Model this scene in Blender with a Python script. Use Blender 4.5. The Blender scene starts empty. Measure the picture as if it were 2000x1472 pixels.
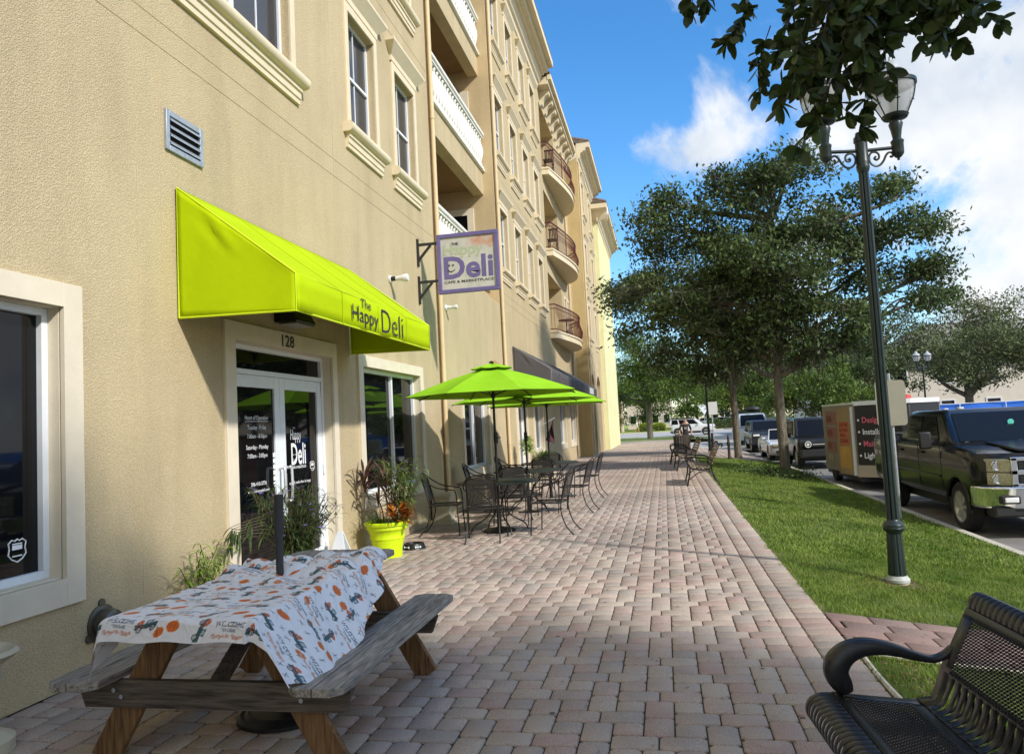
import bpy, bmesh, math, random
import numpy as np
from mathutils import Vector, Matrix
from math import sin, cos, pi, radians, sqrt, atan2
random.seed(7)
rng = np.random.default_rng(7)
SC = bpy.context.scene
COL = SC.collection

# ------------------------------------------------------------------ camera
CAMH = 1.52
yv = np.array([297, 83, 1460.]); yv /= np.linalg.norm(yv)
zv = np.array([-.0515, -1, (297*.0515+83)/1460.]); zv -= yv*(zv@yv); zv /= np.linalg.norm(zv)
xv = np.cross(yv, zv)
Mc = np.stack([xv, yv, zv], 1)              # world -> (right, down, forward)
cam_d = bpy.data.cameras.new('camera'); cam = bpy.data.objects.new('camera', cam_d); COL.objects.link(cam)
R = Matrix((tuple(Mc[0]), tuple(-Mc[1]), tuple(-Mc[2]))).transposed()
cam.matrix_world = Matrix.Translation((0, 0, CAMH)) @ R.to_4x4()
cam_d.sensor_width = 36; cam_d.lens = 1460/2000*36; cam_d.clip_start = .05; cam_d.clip_end = 3000
SC.camera = cam

# ------------------------------------------------------------------ sun and sky
TO_SUN = Vector((1.06, -.66, .88)).normalized()
SUN_EL = math.asin(TO_SUN.z)
SUN_AZ = atan2(TO_SUN.x, TO_SUN.y)          # clockwise from +Y
sl = bpy.data.lights.new('sun', 'SUN'); sl.energy = 2.3; sl.angle = radians(2.6); sl.color = (1, .965, .91)
so = bpy.data.objects.new('sun', sl); COL.objects.link(so)
so.rotation_euler = TO_SUN.to_track_quat('Z', 'Y').to_euler(); so.location = TO_SUN*60
w = bpy.data.worlds.new('World'); SC.world = w; w.use_nodes = True
N = w.node_tree.nodes; L = w.node_tree.links; N.clear()
def nn(t, **k):
    n = N.new(t)
    for a, b in k.items(): setattr(n, a, b)
    return n
wo = nn('ShaderNodeOutputWorld'); bg = nn('ShaderNodeBackground'); bg.inputs[1].default_value = .15
sky = nn('ShaderNodeTexSky', sky_type='NISHITA', sun_disc=False)
sky.sun_elevation = SUN_EL; sky.sun_rotation = SUN_AZ; sky.air_density = 1.0; sky.dust_density = .35; sky.ozone_density = 3.2; sky.altitude = 10
hsv = nn('ShaderNodeHueSaturation'); hsv.inputs['Saturation'].default_value = 1.28; hsv.inputs['Value'].default_value = .92
L.new(sky.outputs[0], hsv.inputs['Color'])
tc = nn('ShaderNodeTexCoord')
def dirv(u, v):
    d = Mc.T@np.array([u-1000, v-736, 1460.]); d /= np.linalg.norm(d); return tuple(d)
# clouds stand in fixed directions of the sky: soft lobes broken up by noise
noi = nn('ShaderNodeTexNoise'); noi.inputs['Scale'].default_value = 5.5; noi.inputs['Detail'].default_value = 9; noi.inputs['Roughness'].default_value = .58
noi.inputs['Distortion'].default_value = .35
L.new(tc.outputs['Generated'], noi.inputs['Vector'])
acc = None
for (u, v, s, a) in ((1980, 170, .15, 1.15), (1800, 265, .1, .95), (1620, 265, .08, .78), (1450, 265, .075, .74), (1340, 295, .06, .68), (1265, 300, .035, .55), (1930, 330, .05, .7), (1870, 440, .03, .4),
                     (2400, 150, .35, 1.1), (2900, 500, .4, .9), (1345, 520, .03, .12)):
    dp = nn('ShaderNodeVectorMath', operation='DISTANCE'); dp.inputs[1].default_value = dirv(u, v)
    L.new(tc.outputs['Generated'], dp.inputs[0])
    m = nn('ShaderNodeMapRange', interpolation_type='SMOOTHSTEP'); m.inputs['From Min'].default_value = s*2.1; m.inputs['From Max'].default_value = 0
    m.inputs['To Min'].default_value = 0; m.inputs['To Max'].default_value = a
    L.new(dp.outputs['Value'], m.inputs['Value'])
    if acc is None: acc = m.outputs[0]
    else:
        ad = nn('ShaderNodeMath', operation='MAXIMUM'); L.new(acc, ad.inputs[0]); L.new(m.outputs[0], ad.inputs[1]); acc = ad.outputs[0]
s1 = nn('ShaderNodeMath', operation='MULTIPLY_ADD'); s1.inputs[1].default_value = 4.6; s1.inputs[2].default_value = -2.5
L.new(noi.outputs['Fac'], s1.inputs[0])
s2 = nn('ShaderNodeMath', operation='ADD'); L.new(s1.outputs[0], s2.inputs[0])
s3 = nn('ShaderNodeMath', operation='MULTIPLY'); s3.inputs[1].default_value = 1.5; L.new(acc, s3.inputs[0]); L.new(s3.outputs[0], s2.inputs[1])
for (dv, s, a) in (((.3, -1, .5), .95, 1.1), ((1, -.6, .35), .75, .95), ((-.5, -.3, 1), .6, 1.0), ((.9, -.3, 1.2), .6, .8), ((-1, -.2, .4), .8, 1.0)):  # unseen clouds behind and overhead, added to make the ambient light more neutral
    dv = Vector(dv).normalized(); dp = nn('ShaderNodeVectorMath', operation='DISTANCE'); dp.inputs[1].default_value = dv; L.new(tc.outputs['Generated'], dp.inputs[0])
    m = nn('ShaderNodeMapRange', interpolation_type='SMOOTHSTEP'); m.inputs['From Min'].default_value = s*1.5; m.inputs['From Max'].default_value = 0; m.inputs['To Max'].default_value = a; L.new(dp.outputs['Value'], m.inputs['Value'])
    ad = nn('ShaderNodeMath', operation='MAXIMUM'); L.new(acc, ad.inputs[0]); L.new(m.outputs[0], ad.inputs[1]); acc = ad.outputs[0]
L.new(acc, s3.inputs[0])
cm = nn('ShaderNodeMapRange', interpolation_type='SMOOTHSTEP'); cm.inputs['From Min'].default_value = .35; cm.inputs['From Max'].default_value = 1.15
L.new(s2.outputs[0], cm.inputs['Value'])
gate = nn('ShaderNodeMath', operation='MULTIPLY', use_clamp=True); s4 = nn('ShaderNodeMath', operation='MULTIPLY', use_clamp=True); s4.inputs[1].default_value = 6
L.new(acc, s4.inputs[0]); L.new(s4.outputs[0], gate.inputs[0]); L.new(cm.outputs[0], gate.inputs[1])
n2 = nn('ShaderNodeTexNoise'); n2.inputs['Scale'].default_value = 7; n2.inputs['Detail'].default_value = 5
L.new(tc.outputs['Generated'], n2.inputs['Vector'])
cr = nn('ShaderNodeValToRGB'); cr.color_ramp.elements[0].position = .35; cr.color_ramp.elements[0].color = (2.5, 2.8, 3.2, 1); cr.color_ramp.elements[1].position = .62; cr.color_ramp.elements[1].color = (4.0, 4.0, 4.0, 1)
L.new(n2.outputs['Fac'], cr.inputs[0])
mx = nn('ShaderNodeMixRGB'); L.new(gate.outputs[0], mx.inputs[0]); L.new(hsv.outputs[0], mx.inputs[1]); L.new(cr.outputs[0], mx.inputs[2])
L.new(mx.outputs[0], bg.inputs[0]); L.new(bg.outputs[0], wo.inputs[0])
SC.view_settings.view_transform = 'Standard'; SC.view_settings.look = 'None'; SC.view_settings.gamma = 1; SC.view_settings.exposure = 0.88
SC.render.engine = 'CYCLES'
cy = SC.cycles
cy.use_denoising = True; cy.max_bounces = 7; cy.diffuse_bounces = 3; cy.glossy_bounces = 3; cy.transmission_bounces = 4; cy.transparent_max_bounces = 8
cy.sample_clamp_indirect = 6; cy.caustics_reflective = False; cy.caustics_refractive = False
try: cy.denoiser = 'OPENIMAGEDENOISE'; cy.denoising_input_passes = 'RGB_ALBEDO_NORMAL'; cy.denoising_prefilter = 'ACCURATE'
except Exception: pass

# ------------------------------------------------------------------ materials
MATS = {}
def mat(name, col, rough=.7, metal=0., var=0., vscale=3., bump=0., bscale=40., bdist=.01, isl=0., spec=.5, coat=0., col2=None, det=4, trans=0., stretch=None, emis=None, alpha=1., ior=1.45):
    """principled material with colour mottling (noise), optional per-island shift, and a noise bump"""
    if name in MATS: return MATS[name]
    m = bpy.data.materials.new(name); m.use_nodes = True; MATS[name] = m
    n = m.node_tree.nodes; l = m.node_tree.links; p = n['Principled BSDF']
    p.inputs['Base Color'].default_value = (*col, 1); p.inputs['Roughness'].default_value = rough; p.inputs['Metallic'].default_value = metal
    p.inputs['Specular IOR Level'].default_value = spec; p.inputs['Coat Weight'].default_value = coat; p.inputs['Coat Roughness'].default_value = .05; p.inputs['IOR'].default_value = ior
    t = n.new('ShaderNodeTexCoord'); src = t.outputs['Object']
    if stretch:
        mp = n.new('ShaderNodeMapping'); mp.inputs['Scale'].default_value = stretch; l.new(src, mp.inputs[0]); src = mp.outputs[0]
    c = None
    if var or col2:
        nz = n.new('ShaderNodeTexNoise'); nz.inputs['Scale'].default_value = vscale; nz.inputs['Detail'].default_value = det; nz.inputs['Roughness'].default_value = .65
        l.new(src, nz.inputs['Vector'])
        rp = n.new('ShaderNodeValToRGB'); c1 = [max(0, x*(1-var)) for x in col]; c2 = col2 or [min(1, x*(1+var)) for x in col]
        rp.color_ramp.elements[0].position = .32; rp.color_ramp.elements[1].position = .68
        rp.color_ramp.elements[0].color = (*c1, 1); rp.color_ramp.elements[1].color = (*c2, 1); l.new(nz.outputs['Fac'], rp.inputs[0]); c = rp.outputs[0]
    if isl:
        g = n.new('ShaderNodeNewGeometry'); mr = n.new('ShaderNodeMapRange'); mr.inputs['To Min'].default_value = 1-isl; mr.inputs['To Max'].default_value = 1+isl
        l.new(g.outputs['Random Per Island'], mr.inputs['Value'])
        vm = n.new('ShaderNodeVectorMath'); vm.operation = 'SCALE'
        if c: l.new(c, vm.inputs[0])
        else: vm.inputs[0].default_value = col
        l.new(mr.outputs[0], vm.inputs['Scale']); c = vm.outputs[0]
    if c: l.new(c, p.inputs['Base Color'])
    if bump:
        nb = n.new('ShaderNodeTexNoise'); nb.inputs['Scale'].default_value = bscale; nb.inputs['Detail'].default_value = 5; l.new(src, nb.inputs['Vector'])
        b = n.new('ShaderNodeBump'); b.inputs['Strength'].default_value = bump; b.inputs['Distance'].default_value = bdist
        l.new(nb.outputs['Fac'], b.inputs['Height']); l.new(b.outputs[0], p.inputs['Normal'])
    if trans:
        tr = n.new('ShaderNodeBsdfTranslucent'); ms = n.new('ShaderNodeMixShader'); ms.inputs[0].default_value = trans
        if c: l.new(c, tr.inputs[0])
        else: tr.inputs[0].default_value = (*col, 1)
        l.new(p.outputs[0], ms.inputs[1]); l.new(tr.outputs[0], ms.inputs[2]); l.new(ms.outputs[0], n['Material Output'].inputs[0])
    if emis: p.inputs['Emission Color'].default_value = (*emis, 1); p.inputs['Emission Strength'].default_value = 1
    if alpha < 1: p.inputs['Alpha'].default_value = alpha
    return m

def stucco(name, col, dirt=None):
    if name in MATS: return MATS[name]
    m = mat(name, col, .92, var=.075, vscale=.7, spec=.15, det=7)
    n = m.node_tree.nodes; l = m.node_tree.links; p = n['Principled BSDF']; t = next(x for x in n if x.type == 'TEX_COORD')
    a = n.new('ShaderNodeTexNoise'); a.inputs['Scale'].default_value = 105; a.inputs['Detail'].default_value = 3; a.inputs['Roughness'].default_value = .55; l.new(t.outputs['Object'], a.inputs['Vector'])
    v = n.new('ShaderNodeTexVoronoi'); v.inputs['Scale'].default_value = 95; v.feature = 'SMOOTH_F1'; l.new(t.outputs['Object'], v.inputs['Vector'])
    s = n.new('ShaderNodeMath'); s.operation = 'SUBTRACT'; l.new(a.outputs['Fac'], s.inputs[0])
    s0 = n.new('ShaderNodeMath'); s0.operation = 'MULTIPLY'; s0.inputs[1].default_value = .45; l.new(v.outputs['Distance'], s0.inputs[0]); l.new(s0.outputs[0], s.inputs[1])
    r = n.new('ShaderNodeMapRange'); r.interpolation_type = 'SMOOTHSTEP'; r.inputs['From Min'].default_value = .1; r.inputs['From Max'].default_value = .5; l.new(s.outputs[0], r.inputs['Value'])
    b = n.new('ShaderNodeBump'); b.inputs['Strength'].default_value = .85; b.inputs['Distance'].default_value = .0045; l.new(r.outputs[0], b.inputs['Height']); l.new(b.outputs[0], p.inputs['Normal'])
    # rain streaks and grime, stretched along the wall height
    mp = n.new('ShaderNodeMapping'); mp.inputs['Scale'].default_value = (1.5, 1.5, .22); l.new(t.outputs['Object'], mp.inputs[0])
    g = n.new('ShaderNodeTexNoise'); g.inputs['Scale'].default_value = 2.2; g.inputs['Detail'].default_value = 6; l.new(mp.outputs[0], g.inputs['Vector'])
    gr = n.new('ShaderNodeMapRange'); gr.inputs['From Min'].default_value = .45; gr.inputs['From Max'].default_value = .75; gr.inputs['To Min'].default_value = 1; gr.inputs['To Max'].default_value = .88; l.new(g.outputs['Fac'], gr.inputs['Value'])
    pit = n.new('ShaderNodeMapRange'); pit.inputs['From Min'].default_value = .05; pit.inputs['From Max'].default_value = .4; pit.inputs['To Min'].default_value = .8; pit.inputs['To Max'].default_value = 1.04; l.new(s.outputs[0], pit.inputs['Value'])  # low spots of the stucco relief coloured darker, high spots slightly lighter
    mm = n.new('ShaderNodeMath'); mm.operation = 'MULTIPLY'; l.new(gr.outputs[0], mm.inputs[0]); l.new(pit.outputs[0], mm.inputs[1])
    vm = n.new('ShaderNodeVectorMath'); vm.operation = 'SCALE'; src = p.inputs['Base Color'].links[0].from_socket
    l.new(src, vm.inputs[0]); l.new(mm.outputs[0], vm.inputs['Scale']); l.new(vm.outputs[0], p.inputs['Base Color'])
    return m

def wood(name, c1, c2, axis=1, rough=.85, sc=1.):
    if name in MATS: return MATS[name]
    m = bpy.data.materials.new(name); m.use_nodes = True; MATS[name] = m
    n = m.node_tree.nodes; l = m.node_tree.links; p = n['Principled BSDF']; p.inputs['Roughness'].default_value = rough; p.inputs['Specular IOR Level'].default_value = .25
    t = n.new('ShaderNodeTexCoord'); mp = n.new('ShaderNodeMapping'); s = [9*sc]*3; s[axis] = .7*sc; mp.inputs['Scale'].default_value = s; l.new(t.outputs['Object'], mp.inputs[0])
    g = n.new('ShaderNodeNewGeometry'); ad = n.new('ShaderNodeVectorMath'); ad.operation = 'ADD'; ms = n.new('ShaderNodeMath'); ms.operation = 'MULTIPLY'; ms.inputs[1].default_value = 37
    l.new(g.outputs['Random Per Island'], ms.inputs[0]); l.new(mp.outputs[0], ad.inputs[0]); l.new(ms.outputs[0], ad.inputs[1])
    a = n.new('ShaderNodeTexNoise'); a.inputs['Scale'].default_value = 1.6; a.inputs['Detail'].default_value = 8; a.inputs['Roughness'].default_value = .7; a.inputs['Distortion'].default_value = .8; l.new(ad.outputs[0], a.inputs['Vector'])
    wv = n.new('ShaderNodeTexNoise'); wv.inputs['Scale'].default_value = 9; wv.inputs['Detail'].default_value = 4; wv.inputs['Distortion'].default_value = .4; l.new(ad.outputs[0], wv.inputs['Vector'])
    mt = n.new('ShaderNodeMath'); mt.operation = 'MULTIPLY_ADD'; mt.inputs[1].default_value = .55; l.new(wv.outputs['Fac'], mt.inputs[0]); sc2 = n.new('ShaderNodeMath'); sc2.operation = 'MULTIPLY'; sc2.inputs[1].default_value = .5; l.new(a.outputs['Fac'], sc2.inputs[0]); l.new(sc2.outputs[0], mt.inputs[2])
    r = n.new('ShaderNodeValToRGB'); r.color_ramp.elements[0].position = .38; r.color_ramp.elements[0].color = (*c1, 1); r.color_ramp.elements[1].position = .64; r.color_ramp.elements[1].color = (*c2, 1); l.new(mt.outputs[0], r.inputs[0]); l.new(r.outputs[0], p.inputs['Base Color'])
    b = n.new('ShaderNodeBump'); b.inputs['Strength'].default_value = .6; b.inputs['Distance'].default_value = .004; l.new(mt.outputs[0], b.inputs['Height']); l.new(b.outputs[0], p.inputs['Normal'])
    return m

def srgb(r, g, b): return tuple(((x/255)/12.92 if x/255 <= .04045 else ((x/255+.055)/1.055)**2.4) for x in (r, g, b))

# ------------------------------------------------------------------ mesh helpers
class MB:
    def __init__(s): s.v = []; s.f = []; s.mi = []
    def add(s, vs, fs, mi=0):
        o = len(s.v); s.v += [tuple(p) for p in vs]; s.f += [tuple(i+o for i in f) for f in fs]; s.mi += [mi]*len(fs); return s
    def box(s, x0, x1, y0, y1, z0, z1, mi=0):
        return s.add([(x0, y0, z0), (x1, y0, z0), (x1, y1, z0), (x0, y1, z0), (x0, y0, z1), (x1, y0, z1), (x1, y1, z1), (x0, y1, z1)],
              [(0, 3, 2, 1), (4, 5, 6, 7), (0, 1, 5, 4), (1, 2, 6, 5), (2, 3, 7, 6), (3, 0, 4, 7)], mi)
    def beam(s, a, b, w, h, up=(0, 0, 1), mi=0):
        """rectangular bar from a to b; w across, h along 'up'"""
        a = Vector(a); b = Vector(b); d = (b-a).normalized(); sd = d.cross(Vector(up)).normalized()*w/2; u = sd.cross(d).normalized()*h/2
        return s.add([a-sd-u, a+sd-u, a+sd+u, a-sd+u, b-sd-u, b+sd-u, b+sd+u, b-sd+u], [(0, 1, 2, 3), (7, 6, 5, 4), (0, 4, 5, 1), (1, 5, 6, 2), (2, 6, 7, 3), (3, 7, 4, 0)], mi)
    def tube(s, pts, r, n=8, closed=False, cap=True, mi=0, flat=None, up=None):
        pts = [Vector(p) for p in pts]; k = len(pts); rs = r if isinstance(r, (list, tuple)) else [r]*k; vs = []
        prev = None
        for i, p in enumerate(pts):
            if closed: d = pts[(i+1) % k]-pts[i-1]
            else: d = pts[min(i+1, k-1)]-pts[max(i-1, 0)]
            d = d.normalized() if d.length > 1e-9 else Vector((0, 0, 1))
            if up is not None: a = d.cross(Vector(up)); a = a.normalized() if a.length > 1e-6 else Vector((1, 0, 0))
            elif prev is None: a = d.orthogonal().normalized()
            else: a = (prev-d*prev.dot(d)); a = a.normalized() if a.length > 1e-6 else d.orthogonal().normalized()
            prev = a; b = d.cross(a); ra = rs[i]; rb = ra*(flat if flat else 1)
            for j in range(n): t = 2*pi*j/n; vs.append(p+a*cos(t)*ra+b*sin(t)*rb)
        fs = []
        for i in range(k if closed else k-1):
            o = i*n; q = ((i+1) % k)*n
            for j in range(n): fs.append((o+j, o+(j+1) % n, q+(j+1) % n, q+j))
        if cap and not closed: fs += [tuple(range(n))[::-1], tuple((k-1)*n+j for j in range(n))]
        return s.add(vs, fs, mi)
    def lathe(s, prof, c=(0, 0, 0), n=24, mi=0, axis='z', cap=True):
        vs = []
        for r, z in prof:
            for j in range(n):
                t = 2*pi*j/n; q = (r*cos(t), r*sin(t), z)
                if axis == 'x': q = (z, r*cos(t), r*sin(t))
                if axis == 'y': q = (r*cos(t), z, r*sin(t))
                vs.append((q[0]+c[0], q[1]+c[1], q[2]+c[2]))
        fs = [(i*n+j, i*n+(j+1) % n, (i+1)*n+(j+1) % n, (i+1)*n+j) for i in range(len(prof)-1) for j in range(n)]
        if cap: fs += [tuple(range(n))[::-1], tuple((len(prof)-1)*n+j for j in range(n))]
        return s.add(vs, fs, mi)
    def prism(s, poly, f0, f1, mi=0):
        """poly: 2-D points; f0, f1 map a point to the two end caps"""
        k = len(poly); vs = [f0(*p) for p in poly]+[f1(*p) for p in poly]
        return s.add(vs, [tuple(range(k))[::-1], tuple(range(k, 2*k))]+[(i, (i+1) % k, k+(i+1) % k, k+i) for i in range(k)], mi)
    def quad(s, *p, mi=0): return s.add(p, [tuple(range(len(p)))], mi)
    def grid(s, fn, nu, nv, mi=0, thick=None):
        vs = [fn(i/nu, j/nv) for i in range(nu+1) for j in range(nv+1)]
        return s.add(vs, [(i*(nv+1)+j, (i+1)*(nv+1)+j, (i+1)*(nv+1)+j+1, i*(nv+1)+j+1) for i in range(nu) for j in range(nv)], mi)
    def mesh(s, name, mats, smooth=True, ang=38):
        me = bpy.data.meshes.new(name); me.from_pydata([tuple(p) for p in s.v], [], s.f)
        mats = mats if isinstance(mats, (list, tuple)) else [mats]
        for m in mats: me.materials.append(m)
        if len(mats) > 1: me.polygons.foreach_set('material_index', s.mi)
        if smooth: me.polygons.foreach_set('use_smooth', [True]*len(me.polygons)); me.set_sharp_from_angle(angle=radians(ang))
        me.update(); return me

ROOTL = {}
def thing(name, label, cat, loc=(0, 0, 0), group=None, world=True, rz=0):
    o = bpy.data.objects.new(name, None); COL.objects.link(o); o.location = loc; o.rotation_euler = (0, 0, rz); o['label'] = label; o['category'] = cat; o.empty_display_size = .2
    if group: o['group'] = group
    if world: ROOTL[o] = Vector(loc)
    return o
def part(name, mb, mats, parent=None, bevel=0, seg=2, smooth=True, label=None, fix=True, ang=38):
    me = mb.mesh(name, mats, smooth, ang) if isinstance(mb, MB) else mb
    if fix and isinstance(mb, MB) and len(me.polygons) < 60000:
        bm = bmesh.new(); bm.from_mesh(me); bmesh.ops.recalc_face_normals(bm, faces=bm.faces); bm.to_mesh(me); bm.free()
    o = bpy.data.objects.new(name, me); COL.objects.link(o)
    if parent:
        o.parent = parent
        if parent in ROOTL: o.matrix_parent_inverse = Matrix.Translation(-ROOTL[parent])
    if bevel:
        b = o.modifiers.new('bevel', 'BEVEL'); b.width = bevel; b.segments = seg; b.limit_method = 'ANGLE'; b.angle_limit = radians(35); b.harden_normals = False
    if label: o['label'] = label
    return o
def single(name, mb, mats, label, cat, group=None, **k):
    o = part(name, mb, mats, None, **k); o['label'] = label; o['category'] = cat
    if group: o['group'] = group
    return o
def struct(name, mb, mats, **k):
    o = part(name, mb, mats, None, **k); o['kind'] = 'structure'; return o
def stuff(name, me, label, cat, mats=None, parent=None):
    o = part(name, me, mats, parent, fix=False); o['kind'] = 'stuff'
    if not parent: o['label'] = label; o['category'] = cat
    return o
def fast(name, V, F, mats, smooth=False):
    """V (n,3), F (m,k) arrays -> mesh, quickly"""
    me = bpy.data.meshes.new(name); V = np.asarray(V, np.float32); F = np.asarray(F, np.int32); k = F.shape[1]
    me.vertices.add(len(V)); me.vertices.foreach_set('co', V.ravel()); me.loops.add(F.size); me.loops.foreach_set('vertex_index', F.ravel())
    me.polygons.add(len(F)); me.polygons.foreach_set('loop_start', np.arange(0, F.size, k, dtype=np.int32)); me.polygons.foreach_set('loop_total', np.full(len(F), k, np.int32))
    for m in (mats if isinstance(mats, (list, tuple)) else [mats]): me.materials.append(m)
    if smooth: me.polygons.foreach_set('use_smooth', [True]*len(F))
    me.update(calc_edges=True); return me
def copy_tree(o, loc=None, rz=None, label=None, parent=None):
    c = o.copy(); COL.objects.link(c)
    if parent is not None: c.parent = parent
    else:
        if loc is not None: c.location = loc
        if rz is not None: c.rotation_euler = (0, 0, rz)
        if label: c['label'] = label
    for ch in [x for x in o.children]: copy_tree(ch, parent=c)
    return c
def smoothpts(pts, k=6):
    """Catmull-Rom through the points"""
    P = [Vector(p) for p in pts]; P = [P[0]*2-P[1]]+P+[P[-1]*2-P[-2]]; out = []
    for i in range(1, len(P)-2):
        a, b, c, d = P[i-1:i+3]
        for j in range(k):
            t = j/k; out.append(.5*((2*b)+(c-a)*t+(2*a-5*b+4*c-d)*t*t+(3*b-a-3*c+d)*t**3))
    out.append(P[-2]); return out
TXT_N = [0]
def textmesh(lines, mats, name, M4, ex=.0015):
    """lines: (string, size, x, y, xscale, bold) in the plane of M4 (x right, y up, z out)"""
    vs = []; fs = []
    for (s_, size, x, y, xs, *al) in lines:
        cu = bpy.data.curves.new('t', 'FONT'); cu.body = s_; cu.size = size; cu.extrude = ex; cu.align_x = al[0] if al else 'LEFT'
        if len(al) > 1: cu.offset = al[1]
        cu.resolution_u = 3
        o = bpy.data.objects.new('t', cu); COL.objects.link(o); bpy.context.view_layer.update()
        me = bpy.data.meshes.new_from_object(o.evaluated_get(bpy.context.evaluated_depsgraph_get())); k = len(vs)
        vs += [M4 @ Vector((v.co.x*xs+x, v.co.y+y, v.co.z)) for v in me.vertices]; fs += [tuple(i+k for i in p.vertices) for p in me.polygons]
        bpy.data.objects.remove(o); bpy.data.curves.remove(cu); bpy.data.meshes.remove(me)
    me = bpy.data.meshes.new(name); me.from_pydata([tuple(v) for v in vs], [], fs); me.materials.append(mats); me.update(); return me
def fitline(body, x0, x1, zb, cap, mats, name, M4, parent, bold=0., ex=.0015, ratio=None):
    """one line of lettering fitted between x0 and x1 on baseline zb with capital height cap"""
    me = textmesh([(body, 1, 0, 0, 1, 'LEFT', bold)], mats, name, Matrix.Identity(4), 0); h = textmesh([('H', 1, 0, 0, 1, 'LEFT', bold)], mats, name, Matrix.Identity(4), 0)
    xs = [v.co.x for v in me.vertices]; ch_ = max(v.co.y for v in h.vertices); bpy.data.meshes.remove(h); a, b = min(xs), max(xs)
    for v in me.vertices: v.co = M4 @ Vector((x0+(v.co.x-a)/(b-a)*(x1-x0), zb+v.co.y/ch_*cap, 0))
    return part(name, me, None, parent)
def planeX(x, y, z):   # faces +X, text runs along +Y
    return Matrix(((0, 0, 1, x), (1, 0, 0, y), (0, 1, 0, z), (0, 0, 0, 1)))
def planeY(x, y, z):   # faces -Y, text runs along +X
    return Matrix(((1, 0, 0, x), (0, 0, -1, y), (0, 1, 0, z), (0, 0, 0, 1)))

# shared materials
M_wall = stucco('stucco_tan', srgb(204, 185, 147))
M_trim = mat('trim_cream', srgb(222, 207, 176), .85, var=.05, vscale=5, bump=.25, bscale=60, bdist=.004, spec=.2)
M_trim2 = mat('window_surround_cream', srgb(220, 208, 184), .8, var=.06, vscale=2.5, bump=.3, bscale=45, bdist=.004, spec=.2)
M_white = mat('white_painted_metal', srgb(226, 230, 232), .42, var=.03, vscale=8)
M_white2 = mat('white_vinyl', (.78, .79, .8), .5)
M_glass = mat('dark_glass', (.004, .005, .007), .03, var=.3, vscale=1.5, spec=.42)
M_black = mat('black_metal', (.014, .013, .012), .42, var=.3, vscale=30, spec=.5)
M_iron = mat('wrought_iron', (.016, .013, .011), .45, var=.3, vscale=30, spec=.45)
M_dark = mat('dark_interior', (.02, .018, .016), .9)
M_grey = mat('galvanised_steel', (.42, .46, .5), .45, metal=.5, var=.15, vscale=20)
M_conc = mat('concrete', srgb(188, 182, 166), .9, var=.12, vscale=4, bump=.3, bscale=90, bdist=.003)
# ------------------------------------------------------------------ ground, paving, lawn, roads
XE = 1.09; XK = 4.22                         # walkway edge, kerb
def zl(x, y=0): return -.012-.385*max(0, min(1, (x-XE)/(XK-XE)))
def zroad(y): return -.52+.27*max(0, min(1, (y-33)/40))
M_ground = mat('far_ground', srgb(120, 128, 84), .95, var=.3, vscale=.15)
struct('ground', MB().box(-400, 500, -60, 900, -3, -1.0), M_ground)
M_sand = mat('joint_sand', (.05, .042, .034), .95, var=.4, vscale=2.2, col2=(.085, .085, .045), det=8)
b = MB(); b.quad((-12, -3, -.012), (XE, -3, -.012), (XE, 57, -.012), (-12, 57, -.012)); b.box(XK-3.13, XK, 31.2, 42, -.6, -.405)
struct('paving_bed', b, M_sand, smooth=False)

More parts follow.
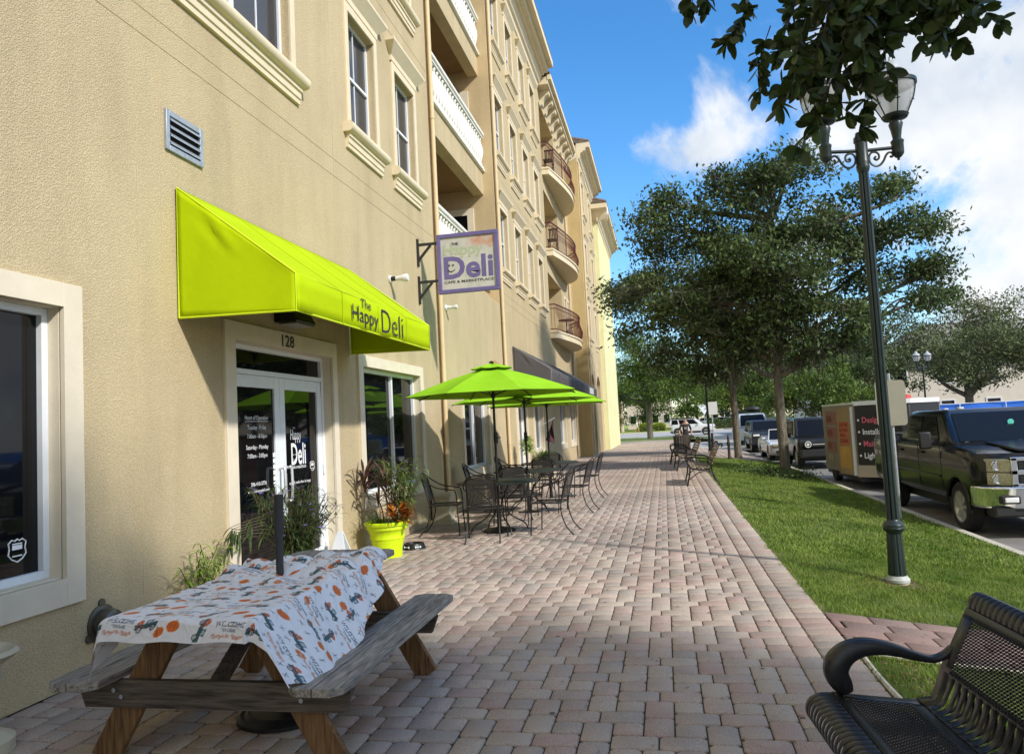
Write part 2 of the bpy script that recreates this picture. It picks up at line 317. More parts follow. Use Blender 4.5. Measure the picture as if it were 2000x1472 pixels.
def paver_mat(name, ramp, dark=1.):
    m = bpy.data.materials.new(name); m.use_nodes = True; n = m.node_tree.nodes; l = m.node_tree.links; p = n['Principled BSDF']; p.inputs['Roughness'].default_value = .88; p.inputs['Specular IOR Level'].default_value = .25
    t = n.new('ShaderNodeTexCoord'); g = n.new('ShaderNodeNewGeometry')
    r = n.new('ShaderNodeValToRGB'); el = r.color_ramp.elements
    while len(el) < len(ramp): el.new(.5)
    for i, (ps, c) in enumerate(ramp): el[i].position = ps; el[i].color = (*c, 1)
    nz = n.new('ShaderNodeTexNoise'); nz.inputs['Scale'].default_value = 5; nz.inputs['Detail'].default_value = 6; l.new(t.outputs['Object'], nz.inputs['Vector'])
    mm = n.new('ShaderNodeMath'); mm.operation = 'MULTIPLY_ADD'; mm.inputs[1].default_value = .5; l.new(nz.outputs['Fac'], mm.inputs[0])
    m2 = n.new('ShaderNodeMath'); m2.operation = 'MULTIPLY_ADD'; m2.inputs[1].default_value = .78; m2.inputs[2].default_value = -.12; l.new(g.outputs['Random Per Island'], m2.inputs[0]); l.new(m2.outputs[0], mm.inputs[2]); l.new(mm.outputs[0], r.inputs[0])
    sp = n.new('ShaderNodeTexNoise'); sp.inputs['Scale'].default_value = 170; sp.inputs['Detail'].default_value = 3; l.new(t.outputs['Object'], sp.inputs['Vector'])
    mr = n.new('ShaderNodeMapRange'); mr.inputs['From Min'].default_value = .3; mr.inputs['From Max'].default_value = .7; mr.inputs['To Min'].default_value = .62*dark; mr.inputs['To Max'].default_value = 1.3*dark; l.new(sp.outputs['Fac'], mr.inputs['Value'])
    bg_ = n.new('ShaderNodeTexNoise'); bg_.inputs['Scale'].default_value = .55; bg_.inputs['Detail'].default_value = 4; l.new(t.outputs['Object'], bg_.inputs['Vector'])
    mb = n.new('ShaderNodeMapRange'); mb.inputs['From Min'].default_value = .35; mb.inputs['From Max'].default_value = .7; mb.inputs['To Min'].default_value = .76; mb.inputs['To Max'].default_value = 1.12; l.new(bg_.outputs['Fac'], mb.inputs['Value'])
    # small dark spots of old gum
    vo = n.new('ShaderNodeTexVoronoi'); vo.inputs['Scale'].default_value = 2.3; l.new(t.outputs['Object'], vo.inputs['Vector'])
    mv = n.new('ShaderNodeMapRange'); mv.inputs['From Min'].default_value = .03; mv.inputs['From Max'].default_value = .045; mv.inputs['To Min'].default_value = .3; mv.inputs['To Max'].default_value = 1; l.new(vo.outputs['Distance'], mv.inputs['Value'])
    q = n.new('ShaderNodeMath'); q.operation = 'MULTIPLY'; l.new(mr.outputs[0], q.inputs[0]); l.new(mb.outputs[0], q.inputs[1])
    q2 = n.new('ShaderNodeMath'); q2.operation = 'MULTIPLY'; l.new(q.outputs[0], q2.inputs[0]); l.new(mv.outputs[0], q2.inputs[1])
    vm = n.new('ShaderNodeVectorMath'); vm.operation = 'SCALE'; l.new(r.outputs[0], vm.inputs[0]); l.new(q2.outputs[0], vm.inputs['Scale']); l.new(vm.outputs[0], p.inputs['Base Color'])
    b = n.new('ShaderNodeBump'); b.inputs['Strength'].default_value = .45; b.inputs['Distance'].default_value = .003; l.new(sp.outputs['Fac'], b.inputs['Height']); l.new(b.outputs[0], p.inputs['Normal'])
    return m
M_paver = paver_mat('concrete_pavers', [(.0, srgb(182, 166, 150)), (.25, srgb(192, 176, 158)), (.45, srgb(182, 156, 143)), (.6, srgb(190, 171, 154)), (.8, srgb(172, 160, 148)), (1, srgb(194, 168, 152))])
M_paver2 = paver_mat('reddish_pavers', [(.0, srgb(150, 128, 118)), (.5, srgb(160, 132, 122)), (1, srgb(138, 122, 114))])

def pavers(name, rects, m, z=0., zf=None, gap=.0035, big=False):
    """each paver a chamfered block with knocked-off corners"""
    V = []; F = []; o = 0
    for (x0, x1, y0, y1) in rects:
        x0 += gap; x1 -= gap; y0 += gap; y1 -= gap
        if x1-x0 < .02 or y1-y0 < .02: continue
        zz = (zf(x0, y0) if zf else z)+random.uniform(-.0016, .0016); tx = random.uniform(-.006, .006); ty = random.uniform(-.006, .006); cx_ = (x0+x1)/2; cy_ = (y0+y1)/2
        k = random.uniform(.010, .021); ch = .007
        for (ins, dz) in ((0, -.014), (0, -.0055), (ch, 0)):
            a, b_, c, d = x0+ins, x1-ins, y0+ins, y1-ins
            for (px, py) in ((a+k, c), (b_-k, c), (b_, c+k), (b_, d-k), (b_-k, d), (a+k, d), (a, d-k), (a, c+k)):
                sl_ = (-.123*(px-x0)) if zf else 0
                V.append((px, py, zz+dz+tx*(px-cx_)+ty*(py-cy_)+sl_))
        for lv in (0, 8):
            for j in range(8): F.append((o+lv+j, o+lv+(j+1) % 8, o+lv+8+(j+1) % 8, o+lv+8+j))
        for j in (0, 2, 4): F.append((o+16+j, o+16+j+1, o+16+(j+2) % 8, o+16+(j+2) % 8)) if False else None
        F += [(o+16, o+17, o+18, o+23), (o+23, o+18, o+19, o+22), (o+22, o+19, o+20, o+21)]
        o += 24
    return struct(name, MB(), m) if not V else _st(name, fast(name, V, F, m))
def _st(name, me):
    o = bpy.data.objects.new(name, me); COL.objects.link(o); o['kind'] = 'structure'; return o
w_ = .152; h_ = .1525; X0 = -.196; Y0 = 4.84
rects = []
XL, XR = -3.852, X0+6*w_
def addr(a, b_, c, d):
    a = max(a, XL); b_ = min(b_, XR)
    if b_-a > .03: rects.append((a, b_, c, d))
YEND = 57
for i in range(-13, 4):
    xa = X0+2*i*w_; off = 0 if i % 2 == 0 else 2*h_
    for j in range(-8, 88):
        y = Y0+off+4*j*h_
        if y < -.2 or y > YEND-.6: continue
        addr(xa-w_, xa+w_/2, y, y+h_); addr(xa+w_/2, xa+2*w_, y, y+h_)
        addr(xa, xa+w_, y+h_, y+2.5*h_); addr(xa, xa+w_, y+2.5*h_, y+4*h_)
        # small ones beside it (column T to the right): levels 1 and 3
        addr(xa+w_, xa+2*w_, y+h_, y+2*h_); addr(xa+w_, xa+2*w_, y+3*h_, y+4*h_)
y = 0
while y < YEND-.2: rects.append((XR, XR+.155, y, y+.229)); y += .229
y = .05
while y < YEND-.2: rects.append((XR+.155, XE, y, y+.152)); y += .152
pavers('sidewalk', rects, M_paver)
# the paving that the far building stands on, and the apron to the kerb
rects = []
y = 31.2
while y < 41.9:
    x = XE+.02
    while x < XK-.2: rects.append((x, x+.3, y, y+.2)); x += .3
    y += .2
pavers('paved_apron', rects, M_paver, zf=zl, gap=.004)
# the crossing path over the lawn
rects = []
r0 = 5.16
for j in range(5):
    x = XE+.01+(.08 if j % 2 else 0)*1.; y = r0+j*.205
    if j % 2: rects.append((XE+.01, XE+.08, y, y+.205))
    while x < XK-.05: rects.append((x, x+.31, y, y+.205)); x += .31
pavers('path', rects, M_paver2, zf=lambda x, y: zl(x)+.004, gap=.004)

# lawn
M_lawn = mat('lawn_soil_and_thatch', srgb(88, 104, 42), .95, var=.35, vscale=2.2, col2=srgb(112, 118, 58), bump=.6, bscale=120, bdist=.01)
def lawnfn(u, v):
    x = XE+.005+u*(XK-XE-.01); y = -4+v*36
    if 5.12 < y < 6.2: dz = -.03
    else: dz = 0
    return (x, y, zl(x)+dz+.008*sin(x*5+y*1.7)*sin(y*2.1))
struct('lawn', MB().grid(lawnfn, 16, 260), M_lawn)
b = MB(); b.quad((-12, 57, -.013), (XE+3.1, 57, -.013), (2, 79.4, -.26), (-30, 81, -.26)); b.quad((-60, 57, -.02), (-12, 57, -.014), (-30, 81, -.26), (-60, 81, -.27))
M_lawn2 = mat('lawn_far', srgb(104, 124, 44), .95, var=.25, vscale=.8, col2=srgb(128, 140, 62), bump=.5, bscale=40)
struct('grass_verge', b, M_lawn2, smooth=False)
def blades(n, y0, y1, hh, ww, x0=XE, x1=XK, zf=zl, avoid=True, bias=1.):
    x = x0-.02+rng.random(n)*(x1-x0+.03); y = y0+rng.random(n)**bias*(y1-y0)
    x += 0*y
    # thinner where the ground is bare
    dens = .5+.5*np.sin(x*3.1+1.3*np.sin(y*1.1))*np.sin(y*2.3+x)
    keep = rng.random(n) < .5+.5*dens; keep &= ~((np.sin(x*7.3+y*2.1)*np.sin(y*5.7-x*3.3)+.6*np.sin(x*17+y*13) > 1.12) & (rng.random(n) < .85))
    keep &= ~((x < XE+.06) & (rng.random(n) < .55))
    if avoid: keep &= ~((y > 5.14) & (y < 6.2)) & ~((x > 1.9) & (x < 2.25) & (y > 7.5) & (y < 7.9))
    x = x[keep]; y = y[keep]; n = len(x)
    z = np.array([zf(a) for a in x]) if zf else np.zeros(n)
    ang = rng.random(n)*2*pi; h = hh*(.55+.75*rng.random(n)); w = ww*(.7+.6*rng.random(n)); la = rng.random(n)*2*pi; ln = h*(.25+.7*rng.random(n))
    P = np.stack([x, y, z], 1); dx = np.stack([np.cos(ang)*w/2, np.sin(ang)*w/2, 0*w], 1)
    mid = P+np.stack([np.cos(la)*ln*.35, np.sin(la)*ln*.35, h*.6], 1); top = P+np.stack([np.cos(la)*ln, np.sin(la)*ln, h], 1)
    V = np.stack([P-dx, P+dx, mid+dx*.8, mid-dx*.8, top], 1).reshape(-1, 3)
    i = np.arange(n)*5
    F = np.concatenate([np.stack([i, i+1, i+2], 1), np.stack([i, i+2, i+3], 1), np.stack([i+3, i+2, i+4], 1)])
    return V, F
M_blade = mat('grass_blades', srgb(106, 140, 48), .6, var=.28, vscale=1.6, col2=srgb(146, 162, 78), isl=.4, trans=.3, spec=.25)
V1, F1 = blades(210000, 1.2, 9, .034, .0042)
V2, F2 = blades(90000, 9, 31.1, .038, .011, bias=1.4)
VV = [V1, V2]; FF = [F1, F2]
for _ in range(70):
    cx_, cy_ = XE+rng.random()*3, 2+rng.random()*11; Vc, Fc = blades(70, cy_-.05, cy_+.06, .062, .0055, x0=cx_-.04, x1=cx_+.05); VV.append(Vc); FF.append(Fc)
o_ = 0
for i, v in enumerate(VV): FF[i] = FF[i]+o_; o_ += len(v)
me = fast('grass', np.concatenate(VV), np.concatenate(FF), M_blade)
stuff('grass', me, 'short mown green grass between the paved walkway and the kerb', 'grass')
# fallen leaves and straw under the near tree
def scatter_leaves(pts, s, m, name):
    V = []; F = []
    for i, (x, y, z) in enumerate(pts):
        a = random.random()*6.28; c, d = cos(a)*s, sin(a)*s; q = random.uniform(-.3, .3)*s
        V += [(x-c, y-d, z+.004), (x+d*.4, y-c*.4, z+.006+q*.2), (x+c, y+d, z+.008+abs(q)), (x-d*.4, y+c*.4, z+.005)]; F.append((4*i, 4*i+1, 4*i+2, 4*i+3))
    return fast(name, V, F, m)
M_litter = mat('dry_leaves', srgb(132, 104, 72), .8, isl=.45)
pts = []
for _ in range(1500):
    a = random.random()*6.28; r = abs(random.gauss(0, .9)); x = 3.34+cos(a)*r; y = 23.0+sin(a)*r*1.3
    if x < 4.15: pts.append((x, y, zl(x)+.02))
for _ in range(500):
    a = random.random()*6.28; r = random.random()**.5*.34; x = 2.02+cos(a)*r*1.2; y = 7.66+sin(a)*r; pts.append((x, y, zl(x)))
for _ in range(160): pts.append((1.12+random.random()*.25, 2.9+random.random()*2.1, -.012))
for _ in range(420): pts.append((1.12+random.random()*3, 1.5+random.random()*18, 0)); pts[-1] = (pts[-1][0], pts[-1][1], zl(pts[-1][0])+.02)
for _ in range(150): pts.append((-3.8+random.random()*4.8, 2+random.random()*14, .001))
stuff('leaf_litter', scatter_leaves(pts, .017, M_litter, 'leaf_litter'), 'brown dry leaf litter scattered on the lawn around trunk and lamp base', 'leaf litter')
b = MB(); b.tube(smoothpts([(1.11, y_, .002+.01*sin(y_*5)) for y_ in np.linspace(2.2, 5.0, 12)]), .016, 6); b.tube(smoothpts([(x_, 5.13+.01*sin(x_*7), zl(x_)+.01) for x_ in np.linspace(1.12, 2.6, 8)]), .014, 6)
struct('edging_strip', b, mat('edging_cement', srgb(205, 196, 176), .9, var=.2, vscale=20))

# kerb, gutter, roads
M_kerb = mat('kerb_concrete', srgb(196, 188, 168), .9, var=.14, vscale=1.5, bump=.3, bscale=60, bdist=.004)
M_asph = mat('asphalt', srgb(122, 120, 116), .95, var=.13, vscale=.7, bump=.7, bscale=160, bdist=.004, col2=srgb(148, 145, 139))
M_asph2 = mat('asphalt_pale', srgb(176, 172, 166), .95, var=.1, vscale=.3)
b = MB()
ys = [-6+i*2.4 for i in range(16)]
for i in range(len(ys)-1):
    a, c = ys[i]+.004, ys[i+1]-.004; za, zc = zroad(a), zroad(c)
    b.prism([(0, -.45), (0, .0), (.02, .02), (.13, .02), (.16, -.01), (.19, -.115), (.46, -.125), (.46, -.45)], lambda x, z, a=a: (XK+x, a, -.4+z), lambda x, z, c=c: (XK+x, c, -.4+z))
struct('kerb', b, M_kerb)
XG = XK+.44
b = MB(); yy = [-20, 33, 40, 50, 60, 73, 90, 130]
for i in range(len(yy)-1):
    z0, z1 = zroad(yy[i])-.008, zroad(yy[i+1])-.008; b.quad((XG if yy[i] < 42 else 1.5, yy[i], z0), (60, yy[i], z0), (60, yy[i+1], z1), (XG if yy[i] < 30 else 1.5, yy[i+1], z1))
struct('road', b, M_asph, smooth=False)
b = MB(); b.quad((1.2, 42, -.3), (6, 42, -.38), (6, 80, -.245), (-2.5, 79.4, -.245)); b.quad((-60, 80, -.245), (-2.5, 79.3, -.245), (60, 79.3, -.24), (60, 106, -.24), (-60, 108, -.24))
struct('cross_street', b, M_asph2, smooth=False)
b = MB(); b.prism([(0, 0), (0, .12), (.16, .12), (.2, 0)], lambda x, z: (-60, 107.5+x, -.25+z), lambda x, z: (60, 106+x, -.25+z)); b.prism([(0, 0), (0, .1), (.2, .1), (.2, 0)], lambda x, z: (-60, 79.8+x, -.27+z), lambda x, z: (-2.4, 79.1+x, -.27+z))
struct('far_kerb', b, M_kerb)
M_mark = mat('road_paint', (.75, .75, .72), .8, var=.15, vscale=15)
b = MB()
for y_ in (11.35, 17.9, 25, 32): b.box(XG+.05, XG+2.3, y_, y_+.1, -.529, -.5245)
struct('parking_line', b, M_mark, smooth=False)
# grass beyond the cross street
b = MB(); b.quad((-250, 107.6, -.14), (8, 106.8, -.14), (12, 260, .1), (-250, 260, .1)); b.quad((17, 106.6, -.14), (200, 106, -.14), (200, 260, .1), (20, 260, .1))
struct('lawn_beyond', b, mat('lawn_sunlit', srgb(146, 158, 60), .95, var=.2, vscale=.5), smooth=False)
b = MB(); b.quad((-60, 57, -.5), (-12.1, 57, -.5), (-12.1, -10, -.5), (-60, -10, -.5)); b.quad((8, 106.5, -.15), (17, 106.5, -.15), (20, 300, .1), (12, 300, .1))
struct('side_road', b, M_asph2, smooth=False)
# ------------------------------------------------------------------ the apartment building with the deli
XW = -3.85
BLD = thing('apartment_building', 'tan stucco four storey building with balconies and the deli on its ground floor', 'building', (-7, 20, 0))
def wall(name, X, y0, y1, z0, z1, holes, m, depth=.14, extra=None, back=None):
    """wall plane facing +X, with real openings and reveals"""
    b = MB(); ys = sorted({y0, y1, *[h[0] for h in holes], *[h[1] for h in holes]}); zs = sorted({z0, z1, *[h[2] for h in holes], *[h[3] for h in holes]})
    ys = [y for y in ys if y0 <= y <= y1]; zs = [z for z in zs if z0 <= z <= z1]
    for i in range(len(ys)-1):
        for j in range(len(zs)-1):
            cy_, cz_ = (ys[i]+ys[i+1])/2, (zs[j]+zs[j+1])/2
            if any(h[0] < cy_ < h[1] and h[2] < cz_ < h[3] for h in holes): continue
            b.quad((X, ys[i], zs[j]), (X, ys[i+1], zs[j]), (X, ys[i+1], zs[j+1]), (X, ys[i], zs[j+1]))
    for h in holes:
        d = h[4] if len(h) > 4 else depth; a, c, e, f = h[:4]
        b.quad((X, a, e), (X, a, f), (X-d, a, f), (X-d, a, e)); b.quad((X, c, e), (X-d, c, e), (X-d, c, f), (X, c, f))
        b.quad((X, a, f), (X, c, f), (X-d, c, f), (X-d, a, f)); b.quad((X, a, e), (X-d, a, e), (X-d, c, e), (X, c, e))
    if extra: extra(b)
    return part(name, b, m, BLD, smooth=False, fix=False)
FH = 3.055
def upz(k): return 5.62+k*FH                # sill top of the k-th upper row
WIN_H = 1.62
wins1 = [(9.6, .47), (11.38, .47)]; wins2 = [(19.15, .47), (21.15, .47), (23.2, .47), (25.25, .47)]
holes = []
for k in range(3):
    for c, hw in wins1+wins2: holes.append((c-hw, c+hw, upz(k), upz(k)+WIN_H-.02, .13))
    holes.append((4.5, 7.5, upz(k), upz(k)+WIN_H+.28, .13))
GW = [(.9, 4.2, .7, 2.46), (9.2, 11.55, .72, 2.42), (14.2, 16.28, .72, 2.44)]
DOOR = (6.22, 8.28, 0, 2.46)
D2 = (19.75, 21.05, 0, 2.45); GW2 = [(22.3, 23.9, .78, 2.45), (28.0, 29.6, .78, 2.45), (31.2, 32.9, .78, 2.45)]
ZT = 14.45; Y1, Y2, Y3, Y4 = 12.78, 18.15, 26.75, 34.6
def hh(a, b_): return [h for h in holes if a < h[0] < b_]
wall('wall', XW, -6, Y1, 0, ZT, hh(-6, Y1)+[g+(.15,) for g in GW[:2]]+[DOOR+(.14,)], M_wall)
wall('wall', XW, Y2, Y3, 0, ZT, hh(Y2, Y3)+[D2+(.14,)]+[g+(.15,) for g in GW2[:1]], M_wall)
# balcony bay between the two: ground floor flush, three loggias above
bays = [(12.92, Y2, 4.98-.0, 7.42), (12.92, Y2, 8.02, 10.53), (12.92, Y2, 11.13, 13.55)]
XB = -4.12
def bay_extra(b):
    b.quad((XB, 12.92, 4.7), (XW, 12.92, 4.7), (XW, 12.92, ZT), (XB-1.6, 12.92, ZT), (XB-1.6, 12.92, 4.7))
wall('wall', XW, Y1, Y2, 0, 4.62, [GW[2]+(.15,)], M_wall)
b = MB(); b.quad((XW, Y1, 4.62), (XW, 12.92, 4.62), (XW, 12.92, ZT), (XW, Y1, ZT)); b.quad((XW, 12.92, 4.62), (XW-2.2, 12.92, 4.62), (XW-2.2, 12.92, ZT), (XW, 12.92, ZT))
b.quad((XW, Y2, 4.62), (XW, Y2, ZT), (XW-2.2, Y2, ZT), (XW-2.2, Y2, 4.62)); b.quad((XW, 12.92, 4.62), (XW, Y2, 4.62), (XB, Y2, 4.62), (XB, 12.92, 4.62))
b.quad((XW-2.2, 12.92, 4.62), (XW-2.2, Y2, 4.62), (XW-2.2, Y2, ZT), (XW-2.2, 12.92, ZT))
part('wall', b, stucco('stucco_tan_shade', srgb(206, 182, 142)), BLD, smooth=False, fix=False)  # shading of the loggia walls is put into this more orange stucco
# far bay with curved balconies
fb = [(26.95, 30.65, 4.98, 7.15), (26.95, 30.65, 8.02, 10.25), (26.95, 30.65, 11.07, 13.6)]
wall('wall', XW, Y3, Y4, 0, ZT+.2, [f+(2.2,) for f in fb]+[g+(.15,) for g in GW2[1:]]+[(31.5, 32.0, z_, z_+1.3, .12) for z_ in (5.6,)]+[(32.4, 32.9, 5.6, 6.9, .12)], M_wall)
b = MB(); b.quad((XW-2.2, 26.95, 4.9), (XW-2.2, 30.65, 4.9), (XW-2.2, 30.65, 13.6), (XW-2.2, 26.95, 13.6)); part('wall', b, M_wall, BLD, smooth=False, fix=False)
# third block stands forward; yellow block beyond it
X3 = -3.27; X4 = -3.02; Y5 = 42.0
M_yel = stucco('stucco_yellow', srgb(234, 230, 178))
ar = [(35.5, 37.2, 0, 3.35), (38.6, 40.6, 0, 3.35)]
w3 = [(36.4, .45), (39.9, .45)]
def arches(b):
    for (a, c, e, f) in ar:
        r = (c-a)/2; m_ = (a+c)/2; pts_ = [(m_+r*cos(t), f+r*.62*sin(t)) for t in np.linspace(0, pi, 13)]
        for i in range(12):
            (ya, za), (yb, zb) = pts_[i], pts_[i+1]
            b.quad((X3, ya, za), (X3, ya, 4.4), (X3, yb, 4.4), (X3, yb, zb)); b.quad((X3, ya, za), (X3, yb, zb), (X3-.5, yb, zb), (X3-.5, ya, za))
hs = [(c-hw, c+hw, upz(k), upz(k)+WIN_H, .12) for k in range(3) for c, hw in w3]
hs3 = [(a, c, 0, 4.4, .5) for a, c, e, f in ar]
wall('wall', X3, Y4, Y5, 0, ZT-.1, hs+hs3, M_wall, extra=arches)
b = MB(); b.quad((XW, Y4, 0), (X3, Y4, 0), (X3, Y4, ZT+.2), (XW, Y4, ZT+.2)); part('wall', b, stucco('stucco_tan_return_shaded', srgb(202, 178, 128)), BLD, smooth=False, fix=False)  # weaker light on this side face is put into a darker stucco colour
b = MB(); b.box(-20, X4, Y5, 52, 0, 13.2); part('wall', b, M_yel, BLD, smooth=False)
b = MB(); b.quad((XW-.9, Y4, 0), (XW-.9, Y5, 0), (XW-.9, Y5, 4.5), (XW-.9, Y4, 4.5)); part('back_wall', b, M_wall, BLD, smooth=False, fix=False)
# solid core behind the facades
b = MB(); b.box(-20, XW-2.25, -6, Y5, 0, 14.4); b.quad((-20, -6, 0), (XW, -6, 0), (XW, -6, ZT), (-20, -6, ZT)); b.box(-20, XW+.2, -5.9, Y3-.05, ZT+.45, ZT+.6)
part('core_wall', b, M_wall, BLD, smooth=False)
b = MB()
for (a, c) in ((-6, Y1), (Y2, Y3), (31, Y4)):
    for k in range(5): b.box(XW-2.2, XW-.2, a if a < 0 else a+.06, c-.06, k*FH+1.38, k*FH+1.5) if k else None
b.box(XW-2.2, XW-.6, -6, 12.7, 2.9, 3.1)
part('floor_slab', b, M_dark, BLD, smooth=False)

# glazing of the upper floors
def upper_window(X, c, hw, z0, parent=BLD, H=WIN_H, panels=1, wide=False, crown=True):
    f = MB(); xg = X-.12; a, e = c-hw, c+hw
    fr = .042
    f.box(xg-.02, xg+.025, a, e, z0, z0+fr); f.box(xg-.02, xg+.025, a, e, z0+H-fr-.02, z0+H-.02)
    n = panels
    for i in range(n+1):
        y_ = a+(e-a)*i/n; ww = fr if 0 < i < n else fr; f.box(xg-.02, xg+.026, max(a, y_-ww*(1 if i else 0)), min(e, y_+ww*(1 if i < n else 0)), z0+fr, z0+H-fr-.02)
    for i in range(n):
        y_ = a+(e-a)*(i+.5)/n; f.box(xg-.01, xg+.012, y_-.009, y_+.009, z0+fr, z0+H-fr); ya = a+(e-a)*i/n; yb = a+(e-a)*(i+1)/n
        f.box(xg-.015, xg+.03, ya+fr, yb-fr, z0+H*.5-.02, z0+H*.5+.02)
    w = part('window', f, M_white2, parent, smooth=False)
    g = MB(); g.quad((xg, a, z0), (xg, e, z0), (xg, e, z0+H), (xg, a, z0+H)); part('pane', g, M_glassU, w, smooth=False, fix=False)
    # casing, sill with bullnose, apron, crown
    t = MB(); cw = .1; p_ = .03
    t.box(X-.005, X+p_, a-cw, a, z0-.02, z0+H+.1); t.box(X-.005, X+p_, e, e+cw, z0-.02, z0+H+.1); t.box(X-.005, X+p_, a, e, z0+H-.02, z0+H+.1)
    t.box(X-.01, X+p_*.5, e+cw, e+cw+.0, z0, z0+H) if False else None
    part('casing', t, M_trim, w, bevel=.006, seg=1, smooth=False)
    s = MB(); ow = hw+.22; zc = z0-.075; pr = [(X+.0, zc+.07)]+[(X+.075+.07*cos(t_), zc+.07*sin(t_)) for t_ in np.linspace(pi/2, -pi/2, 8)]+[(X, zc-.07)]
    s.prism(pr, lambda x, z: (x, c-ow, z), lambda x, z: (x, c+ow, z))
    s.prism([(X, zc-.07), (X+.07, zc-.07), (X+.07, zc-.12), (X+.05, zc-.125), (X+.05, zc-.2), (X+.035, zc-.205), (X+.035, zc-.26), (X, zc-.26)], lambda x, z: (x, c-ow+.06, z), lambda x, z: (x, c+ow-.06, z))
    part('sill', s, M_trim, w, ang=30)
    if crown:
        k_ = MB(); zt = z0+H+.1
        for (p0, p1, za, zb, ex) in ((0, .035, zt, zt+.1, .1), ):
            k_.box(X-.002, X+.038, c-hw-.13, c+hw+.13, zt, zt+.09)
        # splayed crown
        lo = hw+.13; hi = hw+.29
        vs = [(X, c-lo, zt+.09), (X+.04, c-lo, zt+.09), (X+.04, c+lo, zt+.09), (X, c+lo, zt+.09), (X, c-hi, zt+.24), (X+.15, c-hi, zt+.24), (X+.15, c+hi, zt+.24), (X, c+hi, zt+.24),
              (X, c-hi, zt+.28), (X+.15, c-hi, zt+.28), (X+.15, c+hi, zt+.28), (X, c+hi, zt+.28)]
        k_.add(vs, [(0, 1, 2, 3), (0, 4, 5, 1), (1, 5, 6, 2), (2, 6, 7, 3), (4, 8, 9, 5), (5, 9, 10, 6), (6, 10, 11, 7), (8, 11, 10, 9)])
        part('crown_moulding', k_, M_trim, w, smooth=False)
    return w
M_glassU = mat('upper_window_glass', (.012, .016, .024), .04, var=.3, vscale=1, spec=.8)
# half-closed blinds drawn as fine slats behind the pane
def blind_glass():
    m = M_glassU; n = m.node_tree.nodes; l = m.node_tree.links; p = n['Principled BSDF']; t = n.new('ShaderNodeTexCoord'); wv = n.new('ShaderNodeTexWave'); wv.bands_direction = 'Z'; wv.inputs['Scale'].default_value = 7.5
    l.new(t.outputs['Object'], wv.inputs['Vector']); r = n.new('ShaderNodeValToRGB'); r.color_ramp.elements[0].color = (.008, .012, .02, 1); r.color_ramp.elements[1].color = (.03, .04, .06, 1); l.new(wv.outputs['Fac'], r.inputs[0]); l.new(r.outputs[0], p.inputs['Base Color'])
blind_glass()
for k in range(3):
    for c, hw in wins1+wins2: upper_window(XW, c, hw, upz(k))
    upper_window(XW, 6.0, 1.5, upz(k), H=WIN_H+.3, panels=3)
    for c, hw in w3: upper_window(X3, c, hw, upz(k))
for c in (31.75, 32.65): upper_window(XW, c, .25, 5.6, H=1.3, crown=False)

# ground floor windows: surround, frame, glass
def shop_window(a, c, e, f, mull, X=XW, surr=.15, xg=None, low=.17):
    s = MB(); p_ = .035
    s.box(X-.005, X+p_, a-surr, a, e-low, f+surr); s.box(X-.005, X+p_, c, c+surr, e-low, f+surr); s.box(X-.005, X+p_, a, c, f, f+surr); s.box(X-.005, X+p_, a, c, e-low, e)
    # painted reveal
    s.box(X-.12, X-.006, a, a+.004, e, f); s.box(X-.12, X-.006, c-.004, c, e, f); s.box(X-.12, X-.006, a+.004, c-.004, f-.004, f); s.box(X-.12, X-.006, a+.004, c-.004, e, e+.012)
    w = part('window', s, M_trim2, BLD, bevel=.006, seg=1, smooth=False)
    xg = X-.12; fr = .05; g = MB(); ys = [a]+mull+[c]
    g.box(xg-.04, xg+.03, a+.004, c-.004, e+.012, e+.012+fr); g.box(xg-.04, xg+.03, a+.004, c-.004, f-.004-fr, f-.004)
    for i, y_ in enumerate(ys):
        y0_ = y_+.004 if i == 0 else (y_-fr-.004 if i == len(ys)-1 else y_-fr/2); g.box(xg-.04, xg+.031, y0_, y0_+fr, e+.012+fr, f-.004-fr)
    part('frame', g, M_white, w, bevel=.003, seg=1, smooth=False)
    q = MB(); q.quad((xg-.012, a, e), (xg-.012, c, e), (xg-.012, c, f), (xg-.012, a, f)); part('pane', q, M_glass, w, smooth=False, fix=False)
    return w
shop_window(*GW[0], [1.9, 3.05], surr=.16); shop_window(*GW[1], [10.55], surr=.15, low=.16); shop_window(*GW[2], [15.35], surr=.13, low=.16)
for g in GW2: shop_window(*g, [(g[0]+g[1])/2], surr=.12, low=.2)

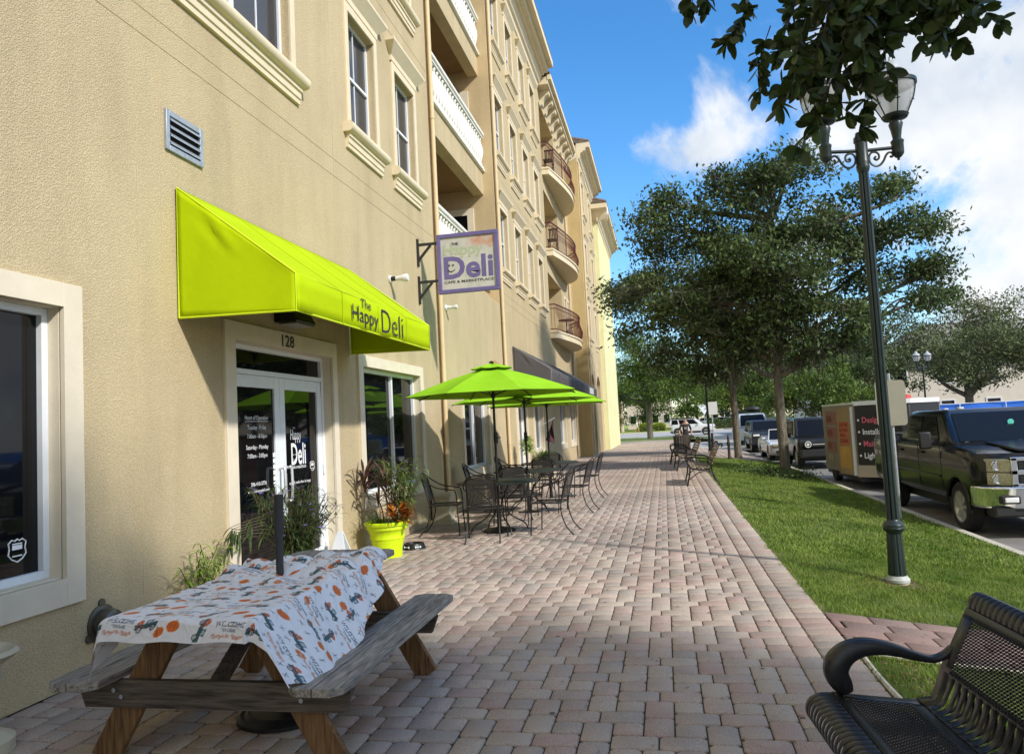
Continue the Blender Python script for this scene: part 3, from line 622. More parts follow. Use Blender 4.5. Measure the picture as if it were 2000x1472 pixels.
# doors
def doorset(a, c, f, X=XW, zt=2.2, surr=.17):
    s = MB(); p_ = .03
    s.box(X-.005, X+p_, a-surr, a, 0, f+surr); s.box(X-.005, X+p_, c, c+.12, 0, f+surr); s.box(X-.005, X+p_, a, c, f, f+surr)
    s.box(X-.12, X-.006, a, a+.004, 0, f); s.box(X-.12, X-.006, c-.004, c, 0, f); s.box(X-.12, X-.006, a, c, f-.004, f)
    w = part('door', s, M_trim2, BLD, bevel=.006, seg=1, smooth=False)
    xg = X-.12; fr = MB(); t = .055
    fr.box(xg-.05, xg+.02, a+.004, a+t, 0, f-.004); fr.box(xg-.05, xg+.02, c-t, c-.004, 0, f-.004); fr.box(xg-.05, xg+.019, a+t, c-t, f-.05, f-.004); fr.box(xg-.05, xg+.019, a+t, c-t, zt-.03, zt+.02); fr.box(xg-.05, xg+.03, a+t, c-t, 0, .015)
    part('frame', fr, M_white, w, bevel=.003, seg=1, smooth=False)
    q = MB(); q.quad((xg-.02, a+t, zt), (xg-.02, c-t, zt), (xg-.02, c-t, f-.05), (xg-.02, a+t, f-.05)); part('transom_pane', q, M_glass, w, smooth=False, fix=False)
    m_ = (a+c)/2
    for (ya, yb) in ((a+t+.004, m_-.003), (m_+.003, c-t-.004)):
        l = MB(); x0_, x1_ = xg-.035, xg+.01; st = .105
        l.box(x0_, x1_, ya, ya+st, .02, zt-.034); l.box(x0_, x1_, yb-st, yb, .02, zt-.034); l.box(x0_, x1_-.001, ya+st, yb-st, zt-.034-.12, zt-.034); l.box(x0_, x1_-.001, ya+st, yb-st, .02, .26)
        d = part('door_leaf', l, M_white, w, bevel=.004, seg=1, smooth=False)
    q = MB()
    for (ya, yb) in ((a+t, m_), (m_, c-t)): q.quad((xg-.012, ya+.1, .25), (xg-.012, yb-.1, .25), (xg-.012, yb-.1, zt-.14), (xg-.012, ya+.1, zt-.14))
    part('door_glass', q, M_glass, w, smooth=False, fix=False)
    return w, m_, xg
dw, dm, xg = doorset(DOOR[0], DOOR[1], DOOR[3])
M_chrome = mat('brushed_steel', (.8, .8, .79), .3, metal=.7)
for s_ in (-1, 1):
    h = MB(); y_ = dm+s_*.055; p_ = [(xg+.01, y_, .88), (xg+.06, y_, .88), (xg+.085, y_+s_*.02, .9), (xg+.085, y_+s_*.02, 1.2), (xg+.06, y_, 1.22), (xg+.01, y_, 1.22)]
    h.tube(smoothpts(p_, 4), .014, 8); part('door_handle', h, M_chrome, dw)
for z_ in (2.12, 1.15, .25):
    for yh in (DOOR[1]-.06, DOOR[0]+.06): b = MB(); b.tube([(xg+.025, yh, z_-.055), (xg+.025, yh, z_+.055)], .014, 8); part('hinge', b, M_white, dw)
M_vinyl = mat('white_vinyl_lettering', (.85, .85, .85), .5)
PXD = planeX(xg-.008, 0, 0)
for tx, xa, xb, zb_, cp in (('Hours of Operation', 6.6, 7.03, 1.727, .042), ('Tuesday - Friday', 6.64, 6.99, 1.63, .042), ('7:00am - 8:00pm', 6.63, 7.0, 1.545, .04), ('Saturday - Monday', 6.61, 7.02, 1.435, .042), ('7:00am - 3:00pm', 6.63, 7.0, 1.35, .04), ('386-410-3776', 6.68, 6.97, 1.075, .036), ('www.thehappydeli.com', 6.62, 7.02, 1.01, .028)):
    fitline(tx, xa, xb, zb_, cp, M_vinyl, 'opening_hours', PXD, dw, .0 if cp > .037 else .012)
b = MB(); b.box(xg-.0095, xg-.0065, 6.6, 7.03, 1.708, 1.712); part('underline', b, M_vinyl, dw, smooth=False); b = MB()
for i_, z_ in enumerate((1.34, 1.28, 1.22, 1.16, 1.10, 1.04)): b.box(xg-.0095, xg-.0065, 7.11, 7.155, z_, z_+.045)
part('sticker', b, M_vinyl, dw, smooth=False)
for tx, xa, xb, zb_, cp, bo_ in (('THE', 7.545, 7.6, 1.63, .014, .01), ('Happy', 7.49, 7.73, 1.51, .11, .004), ('Deli', 7.5, 7.83, 1.24, .23, .014), ('CAFE & MARKETPLACE', 7.5, 7.83, 1.195, .026, .02), ('eat well, smile often, be happy', 7.44, 7.93, 1.03, .03, .01)):
    fitline(tx, xa, xb, zb_, cp, M_vinyl, 'door_logo', PXD, dw, bo_)
b = MB()
for y_ in (7.545, 7.585): b.tube([(xg-.009, y_, 1.345), (xg-.005, y_, 1.345)], .006, 8)
b.tube([(xg-.006, 7.565+.028*sin(t), 1.31-.03*cos(t)) for t in np.linspace(-1.2, 1.2, 8)], .0035, 5); part('smile', b, M_vinyl, dw)
def shield(X, y_, z_, s, m, par):
    b = MB(); pts_ = [(-.5, .35), (-.3, .5), (-.12, .44), (0, .52), (.12, .44), (.3, .5), (.5, .35), (.44, .1), (.5, -.2), (.3, -.42), (0, -.56), (-.3, -.42), (-.5, -.2), (-.44, .1)]
    b.tube([(X, y_+p*s, z_+q*s) for p, q in pts_], s*.035, 5, closed=True)
    for zz in (.27, .02, -.3): b.box(X-.001, X+.001, y_-.28*s, y_+.28*s, z_+zz*s, z_+(zz+(.22 if zz == .02 else .06))*s)
    return part('sticker', b, m, par, smooth=False)
shield(xg-.008, 7.98, 1.2, .1, M_vinyl, dw)
lw = [o for o in BLD.children if o.name.startswith('window')]
shield(XW-.12-.008, 3.985, .92, .13, M_vinyl, BLD)
fitline('128', 7.075, 7.335, 2.482, .12, mat('number_black', (.03, .012, .015), .4), 'house_number', planeX(XW+.034, 0, 0), BLD, .015)
# second shop door
d2, m2, xg2 = doorset(D2[0], D2[1], D2[3])

# score lines in the stucco
M_sc = mat('score_line', srgb(182, 162, 124), .9)
for (ya, yb, X) in ((-6, Y1-.1, XW), (Y2+.14, Y3, XW), (31, Y4, XW), (Y4, Y5, X3)):
    for k in range(3):
        for dz in (4.985, 4.765): b = MB(); b.box(X-.002, X+.0035, ya, yb, dz+k*FH, dz+k*FH+.007); part('score_line', b, M_sc, BLD, smooth=False)
for (y_, za, zb) in ((4.96, 0, 5), (5.24, 2.9, 4.78), (8.56, 2.65, 8), (3.2, 2.7, 5)): b = MB(); b.box(XW-.002, XW+.003, y_, y_+.007, za, zb); part('score_line', b, mat('joint_tan', srgb(196, 176, 138), .9), BLD, smooth=False)
# cornices
def cornice(name, X, ya, yb, prof, m=M_trim):
    b = MB(); b.prism(prof, lambda x, z: (X+x, ya, z), lambda x, z: (X+x, yb, z)); return part(name, b, m, BLD, ang=20)
pr = [(0, 14.0), (.04, 14.02), (.06, 14.14), (.13, 14.2), (.2, 14.38), (.22, 14.43), (.3, 14.44), (.32, 14.5), (.45, 14.52), (.47, 14.62), (.48, 14.66), (.66, 14.67), (.66, 14.9), (0, 14.95)]
cornice('cornice', XW, -6, Y3-.05, pr)
cornice('cornice', X3, Y4+.02, Y5-.1, [(x*.95, z-.15) for x, z in pr])
cornice('cornice', X4, Y5-.3, 52.3, [(x*.95, z-1.15) for x, z in pr])
b = MB(); b.prism([(0, 12.9), (.15, 12.95), (.3, 13.2), (.34, 13.4), (.66, 13.5), (.66, 13.75), (0, 13.8)], lambda x, z: (-12, Y5+.01-x, z), lambda x, z: (X4+.62, Y5+.01-x, z)); part('cornice', b, M_trim, BLD, ang=20)
# eave over the far bay with scrolled brackets
b = MB(); b.box(XW, -3.42, Y3+.02, Y4-.02, 14.13, 14.33); b.box(XW, -3.44, Y3+.02, Y4-.02, 14.33, 14.42); b.box(-3.45, -3.3, Y3, Y4, 14.28, 14.47); part('eave', b, M_trim, BLD, bevel=.01)
for i in range(9):
    y_ = 27.3+i*.86; b = MB(); b.prism([(0, 13.55), (.1, 13.62), (.14, 13.8), (.22, 13.92), (.36, 13.98), (.38, 14.13), (0, 14.13)], lambda x, z: (XW+x, y_, z), lambda x, z: (XW+x, y_+.3, z)); part('eave_bracket', b, M_trim, BLD, ang=30)
M_tile = mat('clay_roof_tiles', srgb(120, 104, 92), .85, var=.35, vscale=6, isl=.2)
def tile_roof(xa, xb, ya, yb, za, zb):
    b = MB(); n = int((yb-ya)/.28)
    for i in range(n):
        y_ = ya+.14+i*.28; b.tube([(xb, y_, za+.03), ((xa+xb)/2, y_, (za+zb)/2+.03), (xa, y_, zb+.03)], .11, 8)
    b.quad((xb, ya, za), (xb, yb, za), (xa, yb, zb), (xa, ya, zb)); b.quad((xb, ya, za-.02), (xa, ya, zb), (xa, ya, za-.02)); part('roof', b, M_tile, BLD)
tile_roof(-12, XW+.62, 0, Y3-.1, 14.95, 17.5); tile_roof(-12, -3.36, Y3, Y4, 14.5, 17.2); tile_roof(-12, X3+.6, Y4, Y5, 14.78, 17.4); tile_roof(-12, X4+.6, Y5-.6, 52, 13.82, 17)
# gutter and downpipes
M_pipe = mat('downpipe_cream', srgb(214, 190, 148), .55, var=.05)
def pipe(pts_, r=.04, m=M_pipe):
    b = MB(); b.tube(pts_, r, 10); 
    for z_ in np.arange(1.1, 14, 3.05): b.tube([(pts_[-1][0], pts_[-1][1], z_), (pts_[-1][0], pts_[-1][1], z_+.04)], r*1.25, 10)
    return part('downpipe', b, m, BLD)
pipe([(XW+.055, Y1+.02, 14.2), (XW+.055, Y1+.02, .1)], .042); pipe([(XW+.055, Y2+.12, 14.2), (XW+.055, Y2+.12, .1)], .042); pipe([(XW+.05, 33.2, 14), (XW+.05, 33.2, .1)]); pipe([(X3+.05, 34.95, 13.9), (X3+.05, 34.95, .1)])
for ya, yb in ((Y1-.045, Y1-.02), (Y2+.05, Y2+.072), (33.1, 33.13)): b = MB(); b.box(XW-.003, XW+.006, ya, yb, 0, ZT); part('expansion_joint', b, mat('joint_brown', srgb(96, 66, 38), .9), BLD, smooth=False)
b = MB(); b.tube([(-3.33, Y4+.02, 14.3), (-3.33, Y4+.02, 14.1), (-3.6, Y4+.02, 13.95), (-3.78, Y4-.06, 13.9), (-3.78, Y4-.06, 13.5)], .04, 8); part('gutter_elbow', b, M_white, BLD)
b = MB(); b.tube([(X4+.62, Y5-.25, 13.6), (X4+.62, Y5-.25, 13.2), (X4+.2, Y5-.1, 12.95), (X4+.05, Y5-.05, 12.85)], .045, 8); part('gutter_elbow', b, M_white, BLD)

# loggia beams, balustrades
def balus(yc, z0):
    pr_ = [(.03, 0), (.05, .01), (.05, .06), (.03, .09), (.035, .13), (.075, .27), (.088, .38), (.075, .49), (.035, .63), (.03, .67), (.05, .7), (.05, .75), (.03, .76)]
    b = MB(); b.lathe([(r, z*.98) for r, z in pr_], (XB-.02, 0, z0), 10); return b
protoB = None
for k, (a, c, zb, zt) in enumerate(bays):
    sill = 4.95+k*3.06+(.0 if k else 0)
    bt = zt; bh = (sill+3.06)-bt if k < 2 else .8
    b = MB(); b.box(XB-.26, XB, a, c, bt, bt+bh)                       # spandrel beam over this opening
    if k == 0: b.box(XB-.26, XB, a, c, 4.5, sill)
    part('spandrel', b, M_wall, BLD, smooth=False)
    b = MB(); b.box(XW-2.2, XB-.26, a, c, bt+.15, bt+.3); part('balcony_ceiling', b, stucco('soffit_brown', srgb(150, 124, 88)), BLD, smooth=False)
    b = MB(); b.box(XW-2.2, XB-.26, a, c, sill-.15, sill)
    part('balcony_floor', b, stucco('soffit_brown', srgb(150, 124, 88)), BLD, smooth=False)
    rl = MB(); rl.prism([(XB-.14, sill), (XB+.07, sill), (XB+.07, sill+.05), (XB+.045, sill+.07), (XB+.045, sill+.12), (XB-.1, sill+.12)], lambda x, z: (x, a, z), lambda x, z: (x, c, z))
    t_ = sill+.87; rl.prism([(XB-.12, t_), (XB+.05, t_), (XB+.05, t_+.04), (XB+.085, t_+.06), (XB+.085, t_+.12), (XB+.03, t_+.17), (XB-.1, t_+.17), (XB-.15, t_+.1)], lambda x, z: (x, a, z), lambda x, z: (x, c, z))
    rp = part('balustrade', rl, mat('white_cast_stone', srgb(232, 230, 220), .7, var=.05), BLD, ang=25)
    n = 27
    for i in range(n):
        y_ = a+.1+i*(c-a-.2)/(n-1)
        if protoB is None: protoB = part('baluster', balus(0, 0), MATS['white_cast_stone'], rp); protoB.location = (0, y_, sill+.12)
        else: q = protoB.copy(); COL.objects.link(q); q.parent = rp; q.matrix_parent_inverse = Matrix.Identity(4); q.location = (0, y_, sill+.12)
    # glazed door on the side wall of each loggia
    dfr = MB(); yy_ = Y2-.004; z0 = sill; x1_ = XB-.27; x0_ = x1_-1.0
    dfr.box(x0_, x1_, yy_-.04, yy_, z0, z0+2.15); dw2 = part('balcony_door', dfr, M_trim2, BLD, bevel=.006)
    g = MB(); g.box(x0_+.16, x1_-.17, yy_-.046, yy_-.042, z0+.1, z0+1.98); part('pane', g, M_glass, dw2, smooth=False)

# curved far balconies
M_maroon = mat('maroon_iron', srgb(92, 38, 34), .5, var=.15, vscale=20)
outl = smoothpts([(-3.6, 26.92), (-3.42, 27.9), (-3.24, 29.1), (-3.14, 30.3), (-3.2, 31.4), (-3.42, 32.3), (-3.85, 33.0)], 6)
outl = [(-3.85, 26.9)]+[(p.x, p.y) for p in [Vector((q[0], q[1], 0)) for q in outl]]
for k in range(3):
    zt = 4.95+k*3.05; b = MB(); b.prism(outl, lambda x, y: (x, y, zt-.26), lambda x, y: (x, y, zt-.06)); b.prism([(XW+(x-XW)*1.06, y+(.02 if y > 30 else -.03)) for x, y in outl], lambda x, y: (x, y, zt-.06), lambda x, y: (x, y, zt))
    bl = part('balcony', b, M_trim, BLD, ang=30)
    r = MB(); path = [(x-.04 if x > -3.8 else x, y, 0) for x, y in outl]
    for (zz, rr) in ((zt+.07, .016), (zt+.83, .014), (zt+.98, .024)): r.tube([(p[0], p[1], zz) for p in path], rr, 6)
    # bowed pickets
    L_ = [0]
    for i in range(1, len(path)): L_.append(L_[-1]+sqrt((path[i][0]-path[i-1][0])**2+(path[i][1]-path[i-1][1])**2))
    s_ = .06
    while s_ < L_[-1]:
        i = max(j for j in range(len(L_)) if L_[j] <= s_); i = min(i, len(path)-2); t = (s_-L_[i])/max(1e-6, L_[i+1]-L_[i]); x = path[i][0]*(1-t)+path[i+1][0]*t; y_ = path[i][1]*(1-t)+path[i+1][1]*t
        nx, ny = (path[i+1][1]-path[i][1]), -(path[i+1][0]-path[i][0]); q = sqrt(nx*nx+ny*ny); nx /= q; ny /= q
        r.tube([(x+nx*o_, y_+ny*o_, zt+z_) for o_, z_ in ((0, .07), (.08, .2), (.11, .36), (.05, .55), (0, .7), (0, .98))], .009, 4, cap=False); s_ += .115
    part('railing', r, M_maroon, bl)
    # a small table and a chair stand on each balcony
b = MB(); b.lathe([(.02, 5.0), (.02, 5.68), (.32, 5.7), (.32, 5.73), (.01, 5.74)], (-3.62, 29.9, 0), 14)
for i in range(4): a_ = i*pi/2+.5; b.tube([(-3.62+.3*cos(a_), 29.9+.3*sin(a_), 4.95), (-3.62, 29.9, 5.3)], .014, 5)
single('balcony_table', b, M_iron, 'small round dark table on the lowest curved balcony', 'table')
for kk, lab in ((1, 'dark slatted chair behind the middle curved balcony railing'), (2, 'dark slatted chair behind the top curved balcony railing')):
    b = MB(); z0 = 4.95+kk*3.05; b.box(-3.84, -3.5, 27.3, 27.7, z0+.42, z0+.45)
    for dx in (-.32, -.02):
        for dy in (.02, .38): b.box(-3.5+dx, -3.47+dx, 27.3+dy-.015, 27.3+dy+.015, z0, z0+.43)
    for i in range(6): b.box(-3.82+i*.06, -3.79+i*.06, 27.68, 27.7, z0+.45, z0+.9)
    b.box(-3.84, -3.48, 27.67, 27.71, z0+.88, z0+.93); single('balcony_chair', b, M_iron, lab, 'chair', smooth=False)
# ------------------------------------------------------------------ awnings and signs on the facade
M_lime = mat('lime_awning_canvas', srgb(178, 202, 0), .8, var=.06, vscale=1.6, spec=.18, trans=.04, bump=.12, bscale=14, bdist=.02)
M_limeE = mat('lime_piping', srgb(206, 226, 30), .6)
def awning(name, label, ya, yb, zt, zm, zb, dep, m, me, segs=1, hip=0., trans_floor=None):
    """wedge awning: sloped top, side panels, front valance, with slight sag"""
    t = thing(name, label, 'awning', (XW, (ya+yb)/2, zb)); x0, x1 = XW+.02, XW+dep
    def top(u, v):
        y = ya+(yb-ya)*u; sag = -.018*sin(pi*v)*(.6+.4*sin(u*pi*segs)**2); k = hip*(1-v)
        return (x0+(x1-x0)*v, ya+k+(yb-ya-2*k)*u if hip else y, zt+(zm-zt)*v+sag)
    b = MB().grid(top, 40, 8)
    o = part('top_panel', b, m, t); s = o.modifiers.new('s', 'SOLIDIFY'); s.thickness = .004
    b = MB().grid(lambda u, v: (x1+.006*sin(u*37)*v+.004*sin(u*11+2), ya+(yb-ya)*u, zm+(zb-zm)*v), 60, 3); o = part('valance', b, m, t); s = o.modifiers.new('s', 'SOLIDIFY'); s.thickness = .004
    for y_ in (ya, yb):
        q = MB()
        def side(u, v):
            x = x0+(x1-x0)*u; zt_ = zt+(zm-zt)*u; zb_ = zb+.02*(1-u); ruck = (.014*sin(u*34+v*4)*math.exp(-v*5)*math.exp(-u*5)+.02*sin((u-v)*18)*math.exp(-((u-.35)**2+(v-.14)**2)*50)+.006*sin(u*9+v*3))*min(1, v*(1-v)*7)*min(1, u*(1-u)*9)
            return (x, y_+ruck, zt_+(zb_-zt_)*v)
        q.grid(side, 24, 16); o = part('side_panel', q, m, t); s = o.modifiers.new('s', 'SOLIDIFY'); s.thickness = .004
    e = MB(); r = .009
    for y_ in (ya, yb): e.tube([(x0, y_, zb+.02), (x0, y_, zt), (x1, y_, zm), (x1, y_, zb), (x0, y_, zb+.02)], r, 6)
    e.tube([(x1, ya, zm), (x1, yb, zm)], r*.7, 6); e.tube([(x1, ya, zb), (x1, yb, zb)], r, 6); part('piping', e, me, t)
    fr = MB()
    for y_ in np.linspace(ya+.04, yb-.04, 4 if yb-ya < 5 else 9): fr.tube([(x0+.02, y_, zt-.05), (x1-.03, y_, zm-.04), (x1-.03, y_, zb+.04)], .012, 6)
    part('frame', fr, M_black, t)
    for i in range(1, 4 if yb-ya < 5 else 9):
        y_ = ya+(yb-ya)*i/(4 if yb-ya < 5 else 9); q = MB(); q.tube([(x0+(x1-x0)*v, y_, zt+(zm-zt)*v-.018*sin(pi*v)*(.6+.4*sin((y_-ya)/(yb-ya)*pi*segs)**2)+.004) for v in np.linspace(0, 1, 9)]+[(x1+.012, y_, zm-.01), (x1+.012, y_, zb)], .0035, 5); part('seam', q, m, t)
    return t, x1
aw, ax = awning('deli_awning', 'lime green canvas awning over the deli door lettered The Happy Deli', 5.42, 8.86, 3.64, 2.83, 2.53, 1.06, M_lime, M_limeE)
M_let = mat('awning_lettering', srgb(52, 40, 58), .6)
for tx, xa, xb, zb_, cp, bo_ in (('The', 6.69, 6.94, 2.745, .085, .0), ('Happy', 6.48, 7.13, 2.6, .145, -.002), ('Deli', 7.22, 7.86, 2.56, .24, -.012)): fitline(tx, xa, xb, zb_, cp, M_let, 'lettering', planeX(ax+.016, 0, 0), aw, bo_)
M_char = mat('charcoal_canvas', srgb(84, 80, 80), .7, var=.06, vscale=3)
aw2, ax2 = awning('charcoal_awning', 'long charcoal grey canvas awning over the second shop front', 19.5, 33.0, 3.68, 3.0, 2.62, 1.02, M_char, mat('charcoal_piping', srgb(150, 148, 146), .6), segs=5)
b = MB(); b.box(ax2+.01, ax2+.016, 29.7, 31.4, 2.7, 2.95); part('panel', b, mat('pale_patch', srgb(190, 196, 192), .7), aw2, smooth=False)

# projecting sign
sg = thing('hanging_shop_sign', 'square purple framed sign reading The Happy Deli Cafe & Marketplace on two black wall brackets', 'sign', (XW, 11.75, 3.75))
YS = 11.75; sx0, sx1, sz0, sz1 = -3.5, -2.46, 3.76, 4.75
M_pur = mat('purple_paint', srgb(104, 94, 142), .6, var=.1, vscale=9)
b = MB(); fw = .065
b.box(sx0, sx1, YS-.035, YS+.035, sz1-fw, sz1); b.box(sx0, sx1, YS-.035, YS+.035, sz0, sz0+fw); b.box(sx0, sx0+fw, YS-.035, YS+.035, sz0+fw, sz1-fw); b.box(sx1-fw, sx1, YS-.035, YS+.035, sz0+fw, sz1-fw); part('sign_frame', b, M_pur, sg, bevel=.006, smooth=False)
def sign_mat():
    m = mat('weathered_sign_face', srgb(186, 184, 176), .75, var=.08, vscale=6, col2=srgb(198, 194, 186)); n = m.node_tree.nodes; l = m.node_tree.links; p = n['Principled BSDF']; t = next(x for x in n if x.type == 'TEX_COORD')
    nz = n.new('ShaderNodeTexNoise'); nz.inputs['Scale'].default_value = 6; nz.inputs['Detail'].default_value = 8; l.new(t.outputs['Object'], nz.inputs['Vector'])
    d = n.new('ShaderNodeVectorMath'); d.operation = 'DISTANCE'; d.inputs[1].default_value = (-2.56, 11.75, 4.68); mp = n.new('ShaderNodeMapping'); mp.inputs['Scale'].default_value = (.62, 1, 1.15); mp.inputs['Location'].default_value = (-2.56*.38, 0, -4.68*.15); l.new(t.outputs['Object'], mp.inputs[0]); l.new(mp.outputs[0], d.inputs[0])
    mr = n.new('ShaderNodeMapRange'); mr.inputs['From Min'].default_value = .12; mr.inputs['From Max'].default_value = .42; mr.inputs['To Min'].default_value = .42; mr.inputs['To Max'].default_value = 0; l.new(d.outputs['Value'], mr.inputs['Value'])
    a = n.new('ShaderNodeMath'); a.operation = 'ADD'; l.new(nz.outputs['Fac'], a.inputs[0]); l.new(mr.outputs[0], a.inputs[1]); r = n.new('ShaderNodeMapRange'); r.inputs['From Min'].default_value = .74; r.inputs['From Max'].default_value = 1.0; r.inputs['To Max'].default_value = .8; l.new(a.outputs[0], r.inputs['Value'])
    mx = n.new('ShaderNodeMixRGB'); mx.inputs[2].default_value = (*srgb(186, 110, 62), 1); src = p.inputs['Base Color'].links[0].from_socket; l.new(src, mx.inputs[1]); l.new(r.outputs[0], mx.inputs[0]); l.new(mx.outputs[0], p.inputs['Base Color']); return m
b = MB(); b.box(sx0+fw, sx1-fw, YS-.014, YS+.014, sz0+fw, sz1-fw); part('sign_face', b, sign_mat(), sg, smooth=False)
PY = YS-.016
PS = planeY(0, PY, 0)
fitline('Deli', -3.395, -2.56, 4.01, .36, M_pur, 'lettering', PS, sg, .03)
fitline('Happy', -3.385, -2.73, 4.4, .165, mat('pale_green_letters', srgb(176, 184, 152), .7), 'lettering', planeY(0, PY-.001, 0), sg, .012); fitline('Happy', -3.39, -2.725, 4.397, .172, mat('green_letter_edge', srgb(132, 142, 108), .7), 'lettering', PS, sg, .022)
fitline('CAFE & MARKETPLACE', -3.395, -2.56, 3.925, .042, mat('black_letters', (.02, .02, .02), .6), 'lettering', PS, sg, .02); fitline('THE', -3.25, -3.135, 4.555, .04, MATS['black_letters'], 'lettering', planeY(0, PY-.003, 0), sg, .02)
b = MB(); fx, fz = -3.265, 4.165
for dx in (-.032, .032): b.lathe([(.001, 0), (.014, .001), (.014, .006), (.001, .007)], (fx+dx, PY-.009, fz+.06), 10, axis='y')
b.tube([(fx+.062*sin(t), PY-.004, fz+.01-.055*cos(t)) for t in np.linspace(-1.15, 1.15, 12)], .006, 6); part('smiley', b, MATS['black_letters'], sg)
M_brk = mat('black_wood_bracket', (.025, .023, .022), .6, var=.3, vscale=12)
for z_ in (4.62, 3.99):
    b = MB(); b.box(XW, XW+.03, YS-.03, YS+.03, z_-.36, z_+.1); b.box(XW+.03, sx0+.005, YS-.02, YS+.02, z_-.02, z_+.02); b.beam((XW+.03, YS, z_-.25), (XW+.24, YS, z_-.02), .036, .036, (0, 1, 0)); part('bracket', b, M_brk, sg, smooth=False)

def floodbulb(y_, z_, label, s=1.):
    t = thing('spot_light', label, 'light', (XW, y_, z_)); b = MB(); b.lathe([(.03, 0), (.055, .002), (.055, .025), (.03, .03)], (XW, y_, z_), 14, axis='x'); part('base', b, M_white, t)
    b = MB(); b.tube([(XW+.03, y_, z_), (XW+.1, y_, z_)], .035, 10); part('socket', b, M_black if y_ < 11.5 else M_white, t)
    b = MB(); b.lathe([(.034*s, 0), (.038*s, .06*s), (.055*s, .12*s), (.06*s, .17*s), (.05*s, .19*s), (.001, .195*s)], (XW+.1, y_, z_), 14, axis='x'); part('bulb', b, mat('frosted_bulb', (.75, .74, .7), .25), t)
floodbulb(10.4, 3.8, 'white flood bulb in a black socket beside the awning end'); floodbulb(13.3, 3.8, 'white flood bulb on the wall below the purple sign', .7)
# wall pack under the awning
t = thing('wall_pack_light', 'black wedge wall light under the lime awning above the number 128', 'light', (XW, 7.3, 2.8))
b = MB(); b.prism([(0, 2.72), (.24, 2.7), (.26, 2.73), (.12, 2.98), (0, 2.98)], lambda x, z: (XW+x, 6.98, z), lambda x, z: (XW+x, 7.4, z)); part('housing', b, M_black, t, bevel=.008)
b = MB(); b.box(XW+.03, XW+.23, 7.01, 7.37, 2.694, 2.702); part('lens', b, mat('frosted_lens', (.35, .34, .32), .3), t, smooth=False)
# louvre vent
t = thing('louvre_vent', 'square galvanised louvre vent in the wall above the lime awning', 'vent', (XW, 5.55, 3.93)); ya, yb, za, zb = 5.3, 5.8, 3.93, 4.27
b = MB(); f_ = .045; b.box(XW, XW+.025, ya, ya+f_, za, zb); b.box(XW, XW+.025, yb-f_, yb, za, zb); b.box(XW, XW+.024, ya+f_, yb-f_, zb-f_, zb); b.box(XW, XW+.024, ya+f_, yb-f_, za, za+f_); part('frame', b, M_grey, t, bevel=.003)
b = MB()
for i in range(4): z_ = za+.055+i*.066; b.add([(XW+.03, ya+f_, z_), (XW+.03, yb-f_, z_), (XW-.005, yb-f_, z_+.05), (XW-.005, ya+f_, z_+.05), (XW+.03, ya+f_, z_+.014), (XW+.03, yb-f_, z_+.014)], [(0, 1, 2, 3), (0, 4, 5, 1), (4, 5, 2, 3)])
part('louvre', b, M_grey, t, smooth=False); b = MB(); b.box(XW-.003, XW+.002, ya+f_, yb-f_, za+f_, zb-f_); part('opening', b, M_dark, t, smooth=False)
# small bent wall bracket right of bay
b = MB(); b.prism([(0, 0), (.16, .04), (.0, .2)], lambda x, z: (XW+x, 17.2, 2.95+z), lambda x, z: (XW+x, 17.36, 2.95+z)); b.box(XW, XW+.05, 17.2, 17.36, 2.85, 2.95)
single('wall_lamp', b, mat('wall_lamp_tan', srgb(190, 160, 112), .7), 'small tan wedge wall lamp beside the second downpipe', 'light', smooth=False)
# round relief vent low on the wall, its flange with three ears
t = thing('round_drain_outlet', 'dark grey round metal outlet low on the wall behind the picnic table', 'drain', (XW, 4.5, .33))
M_gun = mat('gunmetal', srgb(96, 94, 86), .35, metal=.6, var=.2, vscale=10)
b = MB(); b.lathe([(.13, 0), (.13, .012), (.1, .02), (.105, .06), (.095, .1), (.07, .115), (.055, .1), (.05, .02), (.001, .018)], (XW, 4.53, .33), 22, axis='x'); part('spout', b, M_gun, t)
for a_ in (pi/2, pi/2+2.1, pi/2-2.1): b = MB(); b.lathe([(.001, 0), (.03, .001), (.028, .014), (.001, .016)], (XW, 4.53+.14*cos(a_), .33+.14*sin(a_)), 10, axis='x'); part('lug', b, M_gun, t)
# garden urn at the left edge, pedestal by the downpipe
M_stone = mat('cast_stone', srgb(196, 186, 160), .85, var=.12, vscale=6, bump=.3, bscale=60, bdist=.003)
b = MB(); b.lathe([(.0, .0), (.2, .0), (.2, .06), (.14, .09), (.08, .14), (.07, .2), (.12, .26), (.14, .36), (.15, .44), (.2, .47), (.22, .49), (.2, .51), (.14, .47), (.01, .4)], (-3.57, 3.28, 0), 28)
single('stone_urn', b, M_stone, 'pale cast stone urn cut by the left edge near the wall foot', 'urn')
b = MB()
for (s_, za, zb) in ((.2, 0, .035), (.18, .035, .07), (.15, .07, .42), (.17, .42, .45), (.19, .45, .5)): b.box(-3.66-s_+.0, -3.66+s_, 11.98-s_, 11.98+s_, za, zb)
single('stone_pedestal', b, M_stone, 'square tan stone pedestal standing at the foot of the first downpipe', 'pedestal', smooth=False, bevel=.008)

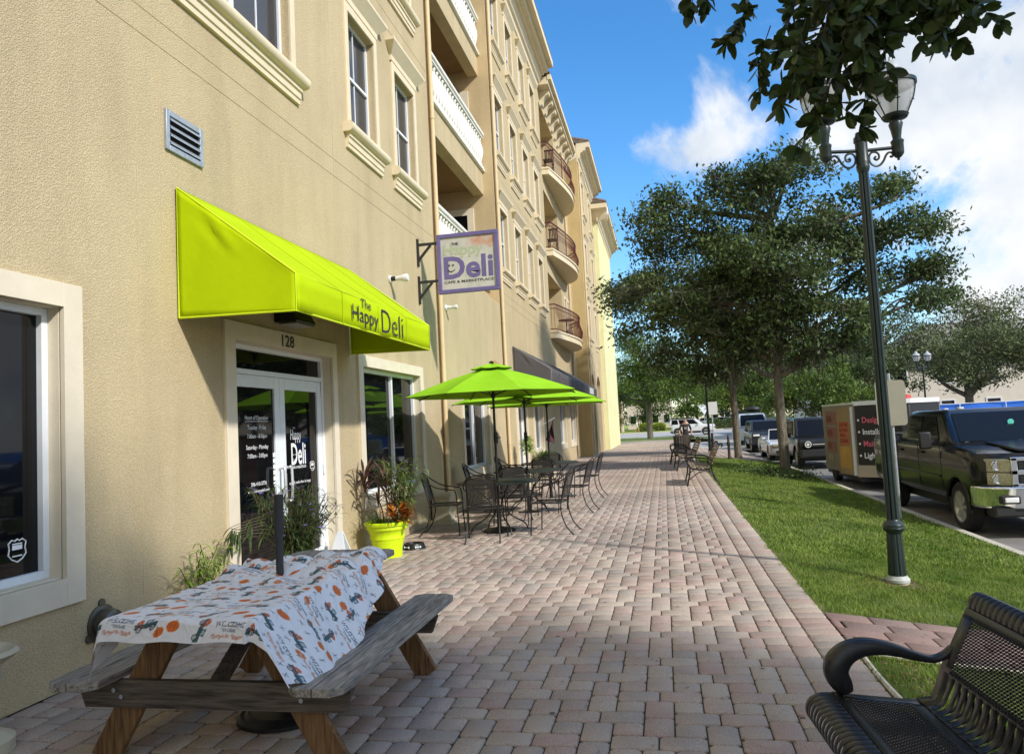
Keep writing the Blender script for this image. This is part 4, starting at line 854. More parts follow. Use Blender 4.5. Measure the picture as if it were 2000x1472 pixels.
# ------------------------------------------------------------------ picnic table
M_gwood = wood('weathered_grey_wood', srgb(84, 80, 76), srgb(168, 162, 152), 1)
M_gwoodx = wood('weathered_grey_wood_cross', srgb(60, 54, 50), srgb(112, 102, 92), 0)
M_bwood = wood('brown_treated_wood', srgb(78, 56, 38), srgb(142, 110, 76), 2)
pt = thing('picnic_table', 'weathered wooden picnic table with attached benches in the left foreground', 'picnic table', (-2.175, 3.93, 0))
TX0, TX1, TY0, TY1, TZ = -2.53, -1.82, 3.02, 4.86, .745
def plank(x0, x1, y0, y1, z0, z1, ch=.05, sides=(1, 1)):
    b = MB(); c0 = ch if sides[0] else 0; c1 = ch if sides[1] else 0
    b.prism([(x0+c0, y0), (x1-c1, y0), (x1, y0+c1), (x1, y1-c1), (x1-c1, y1), (x0+c0, y1), (x0, y1-c0), (x0, y0+c0)] if (c0 and c1) else
            ([(x0+c0, y0), (x1, y0), (x1, y1), (x0+c0, y1), (x0, y1-c0), (x0, y0+c0)] if c0 else ([(x0, y0), (x1-c1, y0), (x1, y0+c1), (x1, y1-c1), (x1-c1, y1), (x0, y1)] if c1 else [(x0, y0), (x1, y0), (x1, y1), (x0, y1)])),
            lambda x, y: (x, y, z0), lambda x, y: (x, y, z1)); return b
n = 5; pw = (TX1-TX0)/n
for i in range(n): part('top_board', plank(TX0+i*pw+.003, TX0+(i+1)*pw-.003, TY0, TY1, TZ-.036, TZ, .055, (i == 0, i == n-1)), M_gwood, pt, bevel=.004, smooth=False)
for (xa, xb) in ((-2.92, -2.655), (-1.695, -1.43)):
    part('seat_board', plank(xa, (xa+xb)/2-.003, 3.05, 4.86, .405, .443, .05, (1, 0)), M_gwood, pt, bevel=.004, smooth=False); part('seat_board', plank((xa+xb)/2+.003, xb, 3.05, 4.86, .405, .443, .05, (0, 1)), M_gwood, pt, bevel=.004, smooth=False)
for y_ in (3.3, 4.6):
    for s_ in (-1, 1):
        b = MB(); b.beam((-2.175+s_*.62, y_, -.0), (-2.175+s_*.2, y_, .71), .038, .14, (s_*1, 0, .55)); part('leg', b, M_bwood, pt, bevel=.003, smooth=False)
    b = MB(); yy_ = y_-.04; b.prism([(-2.86, .4), (-1.49, .4), (-1.46, .37), (-1.5, .27), (-2.85, .27), (-2.89, .37)], lambda x, z: (x, yy_-.019, z), lambda x, z: (x, yy_+.019, z)); part('cross_rail', b, M_gwoodx, pt, bevel=.003, smooth=False)
    b = MB(); b.box(-2.5, -1.85, yy_-.019, yy_+.019, .62, .708); part('top_rail', b, M_gwoodx, pt, smooth=False, bevel=.003)
    b = MB(); y2 = 3.9 if y_ < 4 else 4.02; b.beam((-2.2, y_-.0, .33), (-2.2, y2, .69), .09, .038, (1, 0, 0)); part('brace', b, M_gwoodx, pt, smooth=False, bevel=.003)
    for dx in (-.5, -.46, .5, .46): b = MB(); b.lathe([(.0, 0), (.011, .001), (.009, .008), (.0, .01)], (-2.175+dx*1.02, yy_-.03, .335+(.02 if abs(dx) > .48 else -.01)), 8, axis='y'); part('bolt', b, M_grey, pt)

# tablecloth: print painted per vertex in cloth coordinates
def raster_text(img, s_, size, cx_, cy_, ang, col, res, script=False):
    T = textmesh([(s_, size, 0, 0, 1.0, 'CENTER', .0)], M_vinyl, 'x', Matrix.Identity(4), 0); T.calc_loop_triangles(); v = np.array([q.co[:2] for q in T.vertices]); c, s = cos(ang), sin(ang)
    if script: v[:, 0] += .25*v[:, 1]
    v = np.stack([cx_+v[:, 0]*c-v[:, 1]*s, cy_+v[:, 0]*s+v[:, 1]*c], 1)/res
    for t_ in T.loop_triangles:
        p = v[list(t_.vertices)]; x0, y0 = np.floor(p.min(0)).astype(int); x1, y1 = np.ceil(p.max(0)).astype(int)
        if x0 < 0 or y0 < 0 or x1 >= img.shape[0] or y1 >= img.shape[1]: continue
        X, Y = np.meshgrid(np.arange(x0, x1+1), np.arange(y0, y1+1), indexing='ij'); d = [(p[(i+1) % 3, 0]-p[i, 0])*(Y-p[i, 1])-(p[(i+1) % 3, 1]-p[i, 1])*(X-p[i, 0]) for i in range(3)]
        m = ((d[0] >= -.25) & (d[1] >= -.25) & (d[2] >= -.25)) | ((d[0] <= .25) & (d[1] <= .25) & (d[2] <= .25)); img[X[m], Y[m]] = col
    bpy.data.meshes.remove(T)
RES = .0038; NX, NY = 345, 500
img = np.ones((NX+1, NY+1, 3))*np.array([.8, .8, .82])
GX, GY = np.meshgrid(np.arange(NX+1)*RES, np.arange(NY+1)*RES, indexing='ij')
def blob(cx_, cy_, a, fn):
    c, s = cos(a), sin(a); u = (GX-cx_)*c+(GY-cy_)*s; v = -(GX-cx_)*s+(GY-cy_)*c
    m = (abs(u) < .1) & (abs(v) < .07)
    if m.any(): fn(u, v, m)
def pump(u, v, m):
    u = u*1.22; v = v*1.22; e = (u/.036)**2+(v/.031)**2; k = m & (e < 1); rib = .72+.28*abs(np.cos(u*150)); img[k] = (np.array([.72, .16, .03])*rib[..., None])[k]; img[m & (abs(u-.003) < .005) & (v > .028) & (v < .042)] = (.1, .1, .05); img[m & (e >= 1) & (e < 1.25)] = (.85, .62, .42)
def truck(u, v, m):
    u = u*1.32; v = v*1.32; T_ = np.array([.04, .105, .125]); body = (abs(u) < .072) & (v > -.012) & (v < .012) | (u > -.005) & (u < .035) & (v >= .012) & (v < .042) | (u > .03) & (u < .068) & (v > 0) & (v < .02) | (u < -.01) & (u > -.075) & (v > .01) & (v < .018)
    img[m & body] = T_; img[m & (u > .003) & (u < .027) & (v > .018) & (v < .035)] = (.45, .52, .55); img[m & (u < -.01) & (u > -.07) & (v > .001) & (v < .006)] = (.5, .1, .06)
    for cx_ in (-.042, .045):
        r = np.hypot(u-cx_, v+.014); img[m & (r < .018)] = (.02, .025, .03); img[m & (r < .011)] = (.6, .6, .6); img[m & (r < .005)] = (.03, .03, .03)
    for a_, b_ in ((-.05, .026), (-.03, .028), (-.04, .038)): img[m & (np.hypot(u-a_, v-b_) < .011)] = (.6, .14, .05)
def sprig(u, v, m): img[m & (abs(abs(u)-abs(v)*.6) < .002) & (abs(v) < .014)] = (.12, .13, .14)
rr = random.Random(5)
for i in range(10):
    for j in range(15):
        cx_ = .07+i*.138+(.07 if j % 2 else 0); cy_ = .06+j*.134+rr.uniform(-.012, .012); a = rr.choice((0, 0, 0, pi/2, -pi/2))+rr.uniform(-.15, .15)
        t_ = (i*3+j*5) % 4
        if t_ == 0: blob(cx_, cy_, a, pump)
        elif t_ in (1, 3): blob(cx_, cy_, a, truck)
        else:
            raster_text(img, 'WELCOME', .029, cx_, cy_+.012, 0, (.09, .13, .17), RES); raster_text(img, 'TO OUR', .018, cx_, cy_-.01, 0, (.3, .34, .38), RES)
            raster_text(img, 'Pumpkin Patch', .025, cx_, cy_-.038, 0, (.62, .36, .28), RES, True)
        blob(cx_+.075, cy_+.07, .4*i, sprig); blob(cx_+.02, cy_+.078, j*.8, sprig)
        if (i+j) % 3 == 0 and t_ != 2: blob(cx_+.078, cy_-.03, a+.5, lambda u, v, m: pump(u*1.25, v*1.25, m))
def cloth_pos(a, b_):
    """a: across from the left hem, b_: along from the near hem (metres of cloth)"""
    aL = .095+.2*max(0, 1-b_*2.6)+.02*sin(b_*9); oY = .115
    Lx = a-aL; Wt = TX1-TX0; x = TX0+min(max(Lx, 0), Wt); dR = max(0, Lx-Wt); dL = max(0, -Lx); y = TY0+max(0, b_-oY); dN = max(0, oY-b_)
    z = TZ+.006; r_ = .03
    def drop(d):
        if d < r_*1.57: return r_*sin(d/r_), r_*(1-cos(d/r_))
        return r_+ (d-r_*1.57)*.2, r_+(d-r_*1.57)*.96
    oxR, zR = drop(dR); oxL, zL = drop(dL); oyN, zN = drop(dN)
    oxR += max(0, dR-.04)*.36; zR *= .92; zL *= 1.0; x += oxR-oxL; y -= oyN*(1 if dR == 0 else .5); z -= max(zR, zN, zL)+.45*min(zN, max(zR, zL))
    wv = .014*sin(b_*14+a*2)*min(1, dR*5)+.007*sin(b_*31+1)*min(1, dR*6)
    x += wv; z += .004*sin(a*23+b_*9)*(1 if dR == 0 else 0)
    # bunched folds beyond the pole
    k = min(1, max(0, (b_-.8)/.3)); hgt = k*(.042*abs(sin(a*7+b_*13+.6*sin(b_*5)))+.022*abs(sin(a*17-b_*9)))
    if dR == 0 and dL == 0 and dN == 0: z += hgt
    else: x += hgt*.6; z += hgt*.4
    return x, y, z
V = []; keep = np.zeros((NX+1, NY+1), bool)
for i in range(NX+1):
    a = i*RES
    for j in range(NY+1):
        b_ = j*RES
        Yc = b_-.115+TY0; right = .71+.09+(.5-.14*max(0, min(1, (Yc-3.0)/.75)) if Yc < 3.75 else max(.07, .36-(Yc-3.75)*.42))
        far = 1.26+.42*min(1, max(0, a-.1)/.72)+.03*sin(a*12)
        keep[i, j] = a < right and b_ < far
        V.append(cloth_pos(a, b_))
idx = np.arange((NX+1)*(NY+1)).reshape(NX+1, NY+1); k4 = keep[:-1, :-1] & keep[1:, :-1] & keep[1:, 1:] & keep[:-1, 1:]
F = np.stack([idx[:-1, :-1][k4], idx[1:, :-1][k4], idx[1:, 1:][k4], idx[:-1, 1:][k4]], 1)
used = np.unique(F); remap = -np.ones(len(V), int); remap[used] = np.arange(len(used))
def cloth_mat():
    m = bpy.data.materials.new('printed_tablecloth'); m.use_nodes = True; n = m.node_tree.nodes; l = m.node_tree.links; p = n['Principled BSDF']; p.inputs['Roughness'].default_value = .55; p.inputs['Specular IOR Level'].default_value = .35
    a = n.new('ShaderNodeAttribute'); a.attribute_name = 'print'; l.new(a.outputs['Color'], p.inputs['Base Color']); t = n.new('ShaderNodeTexCoord'); nz = n.new('ShaderNodeTexNoise'); nz.inputs['Scale'].default_value = 9; nz.inputs['Detail'].default_value = 3; l.new(t.outputs['Object'], nz.inputs['Vector'])
    b = n.new('ShaderNodeBump'); b.inputs['Strength'].default_value = .7; b.inputs['Distance'].default_value = .014; nz.inputs['Distortion'].default_value = 1.5
    vo = n.new('ShaderNodeTexVoronoi'); vo.feature = 'DISTANCE_TO_EDGE'; vo.inputs['Scale'].default_value = 5; l.new(t.outputs['Object'], vo.inputs['Vector']); v2 = n.new('ShaderNodeMapRange'); v2.inputs['From Max'].default_value = .05; v2.inputs['To Min'].default_value = .35; v2.inputs['To Max'].default_value = 0; l.new(vo.outputs['Distance'], v2.inputs['Value']); sm = n.new('ShaderNodeMath'); l.new(nz.outputs['Fac'], sm.inputs[0]); l.new(v2.outputs[0], sm.inputs[1]); l.new(sm.outputs[0], b.inputs['Height']); l.new(b.outputs[0], p.inputs['Normal']); return m
me = fast('tablecloth', np.array(V)[used], remap[F], cloth_mat(), smooth=True)
at = me.color_attributes.new('print', 'FLOAT_COLOR', 'POINT'); cc = np.ones((len(used), 4), np.float32); cc[:, :3] = img.reshape(-1, 3)[used]; at.data.foreach_set('color', cc.ravel())
tcl = part('tablecloth', me, None, None); tcl['label'] = 'white tablecloth printed with orange pumpkins and teal trucks draped over the picnic table'; tcl['category'] = 'tablecloth'
# umbrella pole stub through the table, standing in a cast base
t = thing('umbrella_stand', 'black umbrella pole stub rising through the picnic tablecloth from a round ribbed base', 'umbrella stand', (-2.16, 3.9, 0))
M_pole = mat('black_sleeve', (.035, .036, .04), .55)
b = MB(); b.tube([(-2.16, 3.9, .05), (-2.16, 3.9, .98)], .021, 16); b.tube([(-2.16, 3.9, .98), (-2.155, 3.9, 1.21)], .026, 16); part('pole', b, M_pole, t)
b = MB(); b.lathe([(.0, 0), (.25, 0), (.25, .02), (.23, .035), (.21, .03), (.19, .045), (.16, .04), (.13, .055), (.1, .05), (.06, .07), (.035, .08), (.03, .2), (.0, .2)], (-2.16, 3.9, 0), 40); part('base', b, M_black, t)

# ------------------------------------------------------------------ wrought iron sets
def mesh_panel(b, fn, nu, nv, r=.0022):
    """fine woven wire panel over surface fn(u,v)"""
    for i in range(nu+1): b.tube([fn(i/nu, j/8) for j in range(9)], r, 3, cap=False)
    for j in range(nv+1): b.tube([fn(i/8, j/nv) for i in range(9)], r, 3, cap=False)
def make_chair(label, loc, rz, proto=None):
    t = thing('patio_chair', label, 'chair', loc, 'black wrought iron chairs around the cafe tables', world=False, rz=rz)
    R_ = .0095
    # seat at 0.43, front at +x; back at -x
    def sf(u, v): return (-.2+.42*u, (-.23+.46*v), .435-.015*sin(pi*v)*sin(pi*u))
    s = MB(); s.grid(sf, 10, 10); s.tube(smoothpts([(-.2, -.21, .435), (-.2, .21, .435), (-.1, .235, .435), (.2, .235, .435), (.235, .18, .432), (.235, -.18, .432), (.2, -.235, .435), (-.1, -.235, .435), (-.2, -.21, .435)], 3), R_, 6); o = part('seat', s, M_mesh, t)
    bk = MB()
    def bf(u, v): return (-.215-.1*v-.012*sin(pi*u), -.19+.38*u, .5+.34*v-(.0 if v < .8 else 0)+.03*sin(pi*u)*v)
    bk.grid(bf, 10, 8); part('backrest', bk, M_mesh, t)
    f = MB(); f.tube([bf(0, 0), bf(0, 1)], R_*.7, 5); f.tube([bf(1, 0), bf(1, 1)], R_*.7, 5); f.tube([bf(i/10, 1) for i in range(11)], R_*.7, 5); f.tube([bf(i/10, 0) for i in range(11)], R_*.7, 5)
    # hoop: front foot, arm, round over the back, other arm
    hoop = smoothpts([(.24, -.275, .0), (.225, -.27, .25), (.215, -.265, .5), (.19, -.265, .64), (.1, -.27, .665), (-.08, -.265, .7), (-.22, -.245, .78), (-.32, -.16, .87), (-.345, 0, .905), (-.32, .16, .87), (-.22, .245, .78), (-.08, .265, .7), (.1, .27, .665), (.19, .265, .64), (.215, .265, .5), (.225, .27, .25), (.24, .275, 0)], 5)
    h = MB(); h.tube([p for p in hoop if p.z > .43], R_, 7); part('arm_hoop', h, M_iron, t)
    part('back_frame', f, M_iron, t)
    for s_ in (-1, 1):
        l = MB(); l.tube([(.213, s_*.265, .44), (.225, s_*.27, .25), (.24, s_*.275, .004)], R_, 7); l.lathe([(0, 0), (.017, 0), (.014, .012), (0, .014)], (.24, s_*.275, 0), 8); part('leg', l, M_iron, t)
        l = MB(); l.tube(smoothpts([(-.3, s_*.2, .84), (-.235, s_*.205, .6), (-.2, s_*.21, .43), (-.2, s_*.215, .3), (-.26, s_*.225, .12), (-.36, s_*.235, .004)], 4), R_, 7); l.lathe([(0, 0), (.017, 0), (.014, .012), (0, .014)], (-.36, s_*.235, 0), 8); part('leg', l, M_iron, t)
    return t
M_mesh = mat('woven_black_mesh', (.03, .026, .024), .6)
def see_through(m, sc, w_):
    """fine expanded mesh: real holes by a regular alpha pattern in object space"""
    n = m.node_tree.nodes; l = m.node_tree.links; p = n['Principled BSDF']; t = n.new('ShaderNodeTexCoord'); v = n.new('ShaderNodeTexVoronoi'); v.inputs['Scale'].default_value = sc; v.inputs['Randomness'].default_value = 0; l.new(t.outputs['Object'], v.inputs['Vector'])
    c = n.new('ShaderNodeMath'); c.operation = 'GREATER_THAN'; c.inputs[1].default_value = w_; l.new(v.outputs['Distance'], c.inputs[0]); l.new(c.outputs[0], p.inputs['Alpha'])
see_through(M_mesh, 130, .34)
def make_table(label, loc, proto):
    t = thing('patio_table', label, 'table', loc, 'round black mesh tables under the umbrellas', world=False)
    b = MB(); b.lathe([(.03, .715), (.6, .715), (.61, .722), (.61, .735), (.6, .742), (.03, .742)], (0, 0, 0), 48); part('tabletop', b, M_tbl, t)
    for i in range(4):
        a = i*pi/2+.6; l = MB(); l.tube(smoothpts([(.42*cos(a), .42*sin(a), .71), (.3*cos(a), .3*sin(a), .6), (.12*cos(a), .12*sin(a), .42), (.16*cos(a), .16*sin(a), .25), (.4*cos(a), .4*sin(a), .1), (.46*cos(a), .46*sin(a), .003)], 4), .0105, 7)
        l.lathe([(0, 0), (.018, 0), (.014, .012), (0, .014)], (.46*cos(a), .46*sin(a), 0), 8); part('leg', l, M_iron, t)
    b = MB(); b.tube([(.22*cos(a), .22*sin(a), .3) for a in np.linspace(0, 2*pi, 25)[:-1]], .008, 6, closed=True); part('ring', b, M_iron, t)
    return t
M_tbl = mat('table_mesh_top', (.03, .034, .032), .45, var=.2, vscale=120, bump=.4, bscale=260, bdist=.002)
M_umb = mat('lime_umbrella_canvas', srgb(142, 198, 30), .8, var=.07, vscale=2.2, col2=srgb(150, 202, 44), trans=.012, spec=.12, bump=.15, bscale=30, bdist=.01)
def make_umbrella(label, loc, rz, flip=False):
    t = thing('patio_umbrella', label, 'umbrella', loc, 'lime green umbrellas over the cafe tables', world=False, rz=rz)
    b = MB(); b.tube([(0, 0, .05), (0, 0, 2.45)], .019, 12); part('pole', b, M_black, t)
    b = MB(); b.lathe([(0, 0), (.24, 0), (.245, .02), (.2, .045), (.08, .06), (.035, .075), (.032, .33), (0, .33)], (0, 0, 0), 32); part('base', b, M_black, t)
    b = MB(); b.lathe([(.0, -.09), (.03, -.085), (.034, .0), (.032, .08), (0, .085)], (.0, -.028, 1.38), 12); b.tube([(0, -.06, 1.38), (.05, -.075, 1.38), (.05, -.11, 1.38)], .008, 6); part('crank', b, M_black, t)
    n = 8; Rr = 1.33; zt, ze = 2.5, 2.02
    def rib(a, s): return Vector((cos(a)*Rr*s, sin(a)*Rr*s, zt-.07-(zt-.07-ze)*(s**1.25)))
    c = MB()
    for i in range(n):
        a0, a1 = 2*pi*i/n, 2*pi*(i+1)/n
        def f(u, v):
            s = .16+.84*u; p = rib(a0, s)*(1-v)+rib(a1, s)*v; sag = .055*sin(pi*v)*s; return (p.x*(1-.02*sin(pi*v)*s), p.y*(1-.02*sin(pi*v)*s), p.z-sag*.6+(.035*sin(pi*v) if u == 1 else 0))
        c.grid(f, 10, 10)
    o = part('canopy', c, M_umb, t, ang=80); 
    v_ = MB()
    for i in range(n):
        a0, a1 = 2*pi*i/n, 2*pi*(i+1)/n
        def f(u, v):
            s = .22*u; p = (rib(a0, s)*(1-v)+rib(a1, s)*v); return (p.x*1.12, p.y*1.12, p.z+.045+(.02*(1-u))-(.012*sin(pi*v)))
        v_.grid(f, 3, 4)
    part('vent_cap', v_, M_umb, t, ang=80)
    b = MB(); b.lathe([(0, 0), (.035, 0), (.04, .02), (.02, .035), (0, .04)], (0, 0, 2.49), 12); part('finial', b, M_black, t)
    for i in range(n):
        a = 2*pi*i/n; r_ = MB(); r_.tube([rib(a, s)-Vector((0, 0, .014)) for s in (.02, .3, .6, .8, 1)], .008, 5); part('rib', r_, M_black, t)
    for i in range(n): a = 2*pi*i/n; r_ = MB(); r_.tube([(0, 0, 2.0), rib(a, .5)-Vector((0, 0, .02))], .006, 5); part('stretcher', r_, M_black, t)
    b = MB(); b.lathe([(.02, 0), (.035, .0), (.035, .06), (.02, .06)], (0, 0, 1.97), 10); part('runner', b, M_black, t)
    return t
TB = [(-2.48, 10.9), (-2.46, 13.3), (-2.44, 15.8)]
tbl = make_table('round black mesh table nearest the planter, under the front umbrella', (*TB[0], 0), None)
copy_tree(tbl, (*TB[1], 0), .4, 'middle round black mesh table of the row of three'); copy_tree(tbl, (*TB[2], 0), .9, 'farthest round black mesh table of the row of three')
umb = make_umbrella('nearest lime green umbrella, largest of the three over the cafe tables', (*TB[0], 0), pi/8+.12)
copy_tree(umb, (*TB[1], -.04), .1, 'middle lime green umbrella partly behind the nearest one'); copy_tree(umb, (*TB[2], -.06), .55, 'farthest lime green umbrella reaching past the charcoal awning')
ch = make_chair('black chair between the stone pedestal and the nearest cafe table', (TB[0][0]-.78, TB[0][1]-.12, 0), .12)
for (k, dx, dy, rz, lab) in ((0, -.02, -.78, pi/2+.1, 'black chair with its back to the camera at the nearest cafe table'), (0, .82, -.2, pi-.12, 'black chair on the open paving side of the nearest cafe table'),
                             (0, .05, .85, -pi/2, 'black chair at the far side of the nearest cafe table'), (1, -.85, 0, .1, 'black chair on the wall side of the middle cafe table'), (1, -.05, -.8, pi/2-.15, 'black chair with its back to the camera at the middle cafe table'),
                             (1, .85, -.1, pi-.15, 'black chair on the open paving side of the middle cafe table'), (2, -.85, .05, .0, 'black chair on the wall side of the farthest cafe table'), (2, .0, -.85, pi/2+.1, 'black chair with its back to the camera at the farthest cafe table'),
                             (2, .8, -.1, pi-.1, 'black chair on the open paving side of the farthest cafe table'), (2, -.1, .85, -pi/2+.1, 'black chair at the far side of the farthest cafe table')):
    copy_tree(ch, (TB[k][0]+dx, TB[k][1]+dy, 0), rz, lab)
# ------------------------------------------------------------------ plants in pots and at the wall
def strap(b, p, az, el, ln, w_, droop, n=7, fold=.25, mi=0, tip=.05):
    """one long leaf: starts at p, heading (az, el), bends down by droop"""
    p = Vector(p); e = el; step = ln/n; L_ = []; sd = Vector((-sin(az), cos(az), 0)); q = p.copy()
    for i in range(n+1):
        t = i/n; wd = w_*(sin(pi*min(1, t*.92+.08))**.7*(1 if t < .98 else 0)+tip*0)*.5; wd = max(wd, .0006)
        d = Vector((cos(az)*cos(e), sin(az)*cos(e), sin(e))); nrm = d.cross(sd)
        L_ += [q-sd*wd+nrm*wd*-fold, q, q+sd*wd+nrm*wd*-fold]; q = q+d*step; e -= droop/n
    b.add(L_, [(3*i, 3*i+3, 3*i+4, 3*i+1) for i in range(n)]+[(3*i+1, 3*i+4, 3*i+5, 3*i+2) for i in range(n)], mi)
def flower(b, p, s, up=.6, mi=0):
    p = Vector(p); a0 = random.random()*6
    for i in range(5):
        a = a0+i*2*pi/5; d = Vector((cos(a), sin(a), up)).normalized(); sd = Vector((-sin(a), cos(a), 0))
        b.add([p, p+d*s*.5-sd*s*.22, p+d*s*.9-sd*s*.3, p+d*s+Vector((0, 0, -s*.15)), p+d*s*.9+sd*s*.3, p+d*s*.5+sd*s*.22], [(0, 1, 2, 3, 4, 5)], mi)
M_gdark = mat('dark_green_leaf', srgb(66, 84, 44), .5, isl=.4, trans=.2); M_gmid = mat('green_leaf', srgb(104, 128, 58), .5, isl=.35, trans=.25); M_glight = mat('light_green_leaf', srgb(142, 168, 70), .5, isl=.3, trans=.25)
M_wine = mat('wine_red_leaf', srgb(86, 54, 50), .4, isl=.5, trans=.12, var=.3, vscale=9, col2=srgb(98, 72, 56)); M_stem = mat('plant_stem', srgb(92, 84, 54), .8); M_violet = mat('violet_petals', srgb(150, 128, 214), .6, isl=.15, trans=.2)
M_croton = mat('croton_leaf', srgb(128, 44, 30), .4, isl=.6, trans=.12, var=.3, vscale=24, col2=srgb(214, 136, 52)); M_soil = mat('potting_soil', (.03, .022, .016), .95)
M_pot = mat('lime_plastic_pot', srgb(204, 232, 20), .5, var=.04, vscale=4)
def ruellia(c, n, h, spread, seed, lean=0.):
    """clump of thin upright stems with narrow leaves; returns (stems, leaves, flowers)"""
    r = random.Random(seed); S, Lf, Fl = MB(), MB(), MB()
    for i in range(n):
        a = r.random()*6.28; q = r.random()**.6*spread; x0 = c[0]+cos(a)*q*.3; y0 = c[1]+sin(a)*q*.3; x1 = c[0]+cos(a)*q; y1 = c[1]+sin(a)*q; hh_ = h*r.uniform(.55, 1.05)
        pts_ = smoothpts([(x0, y0, c[2]), ((x0*1.6+x1*.4)/2, (y0*1.6+y1*.4)/2, c[2]+hh_*.5), (x1, y1, c[2]+hh_)], 4); S.tube(pts_, .0028, 4, cap=False)
        for k in range(2, len(pts_)):
            for _ in range(3):
                az = r.random()*6.28; strap(Lf, pts_[k], az, r.uniform(.1, 1.1), r.uniform(.09, .17), r.uniform(.009, .016), r.uniform(1.0, 2.4), 5)
        if r.random() < .3: flower(Fl, pts_[-1]+Vector((0, 0, .02)), r.uniform(.022, .032))
        # open flower stalks at the tip
        for _ in range(2): az = r.random()*6.28; S.tube([pts_[-1], pts_[-1]+Vector((cos(az)*.05, sin(az)*.05, .06))], .0015, 3, cap=False)
    return S, Lf, Fl
def flowers(Fl, m, t, nm):
    for i in range(0, len(Fl.f), 5):
        q = MB(); k = Fl.f[i][0]; q.add(Fl.v[k:k+30], [tuple(j-k for j in f) for f in Fl.f[i:i+5]]); part(nm, q, m, t)
# lime planter right of the door
pc = (-3.47, 8.93, 0)
t = thing('lime_planter', 'lime green pot of red cordyline, croton and violet flowers right of the deli door', 'planter', pc)
b = MB(); b.lathe([(0, .0), (.175, .0), (.18, .1), (.205, .22), (.212, .225), (.216, .245), (.21, .26), (.23, .33), (.25, .345), (.255, .37), (.25, .38), (.275, .395), (.28, .425), (.265, .438), (.245, .43), (.235, .40), (0, .40)], pc, 48); part('pot', b, M_pot, t)
b = MB(); b.lathe([(0, .39), (.238, .398), (0, .41)], pc, 24); part('soil', b, M_soil, t)
r = random.Random(3); b = MB(); st = MB()
for (x_, y_, top, n_) in ((-3.6, 8.85, (-3.7, 8.8, .88), 22), (-3.46, 8.87, (-3.42, 8.8, .78), 24), (-3.54, 9.0, (-3.58, 8.95, .7), 9)):
    st.tube(smoothpts([(x_, y_, .4), ((x_+top[0])/2+.02, (y_+top[1])/2, (top[2]+.4)/2), top], 4), .009, 6)
    for i in range(n_):
        az = i*2.4+r.random()*.5; el = r.uniform(.15, 1.35); strap(b, (top[0], top[1], top[2]-.1+.012*i), az, el, r.uniform(.24, .42), r.uniform(.026, .044), r.uniform(.2, 1.7), 8)
part('cordyline_stem', st, M_stem, t); part('cordyline', b, M_wine, t)
b = MB()
for i in range(130): a = r.random()*6.28; strap(b, (-3.5+cos(a)*.1, 8.85+sin(a)*.1, .40), a, r.uniform(.7, 1.4), r.uniform(.22, .4), .007, r.uniform(1.4, 2.6), 7)
part('mondo_grass', b, M_gdark, t)
b = MB()
for i in range(70): a = r.random()*6.28; strap(b, (-3.3+cos(a)*.08, 8.9+sin(a)*.08, .43+r.random()*.15), a, r.uniform(-.1, 1.2), r.uniform(.12, .2), r.uniform(.045, .07), r.uniform(-.4, .9), 6, fold=.1)
part('croton', b, M_croton, t)
S, Lf, Fl = ruellia((-3.34, 9.1, .41), 52, .74, .38, 11)
part('ruellia_stem', S, M_stem, t); part('ruellia_leaves', Lf, M_gmid, t); flowers(Fl, M_violet, t, 'ruellia_flower')
# big clump in a pot left of the door, behind the picnic table
pc = (-3.52, 6.62, 0)
t = thing('flowering_plant', 'large leafy clump with violet flowers in a pot in front of the deli door', 'plant', pc)
b = MB(); b.lathe([(0, 0), (.16, 0), (.2, .3), (.22, .31), (.22, .34), (0, .33)], pc, 28); part('pot', b, mat('terracotta_dark', srgb(120, 78, 58), .8), t)
S, Lf, Fl = ruellia((-3.5, 6.6, .3), 95, .72, .42, 21)
r = random.Random(9)
for i in range(7):      # long drooping shoots to the left
    pts_ = smoothpts([(-3.5, 6.5, .35), (-3.6, 6.3+.05*i, .62+.03*i), (-3.66, 5.95-.02*i, .68+.02*i), (-3.66, 5.72+.05*i, .62+.02*i)], 5); S.tube(pts_, .003, 4, cap=False)
    for k in range(6, len(pts_), 2): strap(Lf, pts_[k], -pi/2+r.uniform(-.5, .5), r.uniform(-.9, .1), r.uniform(.12, .2), .02, 1.1, 5)
for k in range(9): flower(Fl, (-3.52+r.uniform(-.3, .35), 6.6+r.uniform(-.35, .45), .62+r.random()*.42), .03)
part('stem', S, M_stem, t); part('leaves', Lf, M_gdark, t); flowers(Fl, M_violet, t, 'flower')
# small weed at the wall
t = thing('wall_weed', 'small light green willow-leaved weed growing at the wall foot left of the door', 'plant', (-3.78, 5.55, 0)); S, Lf = MB(), MB(); r = random.Random(5)
for i in range(12):
    y_ = 5.5+r.uniform(-.12, .12); h = r.uniform(.4, .72); pts_ = smoothpts([(-3.75, y_, 0), (-3.72+r.uniform(-.03, .05), y_+r.uniform(-.06, .06), h*.6), (-3.7+r.uniform(-.05, .1), y_+r.uniform(-.22, .22), h)], 5); S.tube(pts_, .0035, 4, cap=False)
    for k in range(3, len(pts_)):
        for _ in range(4): strap(Lf, pts_[k], r.random()*6.28, r.uniform(.0, .9), r.uniform(.09, .16), .013, r.uniform(1., 2.2), 5)
part('stem', S, M_stem, t); part('leaves', Lf, M_glight, t)
